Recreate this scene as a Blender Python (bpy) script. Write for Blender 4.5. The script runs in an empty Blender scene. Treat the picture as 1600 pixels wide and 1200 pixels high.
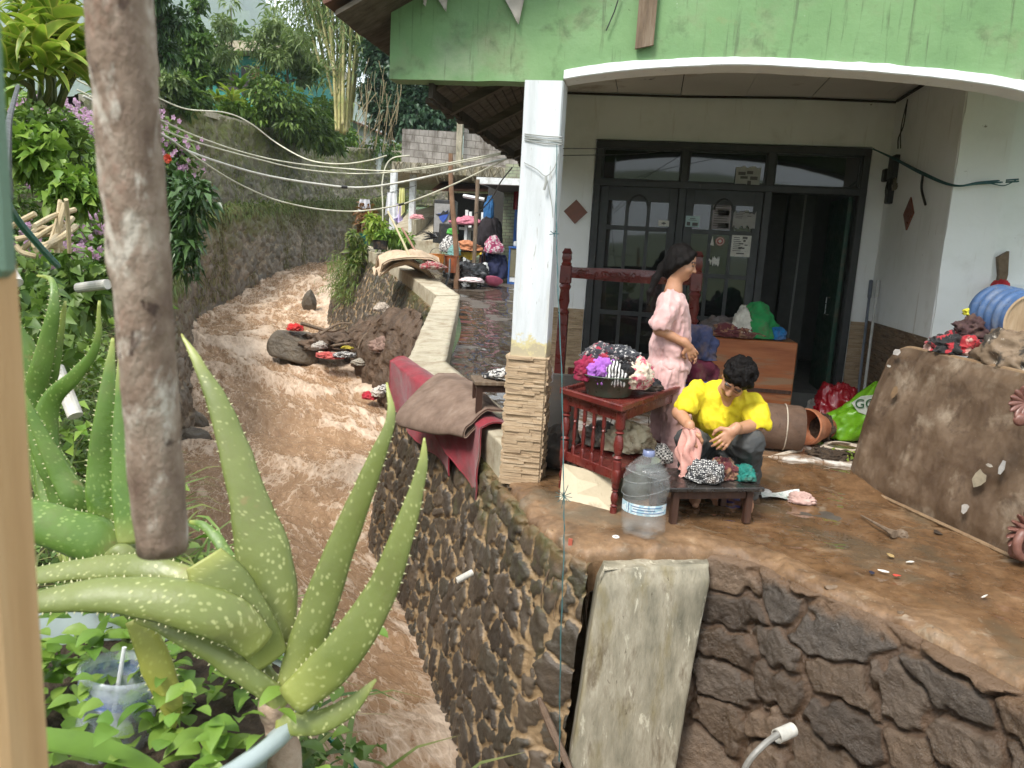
import bpy,math,random
import numpy as np
from mathutils import Vector,Matrix

SC=bpy.context.scene
COL=SC.collection
rad=math.radians
rng=np.random.default_rng(7)
random.seed(7)

# ------------------------------------------------------------------ camera
CAM_H=1.55
F_PX=1200.0
YAW,PITCH,ROLL=rad(9.7),rad(9.9),rad(3.2)
FW=np.array([-math.sin(YAW)*math.cos(PITCH),math.cos(YAW)*math.cos(PITCH),-math.sin(PITCH)])
_r0=np.array([math.cos(YAW),math.sin(YAW),0.0])
_u0=np.cross(_r0,FW)
RT=math.cos(ROLL)*_r0 + math.sin(ROLL)*_u0
UP=-math.sin(ROLL)*_r0 + math.cos(ROLL)*_u0
CP=np.array([0.0,0.0,CAM_H])
FH=np.array([-math.sin(YAW),math.cos(YAW),0.0])
cam_data=bpy.data.cameras.new('camera')
cam=bpy.data.objects.new('camera',cam_data)
COL.objects.link(cam)
cam.matrix_world=Matrix(((RT[0],UP[0],-FW[0],CP[0]),(RT[1],UP[1],-FW[1],CP[1]),(RT[2],UP[2],-FW[2],CP[2]),(0,0,0,1)))
cam_data.sensor_width=36.0
cam_data.lens=36.0*F_PX/1600.0
cam_data.clip_start=0.02
cam_data.clip_end=8000
cam_data.dof.use_dof=True
cam_data.dof.focus_distance=4.6
cam_data.dof.aperture_fstop=13.0
SC.camera=cam

# ------------------------------------------------------------------ world and sun: thin bright overcast
SUN_EL,SUN_AZ=rad(52),rad(205)      # azimuth measured clockwise from +Y
world=bpy.data.worlds.new('World')
SC.world=world
world.use_nodes=True
nt=world.node_tree
nt.nodes.clear()
w_out=nt.nodes.new('ShaderNodeOutputWorld')
w_bg=nt.nodes.new('ShaderNodeBackground')
w_sky=nt.nodes.new('ShaderNodeTexSky')
w_sky.sky_type='NISHITA'
w_sky.sun_disc=False
w_sky.sun_elevation=SUN_EL
w_sky.sun_rotation=SUN_AZ
w_sky.dust_density=4.0
w_sky.air_density=1.0
w_sky.ozone_density=1.0
w_tc=nt.nodes.new('ShaderNodeTexCoord')
w_noise=nt.nodes.new('ShaderNodeTexNoise')
w_noise.inputs['Scale'].default_value=2.2
w_noise.inputs['Detail'].default_value=6
w_ramp=nt.nodes.new('ShaderNodeValToRGB')
w_ramp.color_ramp.elements[0].position=0.25
w_ramp.color_ramp.elements[1].position=0.62
w_ramp.color_ramp.elements[0].color=(0.72,0.72,0.72,1)
w_ramp.color_ramp.elements[1].color=(0.95,0.95,0.95,1)
w_mix=nt.nodes.new('ShaderNodeMixRGB')
w_mix.inputs['Color2'].default_value=(8.6,8.9,9.2,1)   # cloud deck
nt.links.new(w_tc.outputs['Generated'],w_noise.inputs['Vector'])
nt.links.new(w_noise.outputs['Fac'],w_ramp.inputs['Fac'])
nt.links.new(w_ramp.outputs['Color'],w_mix.inputs['Fac'])
nt.links.new(w_sky.outputs['Color'],w_mix.inputs['Color1'])
nt.links.new(w_mix.outputs['Color'],w_bg.inputs['Color'])
w_bg.inputs['Strength'].default_value=0.1
nt.links.new(w_bg.outputs['Background'],w_out.inputs['Surface'])

sun_data=bpy.data.lights.new('sun','SUN')
sun_data.energy=2.8
sun_data.angle=rad(18)
sun_data.color=(1.0,0.955,0.89)
sun=bpy.data.objects.new('sun',sun_data)
COL.objects.link(sun)
_sd=Vector((math.sin(SUN_AZ)*math.cos(SUN_EL),math.cos(SUN_AZ)*math.cos(SUN_EL),math.sin(SUN_EL)))
sun.rotation_euler=_sd.to_track_quat('Z','Y').to_euler()
sun.location=(0,0,30)

SC.view_settings.view_transform='Standard'
SC.view_settings.look='None'
SC.view_settings.exposure=1.08
SC.view_settings.gamma=1.0
SC.cycles.max_bounces=8
SC.cycles.volume_bounces=3
SC.cycles.transparent_max_bounces=12
SC.cycles.use_denoising=True

# ------------------------------------------------------------------ placement helpers: every point gets a real depth
def ray(px,py):
    return FW + RT*(px-800.0)/F_PX - UP*(py-600.0)/F_PX
def gz(px,py,z=0.0):
    d=ray(px,py); return CP + d*((z-CAM_H)/d[2])
def gy(px,py,y):
    d=ray(px,py); return CP + d*(y/d[1])
def gx(px,py,x):
    d=ray(px,py); return CP + d*(x/d[0])
def at(px,py,dist):
    d=ray(px,py); return CP + d*(dist/float(d @ FH))
def nrm(v):
    v=np.asarray(v,float); return v/max(1e-9,np.linalg.norm(v))

# ------------------------------------------------------------------ numeric noise
def _hash(ix,iy,iz,seed):
    h=(ix.astype(np.int64)*374761393 + iy.astype(np.int64)*668265263 + iz.astype(np.int64)*2147483647 + seed*1274126177) & 0xffffffff
    h=((h ^ (h >> 13))*1274126177) & 0xffffffff
    h=((h ^ (h >> 16))*2246822519) & 0xffffffff
    return ((h ^ (h >> 15)) & 0xffffff)/float(0xffffff)
def vnoise(p,seed=0):
    p=np.asarray(p,float)
    i=np.floor(p); f=p-i; i=i.astype(np.int64)
    f=f*f*f*(f*(f*6-15)+10)
    x,y,z=i[...,0],i[...,1],i[...,2]
    fx,fy,fz=f[...,0],f[...,1],f[...,2]
    r=0
    for dx in (0,1):
        for dy in (0,1):
            for dz in (0,1):
                w=(fx if dx else 1-fx)*(fy if dy else 1-fy)*(fz if dz else 1-fz)
                r=r + w*_hash(x+dx,y+dy,z+dz,seed)
    return r*2-1
def fbm(p,oct=4,seed=0,gain=0.5):
    p=np.asarray(p,float); a,s,r=1.0,0,0
    for k in range(oct):
        r=r + a*vnoise(p*(2.03**k),seed+k*17); s+=a; a*=gain
    return r/s
def ridge(p,oct=3,seed=0):
    p=np.asarray(p,float); a,s,r=1.0,0,0
    for k in range(oct):
        r=r + a*(1-np.abs(vnoise(p*(2.0**k),seed+k*31))*2); s+=a; a*=0.5
    return r/s
def P2(x,y,z=0.0):
    x,y=np.broadcast_arrays(np.asarray(x,float),np.asarray(y,float))
    return np.stack([x,y,np.zeros_like(x)+z],-1)

# ------------------------------------------------------------------ objects, parts, labels
def tag(o,label=None,cat=None,group=None,kind=None):
    if label:o['label']=label
    if cat:o['category']=cat
    if group:o['group']=group
    if kind or (label and cat):o['kind']=kind or 'thing'
    return o
def thing(name,label,cat,loc=(0,0,0),group=None):
    o=bpy.data.objects.new(name,None)
    o.empty_display_size=0.1
    COL.objects.link(o)
    o.location=[float(c) for c in loc]
    return tag(o,label,cat,group)
def world_loc(o):
    return Vector(o['_w']) if '_w' in o else Vector(o.location)
def link_mesh(name,me,mat,parent=None,loc=(0,0,0)):
    o=bpy.data.objects.new(name,me)
    COL.objects.link(o)
    if mat is not None:
        for m in (mat if isinstance(mat,(list,tuple)) else [mat]):me.materials.append(m)
    o.location=loc
    if parent is not None:
        o.parent=parent
        o.location=Vector(loc)-world_loc(parent)
    o['_w']=[float(c) for c in loc]
    return o
def mesh_from(name,V,Fq=None,Ft=None,attrs=None,smooth=True,cattrs=None):
    """V (n,3); Fq (m,4) quads; Ft (k,3) tris; attrs name->(n,) floats; cattrs name->(n,3)"""
    me=bpy.data.meshes.new(name)
    V=np.asarray(V,np.float32)
    Fq=np.zeros((0,4),np.int32) if Fq is None else np.asarray(Fq,np.int32).reshape(-1,4)
    Ft=np.zeros((0,3),np.int32) if Ft is None else np.asarray(Ft,np.int32).reshape(-1,3)
    me.vertices.add(len(V)); me.vertices.foreach_set('co',V.ravel())
    nl=Fq.size+Ft.size
    me.loops.add(nl); me.loops.foreach_set('vertex_index',np.concatenate([Fq.ravel(),Ft.ravel()]).astype(np.int32))
    nf=len(Fq)+len(Ft)
    me.polygons.add(nf)
    st=np.concatenate([np.arange(len(Fq))*4,Fq.size+np.arange(len(Ft))*3]).astype(np.int32)
    me.polygons.foreach_set('loop_start',st)
    if smooth:me.polygons.foreach_set('use_smooth',np.ones(nf,bool))
    me.update(calc_edges=True)
    for k,a in (attrs or {}).items():
        t=me.attributes.new(k,'FLOAT','POINT'); t.data.foreach_set('value',np.asarray(a,np.float32).ravel())
    for k,a in (cattrs or {}).items():
        a=np.asarray(a,np.float32); a=np.concatenate([a,np.ones((len(a),1),np.float32)],1)
        t=me.attributes.new(k,'FLOAT_COLOR','POINT'); t.data.foreach_set('color',a.ravel())
    return me
def put(name,V,Fq,mat,parent=None,Ft=None,attrs=None,smooth=True,cattrs=None,base='bottom'):
    V=np.asarray(V,float).reshape(-1,3)
    lo,hi=V.min(0),V.max(0)
    c=(lo+hi)/2
    if base=='bottom':c[2]=lo[2]
    me=mesh_from(name,V-c,Fq,Ft,attrs,smooth,cattrs)
    return link_mesh(name,me,mat,parent,c)

class MB:
    """collects shapes, then links them as one mesh"""
    def __init__(s):s.v=[]; s.f=[]; s.n=0
    def add(s,V,F):
        V=np.asarray(V,float).reshape(-1,3)
        s.v.append(V); s.f+=[tuple(int(i)+s.n for i in f) for f in F]; s.n+=len(V); return s
    def box(s,c,size,R=None,bev=0.0):
        hx,hy,hz=[x/2 for x in size]
        if bev <= 0:
            V=np.array([[x,y,z] for x in (-hx,hx) for y in (-hy,hy) for z in (-hz,hz)])
            F=[(0,1,3,2),(4,6,7,5),(0,4,5,1),(2,3,7,6),(0,2,6,4),(1,5,7,3)]
        else:
            b=min(bev,hx*.9,hy*.9,hz*.9); V=[]; idx={}
            for sx in (-1,1):
                for sy in (-1,1):
                    for sz in (-1,1):
                        for ax in range(3):
                            h=[hx-b,hy-b,hz-b]; h[ax]+=b
                            idx[sx,sy,sz,ax]=len(V); V.append([sx*h[0],sy*h[1],sz*h[2]])
            V=np.array(V); F=[]
            for ax in range(3):
                o1,o2=(ax+1) % 3,(ax+2) % 3
                for sg in (-1,1):
                    q=[]
                    for a,bb in ((-1,-1),(1,-1),(1,1),(-1,1)):
                        t=[0,0,0]; t[ax]=sg; t[o1]=a; t[o2]=bb; q.append(idx[t[0],t[1],t[2],ax])
                    F.append(tuple(q if sg>0 else q[::-1]))
            for ax in range(3):
                o1,o2=(ax+1) % 3,(ax+2) % 3
                for s1 in (-1,1):
                    for s2 in (-1,1):
                        q=[]
                        for sg,w in ((-1,o1),(1,o1),(1,o2),(-1,o2)):
                            t=[0,0,0]; t[ax]=sg; t[o1]=s1; t[o2]=s2; q.append(idx[t[0],t[1],t[2],w])
                        F.append(tuple(q if s1*s2<0 else q[::-1]))
            for sx in (-1,1):
                for sy in (-1,1):
                    for sz in (-1,1):
                        q=[idx[sx,sy,sz,a] for a in range(3)]
                        F.append(tuple(q if sx*sy*sz>0 else q[::-1]))
        if R is not None:V=V @ np.asarray(R,float).T
        return s.add(V+np.asarray(c,float),F)
    def tube(s,pts,r,n=10,cap=True,squash=None):
        pts=np.asarray(pts,float); m=len(pts)
        r=np.broadcast_to(np.asarray(r,float),(m,))
        T=np.gradient(pts,axis=0); T /= np.maximum(1e-9,np.linalg.norm(T,axis=1))[:,None]
        a=np.array([0,0,1.0]) if abs(T[0][2])<.9 else np.array([1.0,0,0])
        N=nrm(np.cross(T[0],a)); V=[]; F=[]
        for i in range(m):
            N=nrm(N-T[i]*(N @ T[i])); B=np.cross(T[i],N)
            th=np.arange(n)*2*math.pi/n
            V.append(pts[i]+r[i]*(np.cos(th)[:,None]*N+np.sin(th)[:,None]*B*(squash or 1)))
        for i in range(m-1):
            for k in range(n):
                k2=(k+1) % n; F.append((i*n+k,i*n+k2,(i+1)*n+k2,(i+1)*n+k))
        if cap:F.append(tuple(range(n))[::-1]); F.append(tuple((m-1)*n+k for k in range(n)))
        return s.add(np.concatenate(V),F)
    def cyl(s,p0,p1,r0,r1=None,n=16,cap=True):
        return s.tube([p0,p1],[r0,r0 if r1 is None else r1],n,cap)
    def lathe(s,prof,c=(0,0,0),n=24,R=None,cap=(True,True),sq=(1,1)):
        th=np.arange(n)*2*math.pi/n; V=[]; F=[]; m=len(prof)
        for (r,z) in prof:V.append(np.stack([np.cos(th)*r*sq[0],np.sin(th)*r*sq[1],np.full(n,z)],1))
        V=np.concatenate(V)
        for i in range(m-1):
            for k in range(n):
                k2=(k+1) % n; F.append((i*n+k,i*n+k2,(i+1)*n+k2,(i+1)*n+k))
        if cap[0]:F.append(tuple(range(n))[::-1])
        if cap[1]:F.append(tuple((m-1)*n+k for k in range(n)))
        if R is not None:V=V @ np.asarray(R,float).T
        return s.add(V+np.asarray(c,float),F)
    def prism(s,poly,d):
        """polygon (list of 3d points) extruded along vector d"""
        poly=np.asarray(poly,float); n=len(poly)
        V=np.concatenate([poly,poly+np.asarray(d,float)])
        F=[tuple(range(n))[::-1],tuple(range(n,2*n))]+[(k,(k+1) % n,n+(k+1) % n,n+k) for k in range(n)]
        return s.add(V,F)
    def build(s,name,mat,parent=None,smooth=False,angle=None):
        V=np.concatenate(s.v); lo,hi=V.min(0),V.max(0); c=(lo+hi)/2; c[2]=lo[2]
        me=bpy.data.meshes.new(name)
        me.from_pydata((V-c).tolist(),[],s.f)
        if smooth or angle:
            me.polygons.foreach_set('use_smooth',np.ones(len(me.polygons),bool))
            if angle:me.set_sharp_from_angle(angle=rad(angle))
        me.update()
        return link_mesh(name,me,mat,parent,c)

def rotz(a):
    c,s=math.cos(a),math.sin(a); return np.array([[c,-s,0],[s,c,0],[0,0,1.0]])
def rotx(a):
    c,s=math.cos(a),math.sin(a); return np.array([[1.0,0,0],[0,c,-s],[0,s,c]])
def roty(a):
    c,s=math.cos(a),math.sin(a); return np.array([[c,0,s],[0,1.0,0],[-s,0,c]])
def frame_z(d,up=(0,0,1)):
    z=nrm(d); u=np.array(up,float)
    if abs(z @ u)>.95:u=np.array([1.0,0,0])
    x=nrm(np.cross(u,z)); y=np.cross(z,x); return np.stack([x,y,z],1)
def grid_faces(nu,nv):
    i=np.arange(nu-1)[:,None]; j=np.arange(nv-1)[None]
    a=(i*nv+j).ravel(); return np.stack([a,a+nv,a+nv+1,a+1],1)
def catmull(pts,n):
    pts=np.asarray(pts,float); m=len(pts)
    if m<3:
        t=np.linspace(0,1,n)[:,None]; return pts[0]*(1-t)+pts[-1]*t
    P=np.concatenate([[2*pts[0]-pts[1]],pts,[2*pts[-1]-pts[-2]]])
    t=np.linspace(0,m-1-1e-6,n); k=t.astype(int); f=(t-k)[:,None]
    a,b,c,d=P[k],P[k+1],P[k+2],P[k+3]
    return .5*((2*b)+(-a+c)*f+(2*a-5*b+4*c-d)*f*f+(-a+3*b-3*c+d)*f**3)
def copy_tree(o,parent=None):
    c=o.copy(); COL.objects.link(c)
    if parent is not None:c.parent=parent
    for ch in [x for x in bpy.data.objects if x.parent==o]:copy_tree(ch,c)
    return c
# ------------------------------------------------------------------ materials
class NT:
    """small helper round a material's node tree"""
    def __init__(s,name):
        s.m=bpy.data.materials.new(name); s.m.use_nodes=True
        s.t=s.m.node_tree; s.t.nodes.clear()
        s.out=s.t.nodes.new('ShaderNodeOutputMaterial')
        s.b=s.t.nodes.new('ShaderNodeBsdfPrincipled')
        s.t.links.new(s.b.outputs[0],s.out.inputs['Surface'])
        s.tc=s.t.nodes.new('ShaderNodeTexCoord').outputs['Object']
    def n(s,ty,**kw):
        x=s.t.nodes.new('ShaderNode'+ty)
        for k,v in kw.items():setattr(x,k,v)
        return x
    def l(s,a,b):s.t.links.new(a,b)
    def attr(s,name,color=False):
        x=s.n('Attribute',attribute_name=name); return x.outputs['Color' if color else 'Fac']
    def map(s,scale=(1,1,1),rot=(0,0,0),src=None):
        x=s.n('Mapping'); x.inputs['Scale'].default_value=scale; x.inputs['Rotation'].default_value=rot
        s.l(src or s.tc,x.inputs['Vector']); return x.outputs[0]
    def noise(s,scale=5,detail=6,rough=.55,dist=0,vec=None):
        x=s.n('TexNoise'); x.inputs['Scale'].default_value=scale; x.inputs['Detail'].default_value=detail
        x.inputs['Roughness'].default_value=rough; x.inputs['Distortion'].default_value=dist
        s.l(vec or s.tc,x.inputs['Vector']); return x.outputs['Fac']
    def ramp(s,fac,stops):
        x=s.n('ValToRGB'); e=x.color_ramp.elements
        while len(e)<len(stops):e.new(.5)
        for k,(p,c) in enumerate(stops):
            e[k].position=p; e[k].color=(c,c,c,1) if isinstance(c,(int,float)) else (*c,1)
        s.l(fac,x.inputs['Fac']); return x.outputs['Color']
    def mix(s,fac,a,b,mode='MIX'):
        x=s.n('MixRGB',blend_type=mode)
        for v,k in ((fac,'Fac'),(a,'Color1'),(b,'Color2')):
            if isinstance(v,(int,float)):x.inputs[k].default_value=v if k=='Fac' else (v,v,v,1)
            elif isinstance(v,tuple):x.inputs[k].default_value=(*v,1)
            else:s.l(v,x.inputs[k])
        return x.outputs[0]
    def math(s,op,a,b=0.0,clamp=False):
        x=s.n('Math',operation=op,use_clamp=clamp)
        for v,k in ((a,0),(b,1)):
            if isinstance(v,(int,float)):x.inputs[k].default_value=v
            else:s.l(v,x.inputs[k])
        return x.outputs[0]
    def set(s,k,v):
        i=s.b.inputs[k]
        if isinstance(v,(int,float)):i.default_value=v
        elif isinstance(v,tuple):i.default_value=(*v,1) if len(v)==3 and i.type=='RGBA' else v
        else:s.l(v,i)
    def bump(s,h,strength=.4,dist=.02):
        x=s.n('Bump'); x.inputs['Strength'].default_value=strength; x.inputs['Distance'].default_value=dist
        s.l(h,x.inputs['Height']); s.l(x.outputs[0],s.b.inputs['Normal']); return x

def surf(name,cols,scale=6,detail=8,rough=(.55,.85),bump=.3,bscale=60,bdist=.01,stains=(),stretch=(1,1,1),dist=0,spec=.4,metal=0,trans=0,sheen=0,lo=.3,hi=.7):
    """mottled surface: noise between cols, stains = [(colour, scale, threshold, softness, amount)]"""
    t=NT(name)
    v=t.map(stretch) if stretch != (1,1,1) else t.tc
    n=t.noise(scale,detail,.6,dist,v)
    if len(cols)==1:cols=[cols[0],tuple(c*.82 for c in cols[0])]
    k=len(cols)-1
    c=t.ramp(n,[(lo+(hi-lo)*i/k,cc) for i,cc in enumerate(cols)])
    for (sc,ss,th,so,am,*sx) in stains:
        m=t.noise(ss,8,.65,.3,t.map(sx[0]) if sx else v)
        f=t.ramp(m,[(th,0.0),(min(1,th+so),am)])
        c=t.mix(f,c,sc)
    t.set('Base Color',c)
    r=t.noise(scale*1.7+1,5,.6,0,v)
    t.set('Roughness',t.ramp(r,[(.35,rough[0]),(.65,rough[1])]))
    t.set('Specular IOR Level',spec); t.set('Metallic',metal)
    if trans:t.set('Transmission Weight',trans)
    if sheen:t.set('Sheen Weight',sheen)
    if bump:t.bump(t.noise(bscale,6,.6,0,v),bump,bdist)
    return t.m

def leafmat(name,dark,light,tip=None,rough=.45,trans=.35,edge=None,sc=None):
    """leaf blades: attribute r = random per leaf, u = across (0..1), v = along"""
    t=NT(name)
    c=t.mix(t.attr('r'),dark,light)
    if tip:c=t.mix(t.ramp(t.attr('v'),[(.55,0.0),(1.0,.9)]),c,tip)
    if edge:c=t.mix(t.ramp(t.attr('u'),[(.5,0.0),(.75,.2),(1.0,1.0)]),c,edge)
    n=t.noise(sc or 25,4)
    c=t.mix(.45,c,t.ramp(n,[(.3,.6),(.7,1.1)]),'MULTIPLY')
    t.set('Base Color',c); t.set('Roughness',rough); t.set('Specular IOR Level',.45)
    tr=t.n('BsdfTranslucent'); t.l(t.mix(.5,c,(.5,.7,.1),'MULTIPLY'),tr.inputs['Color'])
    mx=t.n('MixShader'); mx.inputs[0].default_value=trans
    t.l(t.b.outputs[0],mx.inputs[1]); t.l(tr.outputs[0],mx.inputs[2]); t.l(mx.outputs[0],t.out.inputs['Surface'])
    return t.m

def plain(name,col,rough=.5,spec=.5,metal=0,var=.15,scale=12,dirt=None,bump=0):
    d=tuple(max(0,c*(1-var)) for c in col); l=tuple(min(1,c*(1+var)) for c in col)
    st=[(dirt,9,.5,.2,.7)] if dirt else []
    return surf(name,[d,col,l],scale=scale,rough=(max(.05,rough-.1),min(1,rough+.1)),spec=spec,metal=metal,stains=st,bump=bump)

MUD=(.165,.09,.045)
M={}
M['white_wall']=surf('white plaster',[(.78,.79,.77),(.86,.87,.86),(.89,.90,.90)],scale=2.5,rough=(.6,.85),bump=.12,bscale=35,
                       stains=[((.45,.40,.33),3.2,.60,.25,.5),((.25,.2,.15),45,.70,.05,.6),((.42,.36,.29),7,.60,.14,.45,(2.2,2.2,.18)),((.13,.10,.07),17,.70,.02,.8)])
M['white_column']=surf('chipped white paint',[(.74,.78,.81),(.82,.85,.87),(.66,.69,.70)],scale=4,rough=(.5,.8),bump=.35,bscale=70,stretch=(3,3,.35),
                         stains=[((.33,.32,.29),16,.62,.05,.8),((.55,.53,.48),6,.6,.15,.5),((.16,.13,.1),34,.68,.03,.8)])
M['green_wall']=surf('green paint',[(.125,.235,.10),(.16,.29,.125),(.20,.335,.155)],scale=1.6,rough=(.55,.8),bump=.35,bscale=22,detail=12,
                       stains=[((.21,.23,.13),3,.54,.2,.7),((.085,.13,.06),6,.56,.14,.65),((.30,.36,.24),1.3,.58,.12,.5),((.05,.05,.03),38,.71,.03,.7),((.30,.22,.11),2.1,.63,.1,.5),((.075,.095,.05),9,.58,.10,.6,(2.5,2.5,.16)),((.42,.46,.36),26,.70,.02,.8)])
def _col():
    t=NT('chipped white column paint'); v=t.map((3,3,.35)); c=t.ramp(t.noise(4,8,.6,0,v),[(.3,(.48,.51,.52)),(.5,(.60,.63,.65)),(.7,(.68,.71,.73))])
    for sc,ss,th,so,am in (((.33,.32,.29),16,.62,.05,.8),((.50,.48,.42),5,.58,.15,.6),((.14,.11,.09),34,.67,.03,.8)):c=t.mix(t.ramp(t.noise(ss,8,.65,.3,v),[(th,0.0),(th+so,am)]),c,sc)
    z=t.n('SeparateXYZ'); t.l(t.tc,z.inputs[0]); zz=t.math('ADD',z.outputs[2],t.math('MULTIPLY',t.math('SUBTRACT',t.noise(16,8,.7),.5),.35))
    c=t.mix(t.ramp(zz,[(.97,.9),(1.0,0.0)]),c,(.58,.50,.24)); c=t.mix(t.ramp(t.math('SUBTRACT',zz,.02),[(.90,.85),(.93,0.0)]),c,(.42,.36,.25))
    t.set('Base Color',c); t.set('Roughness',.65); t.bump(t.noise(70,6,.6,0,v),.35,.01); return t.m
M['white_column']=_col()
M['trim_white']=surf('white trim paint',[(.76,.80,.84),(.83,.86,.88)],scale=9,rough=(.6,.8),bump=.25,stains=[((.4,.42,.38),22,.63,.06,.6)])
M['ceiling']=surf('ceiling board',[(.60,.57,.52),(.70,.67,.61)],scale=1.5,rough=(.7,.9),bump=.1,stains=[((.30,.22,.14),1.3,.58,.12,.7),((.06,.045,.03),1.9,.66,.06,.9)])
M['dark_frame']=surf('charcoal paint',[(.035,.037,.037),(.055,.057,.056)],scale=8,rough=(.35,.6),bump=.1,stains=[((.16,.14,.11),10,.63,.1,.5)])
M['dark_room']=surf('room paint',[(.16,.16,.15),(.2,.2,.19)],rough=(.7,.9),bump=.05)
M['door_green']=plain('green door',(.02,.07,.045),.4,dirt=(.12,.09,.06))
M['diamond_tile']=plain('red tile',(.20,.065,.035),.35,dirt=(.12,.06,.03))
M['concrete']=surf('weathered concrete',[(.15,.14,.10),(.30,.27,.20),(.44,.40,.31)],scale=5,detail=12,rough=(.6,.9),bump=.5,bscale=45,stretch=(1.5,1.5,.5),
                     stains=[((.20,.165,.08),3.5,.53,.12,.7),((.11,.08,.045),5,.54,.12,.75),((.58,.54,.42),9,.60,.06,.75),((.07,.05,.03),24,.66,.04,.8)])
M['coping']=surf('muddy concrete',[(.30,.25,.17),(.42,.37,.27),(.50,.45,.34)],scale=6,detail=12,rough=(.5,.9),bump=.4,bscale=50,
                   stains=[((.20,.13,.07),3.4,.52,.2,.8),((.13,.14,.06),6,.60,.12,.6)])
M['bark_pole']=surf('peeling bark',[(.11,.07,.05),(.22,.16,.12),(.34,.28,.225)],scale=48,detail=6,rough=(.7,.95),bump=.6,bscale=90,
                      stains=[((.50,.46,.40),42,.53,.10,.85),((.045,.025,.018),60,.60,.06,.9),((.26,.13,.09),25,.57,.1,.6)],stretch=(1,1,.6))
M['tan_wood']=surf('tan wood',[(.42,.25,.12),(.50,.31,.155),(.56,.37,.2)],scale=14,rough=(.5,.7),bump=.2,stretch=(4,4,.3))
M['grey_wood']=surf('weathered wood',[(.10,.07,.045),(.17,.12,.08),(.24,.19,.14)],scale=9,rough=(.7,.95),bump=.4,stretch=(4,4,.5),stains=[(MUD,4,.55,.2,.6)])
M['red_wood']=surf('red varnished wood',[(.075,.012,.010),(.125,.018,.014),(.17,.03,.022)],scale=9,rough=(.2,.5),bump=.15,bscale=40,spec=.6,
                     stains=[((.25,.13,.09),14,.62,.08,.6),(MUD,6,.6,.15,.7)])
M['black_wood']=surf('black lacquer',[(.012,.010,.009),(.03,.025,.022)],scale=9,rough=(.12,.5),spec=.6,bump=.1,stains=[((.20,.15,.12),8,.60,.06,.5)])
M['dark_wood']=surf('dark wood',[(.04,.018,.012),(.075,.035,.022)],scale=12,rough=(.4,.7),stretch=(3,3,.4),stains=[(MUD,8,.58,.15,.7)])
M['orange_wood']=surf('orange veneer',[(.22,.06,.02),(.33,.105,.035),(.40,.15,.06)],scale=5,rough=(.3,.6),bump=.15,stretch=(.35,1,3),stains=[((.26,.17,.10),3.5,.52,.1,.8),((.12,.05,.025),7,.6,.1,.6)])
M['mat_brown']=surf('muddy mattress',[(.07,.043,.026),(.12,.079,.049),(.19,.135,.09)],scale=3.4,detail=12,rough=(.3,.75),bump=.5,bscale=24,bdist=.012,
                      stains=[((.33,.27,.20),3.1,.54,.12,.65),((.06,.038,.024),5,.55,.10,.6),((.27,.09,.07),4.5,.66,.05,.55),((.06,.035,.02),7,.58,.1,.6),((.24,.17,.05),2.1,.66,.1,.5),((.42,.36,.28),55,.69,.03,.7),((.04,.025,.016),48,.67,.03,.7),((.04,.07,.06),5.5,.71,.02,.7)])
M['mat_trim']=plain('mattress piping',(.24,.16,.09),.8,dirt=MUD)
M['pvc']=plain('white pvc',(.72,.72,.70),.35,dirt=(.40,.34,.26))
M['pvc_dirty']=plain('muddy pvc',(.50,.48,.43),.5,var=.3,dirt=(.22,.17,.11))
M['pvc_in']=plain('pipe bore',(.10,.08,.05),.8)
M['twine_teal']=plain('teal twine',(.03,.10,.105),.7)
M['twine_grey']=plain('grey twine',(.30,.31,.29),.7)
M['cable_pale']=plain('pale cable',(.58,.56,.44),.5,var=.25,scale=4,dirt=(.28,.29,.16))
M['cable_black']=plain('black cable',(.02,.02,.02),.5)
M['rope_white']=plain('muddy rope',(.52,.45,.36),.85,dirt=MUD)
M['terracotta']=surf('terracotta',[(.30,.10,.045),(.40,.15,.07),(.46,.21,.12)],scale=9,rough=(.7,.9),stains=[((.12,.07,.04),6,.55,.15,.8)])
M['soil']=surf('dark soil',[(.025,.017,.011),(.055,.037,.024),(.10,.07,.045)],scale=30,rough=(.8,1),bump=.8,bscale=60,bdist=.02)
M['skin']=None
M['bare']=None
M['paper']=surf('wet paper',[(.55,.53,.48),(.72,.71,.67)],scale=12,rough=(.7,.9),stains=[((.30,.28,.26),50,.58,.05,.7),((.3,.42,.3),5,.6,.1,.4)])
M['grey_plastic']=plain('grey plastic',(.34,.40,.40),.4,dirt=(.2,.17,.12))

def glassmat(name,col=(.9,.95,.95),rough=.05,ior=1.45):
    t=NT(name); t.set('Base Color',col); t.set('Roughness',rough); t.set('Transmission Weight',1.0); t.set('IOR',ior); return t.m
def film(name,col,alpha_lo,alpha_hi,rough=.12,scale=6):
    """thin clear plastic: mostly see-through with shiny scuffs"""
    t=NT(name); n=t.noise(scale,6,.6)
    t.set('Base Color',col); t.set('Roughness',rough); t.set('Specular IOR Level',.8)
    t.set('Alpha',t.ramp(n,[(.35,alpha_lo),(.7,alpha_hi)])); return t.m
def pane(name):
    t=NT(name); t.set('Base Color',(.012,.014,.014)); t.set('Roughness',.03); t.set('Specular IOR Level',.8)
    t.bump(t.noise(1.5,2),.03,.02)
    return t.m
M['pane']=pane('dark window glass')

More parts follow.
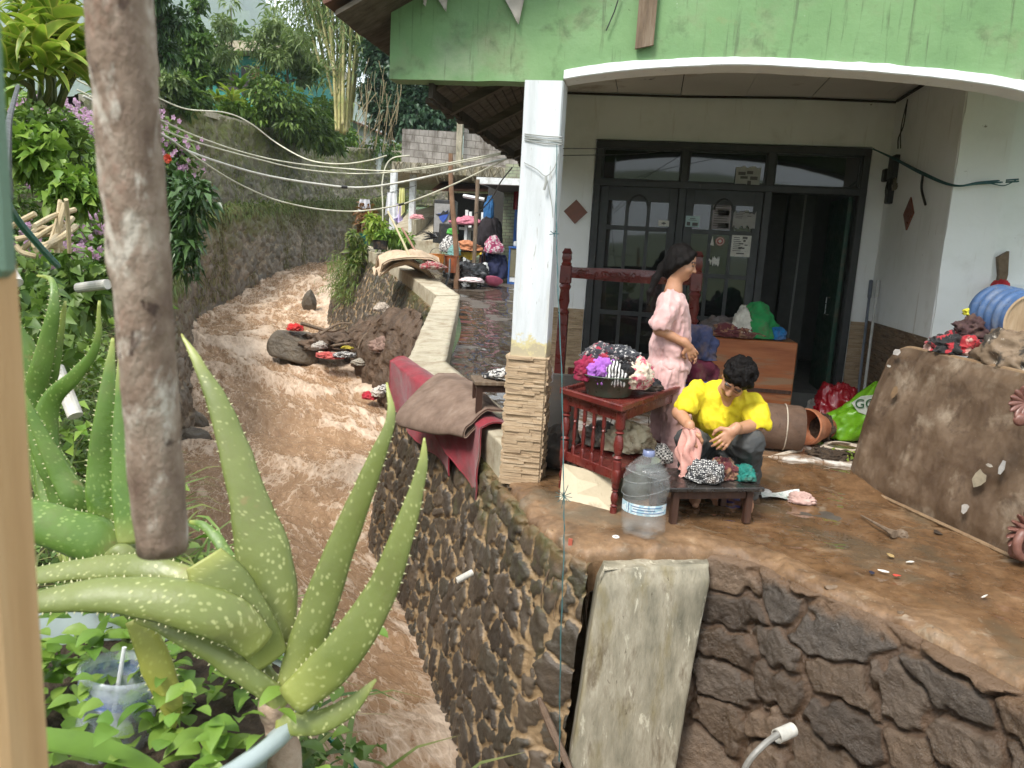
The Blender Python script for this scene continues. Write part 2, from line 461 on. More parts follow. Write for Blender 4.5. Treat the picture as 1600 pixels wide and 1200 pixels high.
# ------------------------------------------------------------------ smooth implicit bodies
class SDF:
    """smooth union of tapered capsules and ellipsoids, turned into one closed surface"""
    def __init__(s,h,pad=.03):s.h=h; s.pad=pad; s.p=[]
    def cap(s,a,b,ra,rb=None,k=.02,sub=False):
        s.p.append(('c',np.asarray(a,float),np.asarray(b,float),ra,ra if rb is None else rb,k,sub)); return s
    def chain(s,pts,rs,k=.02):
        for i in range(len(pts)-1):s.cap(pts[i],pts[i+1],rs[i],rs[i+1],k)
        return s
    def ell(s,c,r,R=None,k=.02,sub=False):
        s.p.append(('e',np.asarray(c,float),np.asarray(r,float),np.eye(3) if R is None else np.asarray(R,float),0,k,sub)); return s
    def mesh(s,disp=None):
        lo=np.full(3,1e9); hi=-lo
        for q in s.p:
            if q[6]:continue
            if q[0]=='c':
                r=max(q[3],q[4]); lo=np.minimum(lo,np.minimum(q[1],q[2])-r); hi=np.maximum(hi,np.maximum(q[1],q[2])+r)
            else:
                e=np.sqrt(((q[3]*q[2][None])**2).sum(1)); lo=np.minimum(lo,q[1]-e); hi=np.maximum(hi,q[1]+e)
        lo -= s.pad; hi+=s.pad; h=s.h
        n=np.ceil((hi-lo)/h).astype(int)+1
        D=np.full(n,.2,np.float32)
        ax=[lo[i]+np.arange(n[i])*h for i in range(3)]
        for q in s.p:
            if q[0]=='c':
                r=max(q[3],q[4]); a=np.minimum(q[1],q[2])-r; b=np.maximum(q[1],q[2])+r
            else:
                e=np.sqrt(((q[3]*q[2][None])**2).sum(1)); a=q[1]-e; b=q[1]+e
            m=q[5]*1.6+2*h+.012
            i0=np.maximum(0,((a-m-lo)/h).astype(int)); i1=np.minimum(n,((b+m-lo)/h).astype(int)+2)
            if (i1 <= i0).any():continue
            X=ax[0][i0[0]:i1[0],None,None]; Y=ax[1][None,i0[1]:i1[1],None]; Z=ax[2][None,None,i0[2]:i1[2]]
            if q[0]=='c':
                ba=q[2]-q[1]; L2=max(1e-12,ba @ ba)
                px,py,pz=X-q[1][0],Y-q[1][1],Z-q[1][2]
                t=np.clip((px*ba[0]+py*ba[1]+pz*ba[2])/L2,0,1)
                d=np.sqrt((px-t*ba[0])**2+(py-t*ba[1])**2+(pz-t*ba[2])**2)-(q[3]+(q[4]-q[3])*t)
            else:
                px,py,pz=X-q[1][0],Y-q[1][1],Z-q[1][2]; R=q[3]
                u=[(px*R[0,i]+py*R[1,i]+pz*R[2,i])/q[2][i] for i in range(3)]
                k0=np.sqrt(u[0]**2+u[1]**2+u[2]**2)+1e-9
                k1=np.sqrt((u[0]/q[2][0])**2+(u[1]/q[2][1])**2+(u[2]/q[2][2])**2)+1e-9
                d=k0*(k0-1)/k1
            S=D[i0[0]:i1[0],i0[1]:i1[1],i0[2]:i1[2]]; k=q[5]
            if q[6]:d2=-d; hh=np.clip(.5-.5*(S-d2)/k,0,1); D[i0[0]:i1[0],i0[1]:i1[1],i0[2]:i1[2]]=S*(1-hh)+d2*hh+k*hh*(1-hh)
            else:hh=np.clip(.5+.5*(d-S)/k,0,1); D[i0[0]:i1[0],i0[1]:i1[1],i0[2]:i1[2]]=d*(1-hh)+S*hh-k*hh*(1-hh)
        if disp is not None:
            near=np.abs(D)<.035
            I=np.argwhere(near); D[near]+=disp(lo+I*h).astype(np.float32)
        return surface_nets(D,lo,h)
def surface_nets(D,lo,h):
    inside=D<0
    c=np.zeros(tuple(x-1 for x in D.shape),np.int8)
    for dx in (0,1):
        for dy in (0,1):
            for dz in (0,1):c+=inside[dx:D.shape[0]-1+dx,dy:D.shape[1]-1+dy,dz:D.shape[2]-1+dz]
    act=(c>0) & (c<8); idx=-np.ones(act.shape,np.int64); I=np.argwhere(act); idx[act]=np.arange(len(I))
    acc=np.zeros((len(I),3)); cnt=np.zeros(len(I))
    cor=[(x,y,z) for x in (0,1) for y in (0,1) for z in (0,1)]
    for a in range(8):
        for b in range(a+1,8):
            d=np.array(cor[b])-np.array(cor[a])
            if abs(d).sum() != 1:continue
            va=D[I[:,0]+cor[a][0],I[:,1]+cor[a][1],I[:,2]+cor[a][2]]; vb=D[I[:,0]+cor[b][0],I[:,1]+cor[b][1],I[:,2]+cor[b][2]]
            cr=(va<0) != (vb<0); t=np.where(cr,va/np.where(cr,va-vb,1),0)
            acc+=np.where(cr[:,None],np.array(cor[a])+t[:,None]*d,0); cnt+=cr
    V=lo+(I+acc/cnt[:,None])*h
    F=[]
    for ax in range(3):
        o1,o2=(ax+1) % 3,(ax+2) % 3
        sl0=[slice(None)]*3; sl1=[slice(None)]*3; sl0[ax]=slice(0,-1); sl1[ax]=slice(1,None)
        a=inside[tuple(sl0)]; b=inside[tuple(sl1)]
        E=np.argwhere(a != b); E=E[(E[:,o1]>0) & (E[:,o2]>0) & (E[:,o1]<D.shape[o1]-1) & (E[:,o2]<D.shape[o2]-1)]
        q=[]
        for (s1,s2) in ((0,0),(-1,0),(-1,-1),(0,-1)):
            J=E.copy(); J[:,o1]+=s1; J[:,o2]+=s2; q.append(idx[J[:,0],J[:,1],J[:,2]])
        Q=np.stack(q,1); fl=a[E[:,0],E[:,1],E[:,2]]
        Q[~fl]=Q[~fl][:,::-1]; F.append(Q)
    F=np.concatenate(F); F=F[(F >= 0).all(1)]
    # relax the lattice steps
    e=np.concatenate([F[:,[0,1]],F[:,[1,2]],F[:,[2,3]],F[:,[3,0]]])
    for it in range(2):
        s=np.zeros_like(V); k=np.zeros(len(V))
        for d in range(3):s[:,d]=np.bincount(e[:,0],V[e[:,1],d],len(V))+np.bincount(e[:,1],V[e[:,0],d],len(V))
        k=np.bincount(e[:,0],minlength=len(V))+np.bincount(e[:,1],minlength=len(V))
        V=V*.5+.5*s/np.maximum(k,1)[:,None]
    return V,F

# crumpled cloth lump: a heap of folds with a flat underside
def crumple(c,size,seed,folds=5.0,depth=.28,nu=88,nv=44,flat=.35,rot=0.0,yaw=None):
    th=np.linspace(0,2*math.pi,nu,endpoint=False); ph=np.linspace(.001,math.pi-.001,nv)
    T,PH=np.meshgrid(th,ph,indexing='ij')
    d=np.stack([np.cos(T)*np.sin(PH),np.sin(T)*np.sin(PH),np.cos(PH)],-1)
    w=d+.45*np.stack([vnoise(d*1.7+9*k,seed+k) for k in range(3)],-1)
    ang=seed*1.7; ax=np.array([math.cos(ang),math.sin(ang),.4]); ax /= np.linalg.norm(ax)
    st=w+ax*((w @ ax)[...,None])*(-.7)
    f=ridge(st*folds*.5,3,seed+40)*.6+.4*ridge(w*folds*.33,2,seed+60); f=np.sign(f)*np.abs(f)**.8*1.25; f=f+.16*ridge(st*folds*1.7,2,seed+80)
    r=1+depth*(f-.3)+.36*fbm(d*1.5,3,seed+5)
    p=d*r[...,None]
    z=p[...,2]; p[...,2]=np.where(z<-flat,-flat+(z+flat)*.15,z)
    p=p*np.array(size)
    p=p @ rotz(rot if yaw is None else yaw).T
    p[...,2] -= p[...,2].min()
    V=(p+np.asarray(c)).reshape(-1,3)
    i=np.arange(nu)[:,None]; j=np.arange(nv-1)[None]
    a=(i*nv+j).ravel(); b=(((i+1) % nu)*nv+j).ravel()
    F=np.stack([a,a+1,b+1,b],1)
    return V,F
# a sheet of cloth given by a function (u,v)->xyz, with thickness
def sheet(fn,nu,nv,th=.004):
    u,v=np.meshgrid(np.linspace(0,1,nu),np.linspace(0,1,nv),indexing='ij')
    p=fn(u,v); du=np.gradient(p,axis=0); dv=np.gradient(p,axis=1)
    n=np.cross(du,dv); n /= np.maximum(1e-9,np.linalg.norm(n,axis=-1))[...,None]
    a=(p+n*th/2).reshape(-1,3); b=(p-n*th/2).reshape(-1,3); N=nu*nv
    F=grid_faces(nu,nv); rim=[]
    for k in range(nu-1):
        rim.append((k*nv,(k+1)*nv,(k+1)*nv+N,k*nv+N)); e=nv-1; rim.append(((k+1)*nv+e,k*nv+e,k*nv+e+N,(k+1)*nv+e+N))
    for k in range(nv-1):
        rim.append((k+1,k,k+N,k+1+N)); o=(nu-1)*nv; rim.append((o+k,o+k+1,o+k+1+N,o+k+N))
    return np.concatenate([a,b]),np.concatenate([F,F[:,::-1]+N,np.array(rim)])
# ------------------------------------------------------------------ land, water, walls
def resample(pts,n):
    pts=np.asarray(pts,float); L=np.concatenate([[0],np.cumsum(np.linalg.norm(np.diff(pts,axis=0),axis=1))])
    t=np.linspace(0,L[-1],n); return np.stack([np.interp(t,L,pts[:,i]) for i in range(3)],1),t
def worley(P,cell,seed,jit=.9,aniso=(1,1)):
    """P (n,2): F1, edge distance, id, offset to the cell point"""
    Q=P/np.array(aniso)/cell; g=np.floor(Q).astype(int)
    f1=np.full(len(Q),9.); f2=f1.copy(); idd=np.zeros(len(Q)); off=np.zeros_like(Q)
    for dx in (-2,-1,0,1,2):
        for dy in (-2,-1,0,1,2):
            c=g+np.array([dx,dy]); z=np.zeros(len(c),int)
            hx=_hash(c[:,0],c[:,1],z,seed); hy=_hash(c[:,0],c[:,1],z+1,seed)
            pt=c+.5+(np.stack([hx,hy],1)-.5)*jit
            d=Q-pt; r=np.sqrt((d**2).sum(1))
            n1=r<f1
            f2=np.where(n1,f1,np.minimum(f2,r)); idd=np.where(n1,_hash(c[:,0],c[:,1],z+2,seed),idd)
            off[n1]=d[n1]; f1=np.where(n1,r,f1)
    return f1,(f2-f1)*cell,idd,off
def sstep(a,b,x):
    t=np.clip((x-a)/(b-a),0,1); return t*t*(3-2*t)

def stonemat(name,mortar,stones,moss=None,moss_amt=.5,wet=(.3,.7),grain=.5,mud=None):
    t=NT(name)
    e=t.attr('edge'); s=t.attr('sid')
    n=t.noise(14,10,.65)
    k=len(stones)-1
    c1=t.ramp(s,[(i/k,q) for i,q in enumerate(stones)])
    c1=t.mix(.75,c1,t.ramp(n,[(.25,.45),(.5,.95),(.75,1.5)]),'MULTIPLY')
    mo=t.mix(.7,mortar,t.ramp(t.noise(9,10,.7),[(.3,.45),(.7,1.35)]),'MULTIPLY')
    ee=t.math('ADD',e,t.math('MULTIPLY',t.math('SUBTRACT',t.noise(22,6,.7),.5),.9))
    c=t.mix(t.ramp(ee,[(.35,0.0),(.62,1.0)]),mo,c1)
    if mud:c=t.mix(t.ramp(t.math('ADD',t.noise(3.1,8,.6),t.math('MULTIPLY',t.attr('mudm'),.5)),[(.64,0.0),(.84,.8)]),c,mud)
    if moss:
        m=t.math('ADD',t.noise(2.3,9,.72),t.math('MULTIPLY',t.attr('mossm'),.45))
        c=t.mix(t.ramp(m,[(.78-moss_amt*.5,0.0),(.95-moss_amt*.4,.85)]),c,t.mix(t.noise(16,6),moss[0],moss[1]))
    t.set('Base Color',c)
    t.set('Roughness',t.ramp(t.noise(7,6),[(.35,wet[0]),(.65,wet[1])]))
    t.set('Specular IOR Level',.5)
    t.bump(t.math('ADD',t.noise(55,10,.7),t.math('MULTIPLY',t.noise(16,8,.6),1.5)),grain,.012)
    return t.m

def stone_wall(name,top,bot,res,cell,mat,depth=.05,seed=1,aniso=(1.25,1),gap=.03,rough=.02,tilt=.5,bulge=0,warp=.35,moss_top=1.0,thick=.35,mud_top=.0,nv=None,flip=False,dome=.5):
    """masonry between two polylines; outward = left of travel seen from above is negative, stones stand proud of their joints"""
    top=np.asarray(top,float)[::-1] if flip else np.asarray(top,float); bot=np.asarray(bot,float)[::-1] if flip else np.asarray(bot,float)
    L=max(np.linalg.norm(np.diff(top,axis=0),axis=1).sum(),np.linalg.norm(np.diff(bot,axis=0),axis=1).sum())
    nu=int(L/res)+2
    def rs(p):
        s=np.concatenate([[0],np.cumsum(np.linalg.norm(np.diff(p,axis=0),axis=1))]); k=np.linspace(0,1,len(p))
        return p,k
    k=np.concatenate([[0],np.cumsum(np.linalg.norm(np.diff(top,axis=0),axis=1)+np.linalg.norm(np.diff(bot,axis=0),axis=1))]); k /= k[-1]
    u=np.linspace(0,1,nu)
    A=np.stack([np.interp(u,k,top[:,i]) for i in range(3)],1); B=np.stack([np.interp(u,k,bot[:,i]) for i in range(3)],1)
    # soften the corners of the polyline
    for _ in range(int(.15/res)+1):
        for Q in (A,B):Q[1:-1]=.25*Q[:-2]+.5*Q[1:-1]+.25*Q[2:]
    H=np.linalg.norm(A-B,axis=1).mean(); nv=nv or int(H/res)+2
    v=np.linspace(0,1,nv)
    P=A[:,None]*(1-v)[None,:,None]+B[:,None]*v[None,:,None]
    du=np.gradient(P,axis=0); dv=np.gradient(P,axis=1); N=np.cross(du,dv); N /= np.maximum(1e-9,np.linalg.norm(N,axis=-1))[...,None]
    U=np.repeat((u*L)[:,None],nv,1); W=np.repeat((v*H)[None],nu,0)
    p2=np.stack([U,W],-1).reshape(-1,2)
    p3=P2(p2[:,0],p2[:,1],seed*3.1)
    wp=p2+cell*warp*np.stack([vnoise(p3/cell*1.1,seed),vnoise(p3/cell*1.1+50,seed)],1)+cell*.18*np.stack([vnoise(p3/cell*4,seed),vnoise(p3/cell*4+50,seed)],1)
    f1,ed,sid,off=worley(wp,cell,seed,.85,aniso)
    e=sstep(gap*.4,gap*1.6,ed)
    tl=(np.stack([_hash((sid*1e6).astype(int),np.zeros(len(sid),int),np.zeros(len(sid),int),3),_hash((sid*1e6).astype(int),np.ones(len(sid),int),np.zeros(len(sid),int),3)],1)-.5)
    d=e*depth*(.45+.9*_hash((sid*1e6).astype(int),np.zeros(len(sid),int),np.ones(len(sid),int),9))+e*depth*tilt*(off*tl).sum(1)*2.2
    d+=e*depth*dome*np.clip(1-(f1*1.6)**2,-1,1)
    d+=rough*fbm(p3*7,4,seed+2)+rough*.5*fbm(p3*26,3,seed+4)+rough*.35*fbm(p3*62,2,seed+5)+bulge*fbm(p3*.9,2,seed+8)
    fade=sstep(0,.02,W).reshape(-1)
    V=P.reshape(-1,3)+N.reshape(-1,3)*(d*(.35+.65*fade))[:,None]
    moss=np.clip(1-W.reshape(-1)/(H*.6),0,1)*moss_top
    mud=np.clip(1-W.reshape(-1)/max(.01,mud_top),0,1) if mud_top else np.zeros(len(V))
    at_=dict(edge=e,sid=sid,mossm=moss,mudm=mud)
    F=grid_faces(nu,nv)
    # back and cap give the wall its thickness
    n0=len(V); back=P.reshape(-1,3)[[i*nv for i in range(nu)]]-N.reshape(-1,3)[[i*nv for i in range(nu)]]*thick
    back2=P.reshape(-1,3)[[i*nv+nv-1 for i in range(nu)]]-N.reshape(-1,3)[[i*nv+nv-1 for i in range(nu)]]*thick
    cap=np.array([(i*nv,n0+i,n0+i+1,(i+1)*nv) for i in range(nu-1)])
    bk=np.array([(n0+i,n0+nu+i,n0+nu+i+1,n0+i+1) for i in range(nu-1)])
    V=np.concatenate([V,back,back2])
    for q in at_:at_[q]=np.concatenate([at_[q],np.zeros(2*nu)])
    return put(name,V,np.concatenate([F,cap,bk]),mat,attrs=at_)

# ---- water
WD=[(0,-1.8),(13,-1.8),(17,-1.45),(22,-.92),(25,-.55),(29,.15),(34,.45),(40,.7),(60,1.2)]
def water_z(x,y):
    d=np.asarray(x)*FH[0]+np.asarray(y)*FH[1]
    return np.interp(d,[a for a,b in WD],[b for a,b in WD])
RIVER_L=np.array([(1.5,-3.2),(.1,-.8),(-1.9,1.2),(-3.6,3.4),(-5.4,6.2),(-6.9,9.2),(-7.4,11.3),(-9.7,15),(-12.9,20.1),(-14.0,23.5),(-14.4,27.0),(-15.0,31.9),(-15.0,36),(-13.7,40.3)])
RIVER_R=np.array([(4.6,-1.2),(3.2,.8),(.6,3.2),(-.7,4.3),(-1.75,6.1),(-2.7,7.7),(-3.5,10.5),(-4.9,14.3),(-9.1,20.9),(-10.5,24),(-11.6,26.9),(-13.2,31.5),(-13.6,34.5),(-12.4,38.5)])
def build_water():
    k=np.linspace(0,1,len(RIVER_L)); nu,nv=900,190
    u=np.linspace(0,1,nu)
    # more rows close to the viewer
    Lc=catmull(np.c_[RIVER_L,np.zeros(len(RIVER_L))],400); Rc=catmull(np.c_[RIVER_R,np.zeros(len(RIVER_R))],400)
    s=u**1.25*399; A=np.stack([np.interp(s,np.arange(400),Lc[:,i]) for i in range(2)],1); B=np.stack([np.interp(s,np.arange(400),Rc[:,i]) for i in range(2)],1)
    v=np.linspace(-.22,1.18,nv)
    P=A[:,None]*(1-v)[None,:,None]+B[:,None]*v[None,:,None]
    x,y=P[...,0],P[...,1]; z=water_z(x,y)
    mid=(A+B)/2; sl=np.concatenate([[0],np.cumsum(np.linalg.norm(np.diff(mid,axis=0),axis=1))])
    S=np.repeat(sl[:,None],nv,1); wid=np.linalg.norm(A-B,axis=1)[:,None]; T=(v[None]-.5)*wid
    slope=np.abs(np.gradient(z,axis=0))/np.maximum(1e-6,np.gradient(sl)[:,None])
    turb=.5+np.clip(slope*5,0,.9)
    wx=S+.5*fbm(P2(S*.8,T*.8),3,3); wt=T+.5*fbm(P2(S*.8,T*.8,7),3,4)
    # chevron standing waves, long streaks and small chop
    h=.085*fbm(P2(wx*.75,wt*1.25),3,11)+.055*ridge(P2(wx*1.5+wt*.5,wt*1.9),3,13)+.036*ridge(P2(wx*4.2,wt*5),3,15)+.024*fbm(P2(wx*11,wt*13),3,17)
    for (q,w,a) in ((8.6,.5,.14),(10.2,.45,-.10),(15.5,.7,.16),(17.0,.5,-.1),(20.5,.6,.2),(23.5,.6,.25)):
        h=h+a*np.exp(-((S-q-.25*T**2*.4)/w)**2)*(.6+.7*vnoise(P2(S*1.5,T*1.3),21))
    z=z+h*turb
    crest=h/np.maximum(.02,.11)
    lace=ridge(P2(wx*1.15,wt*2.6,3),4,23)
    foam=np.clip(.55*sstep(.15,1.0,crest)+.75*sstep(.34,.80,lace)*(.35+.5*turb)+np.clip(slope*1.5,0,.35),0,1)
    foam=np.clip(foam*(.7+.55*fbm(P2(S*.35,T*.5),2,25)),0,1)
    edge=np.maximum(sstep(.10,.0,v),sstep(.9,1.0,v))[None]*.35
    V=np.stack([x,y,z],-1).reshape(-1,3)
    t=NT('muddy torrent')
    uv=t.n('CombineXYZ'); t.l(t.attr('rs'),uv.inputs[0]); t.l(t.attr('rt'),uv.inputs[1]); uvv=uv.outputs[0]
    vs=t.map((.8,1.7,1),src=uvv)
    f1=t.noise(3.2,12,.7,1.2,vs); f2=t.noise(13,8,.7,.8,vs)
    vo=t.n('TexVoronoi',feature='DISTANCE_TO_EDGE'); vo.inputs['Scale'].default_value=5.5
    wm=t.n('MixRGB',blend_type='ADD'); wm.inputs['Fac'].default_value=.22
    nn=t.n('TexNoise'); nn.inputs['Scale'].default_value=4; nn.inputs['Detail'].default_value=6; t.l(vs,nn.inputs['Vector'])
    t.l(vs,wm.inputs['Color1']); t.l(nn.outputs['Color'],wm.inputs['Color2']); t.l(wm.outputs[0],vo.inputs['Vector'])
    cell=t.ramp(vo.outputs['Distance'],[(0.0,1.0),(.035,.45),(.11,0.0)])
    fm=t.math('ADD',t.math('MULTIPLY',t.attr('foam'),1.0),t.math('MULTIPLY',t.math('SUBTRACT',f1,.5),1.25))
    fm=t.math('ADD',fm,t.math('MULTIPLY',t.math('SUBTRACT',f2,.5),.8))
    fm=t.math('ADD',fm,t.math('MULTIPLY',cell,.34))
    fac=t.ramp(fm,[(.25,0.0),(.42,.30),(.66,.68),(.90,.97)])
    base=t.ramp(f1,[(.3,(.29,.165,.085)),(.5,(.385,.235,.13)),(.7,(.45,.285,.165))])
    c=t.mix(fac,base,(.74,.58,.44))
    t.set('Base Color',c); t.set('Roughness',t.ramp(fac,[(0.0,.16),(.6,.6)])); t.set('Specular IOR Level',.45)
    b=t.bump(t.math('ADD',t.math('MULTIPLY',f1,1.0),t.math('MULTIPLY',f2,.7)),.8,.06)
    o=put('river_water',V,grid_faces(nu,nv)[:,::-1],t.m,attrs=dict(foam=np.clip(foam+edge,0,1).reshape(-1),rs=S.reshape(-1),rt=T.reshape(-1)))
    tag(o,'fast brown flood water with pale foam running down the channel',kind='structure')
build_water()

# ---- terrace: a mud covered slab with a broken front edge
T_EDGE=np.array([(-.90,5.12),(-.66,4.55),(-.36,4.02),(-.20,3.93),(.48,4.20),(.68,4.15),(.90,3.90),(1.27,3.57),(1.62,3.06),(2.05,2.35),(2.6,1.5)])
def seg_dist(x,y,line):
    """signed distance to a polyline; positive on the left of travel"""
    best=np.full(x.shape,1e9); sg=np.ones(x.shape)
    for i in range(len(line)-1):
        a,b=line[i],line[i+1]; ab=b-a; t=np.clip(((x-a[0])*ab[0]+(y-a[1])*ab[1])/(ab @ ab),0,1)
        dx,dy=x-a[0]-t*ab[0],y-a[1]-t*ab[1]; d=np.hypot(dx,dy)
        c=ab[0]*(y-a[1])-ab[1]*(x-a[0]); m=d<best-1e-9
        best=np.where(m,d,best); sg=np.where(m,np.sign(c),sg)
    return best*sg
def mudmat(name,tone=1.0,grey=0):
    t=NT(name)
    w=t.attr('wet'); n=t.noise(3.2,12,.65,.4); g=t.noise(26,8,.7)
    c=t.ramp(n,[(.28,tuple(tone*q for q in (.075,.044,.024))),(.45,tuple(tone*q for q in (.17,.098,.049))),(.6,tuple(tone*q for q in (.245,.148,.078))),(.75,tuple(tone*q for q in (.42,.30,.19)))])
    c=t.mix(.6,c,t.ramp(g,[(.3,.55),(.7,1.3)]),'MULTIPLY')
    c=t.mix(t.ramp(t.noise(5.5,8,.6,.6),[(.60,0.0),(.70,.55)]),c,(.42,.36,.27))
    c=t.mix(t.ramp(t.noise(2.2,6,.6),[(.52,0.0),(.64,.75)]),c,(.125,.10,.066))
    c=t.mix(t.ramp(t.noise(75,4,.6),[(.67,0.0),(.71,.8)]),c,(.40,.33,.25)); c=t.mix(t.ramp(t.noise(48,5,.6,.5),[(.66,0.0),(.70,.8)]),c,(.05,.032,.02))
    if grey:c=t.mix(grey,c,(.075,.066,.055))
    wf=t.ramp(t.math('ADD',w,t.math('MULTIPLY',t.math('SUBTRACT',n,.5),.5)),[(.25,0.0),(.5,1.0)])
    c=t.mix(wf,c,t.mix(.55,c,(.58,.50,.43),'MULTIPLY'))
    t.set('Base Color',c); t.set('Roughness',t.ramp(wf,[(0.0,.55),(.5,.22),(1.0,.06)])); t.set('Specular IOR Level',.5)
    bp=t.bump(t.math('ADD',t.math('MULTIPLY',g,.6),t.noise(70,6,.7)),.35,.012)
    t.l(t.math('MULTIPLY',t.math('SUBTRACT',1.0,wf),.35),bp.inputs['Strength'])
    return t.m
M['mud']=mudmat('wet mud'); M['mud_path']=mudmat('dark wet mud',tone=.70,grey=.85)
def build_terrace():
    h=.02; xs=np.arange(-1.0,3.6,h); ys=np.arange(1.0,6.6,h); X,Y=np.meshgrid(xs,ys,indexing='ij')
    p=P2(X,Y)
    d=seg_dist(X,Y,T_EDGE)+.035*fbm(p*3,3,5)+.02*fbm(p*13,3,6)
    z=.018*fbm(p*1.3,3,8)+.010*fbm(p*6,4,9)+.004*fbm(p*25,3,10)
    z=z+.082*sstep(5.35,5.9,Y)*sstep(-.8,-.55,X)
    gX,gY=np.gradient(seg_dist(X,Y,T_EDGE),h); ps=np.clip(-d-.015,0,1)*1.5; XX,YY=X+gX*ps,Y+gY*ps
    z=z-np.clip(-d,0,1)*2.4-.022*np.exp(-np.clip(d,0,9)/.05)+.034*fbm(p*19,3,12)*np.exp(-np.clip(d,0,9)/.10)
    wet=np.clip(.55-(z-.095*sstep(5.35,5.9,Y))*20+.75*fbm(p*1.1,3,33),0,1)*sstep(.03,.3,d)
    z=np.where((d>.25),np.maximum(z,-.012),z); X,Y=XX,YY
    keep=(d>-.12)
    F=grid_faces(*X.shape); k=keep.reshape(-1); F=F[k[F].all(1)]
    V=np.stack([X,Y,z],-1).reshape(-1,3)
    used=np.unique(F); mp=-np.ones(len(V),int); mp[used]=np.arange(len(used))
    tag(put('terrace_ground',V[used],mp[F],M['mud'],attrs=dict(wet=wet.reshape(-1)[used])),kind='structure')
build_terrace()

# porch floor (tile slab one low step up, mostly under mud) and floor of the room behind
def porch():
    t=NT('muddy floor tiles')
    ck=t.n('TexBrick'); ck.offset=0; ck.inputs['Scale'].default_value=1.0; ck.inputs['Brick Width'].default_value=.33; ck.inputs['Row Height'].default_value=.33; ck.inputs['Mortar Size'].default_value=.006
    ck.inputs['Color1'].default_value=(.62,.58,.52,1); ck.inputs['Color2'].default_value=(.55,.51,.46,1); ck.inputs['Mortar'].default_value=(.12,.09,.07,1); t.l(t.tc,ck.inputs['Vector'])
    n=t.noise(2.6,10,.68,.5); f=t.ramp(n,[(.47,0.0),(.55,.95)])
    c=t.mix(f,ck.outputs['Color'],(.20,.115,.06)); t.set('Base Color',c)
    t.set('Roughness',t.ramp(t.noise(6,4),[(.4,.12),(.6,.4)])); t.bump(t.noise(20,6),.2,.01)
    m=MB(); m.box((.75,7.15,.02),(3.3,2.3,.16),bev=.015)
    tag(m.build('porch_floor',t.m),kind='structure')
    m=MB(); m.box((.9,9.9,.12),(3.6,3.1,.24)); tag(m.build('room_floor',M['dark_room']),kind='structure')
porch()

# footpath behind the column, climbing upstream
PATH_IN=np.array([(-.72,4.9,.0),(-1.0,6.0,.0),(-1.9,7.6,.12),(-3.15,13.3,.40),(-6.0,18.9,.95),(-7.9,21.6,1.1),(-9,26,1.3)])
PATH_OUT=np.array([(1.5,4.9,.0),(1.5,6.0,.0),(.6,7.6,.12),(.5,13.3,.40),(.4,18.9,.72),(.3,22,.9),(.3,27,1.2)])
def build_path():
    nu,nv=420,90; a=catmull(PATH_IN,nu); b=catmull(PATH_OUT,nu); v=np.append(-.05,np.linspace(0,1,nv-1)**1.3)
    P=a[:,None]*(1-v)[None,:,None]+b[:,None]*v[None,:,None]
    p=P2(P[...,0],P[...,1]); n=fbm(p*1.6,3,41)
    P[...,2]+=.02*n+.014*fbm(p*8,4,42)+.006*fbm(p*24,3,44)-.02
    wet=np.clip(.75-n*1.2,0,1)
    tag(put('footpath',P.reshape(-1,3),grid_faces(nu,nv)[:,::-1],M['mud_path'],attrs=dict(wet=wet.reshape(-1))),kind='structure')
build_path()

# ---- masonry
M['stone_river']=stonemat('river masonry',(.29,.20,.11),[(.042,.033,.025),(.080,.061,.044),(.055,.047,.034),(.11,.082,.057),(.066,.053,.040)],moss=((.045,.05,.014),(.09,.09,.03)),moss_amt=.0,wet=(.25,.65),mud=(.17,.105,.05))
M['stone_front']=stonemat('muddy rubble',(.105,.066,.041),[(.055,.040,.029),(.10,.068,.044),(.13,.088,.057),(.072,.059,.048),(.155,.105,.068)],wet=(.18,.6),grain=1.0,mud=(.155,.094,.053))
M['stone_moss']=stonemat('mossy masonry',(.30,.26,.18),[(.11,.10,.075),(.19,.165,.12),(.15,.13,.09),(.25,.21,.16)],moss=((.09,.11,.022),(.25,.28,.05)),moss_amt=.62,wet=(.6,.95),grain=.8)
M['stone_left']=stonemat('grassy masonry',(.27,.21,.14),[(.10,.083,.062),(.18,.145,.105),(.135,.108,.08),(.235,.185,.135)],moss=((.09,.09,.025),(.18,.18,.05)),moss_amt=.30,wet=(.6,.95),grain=.8)

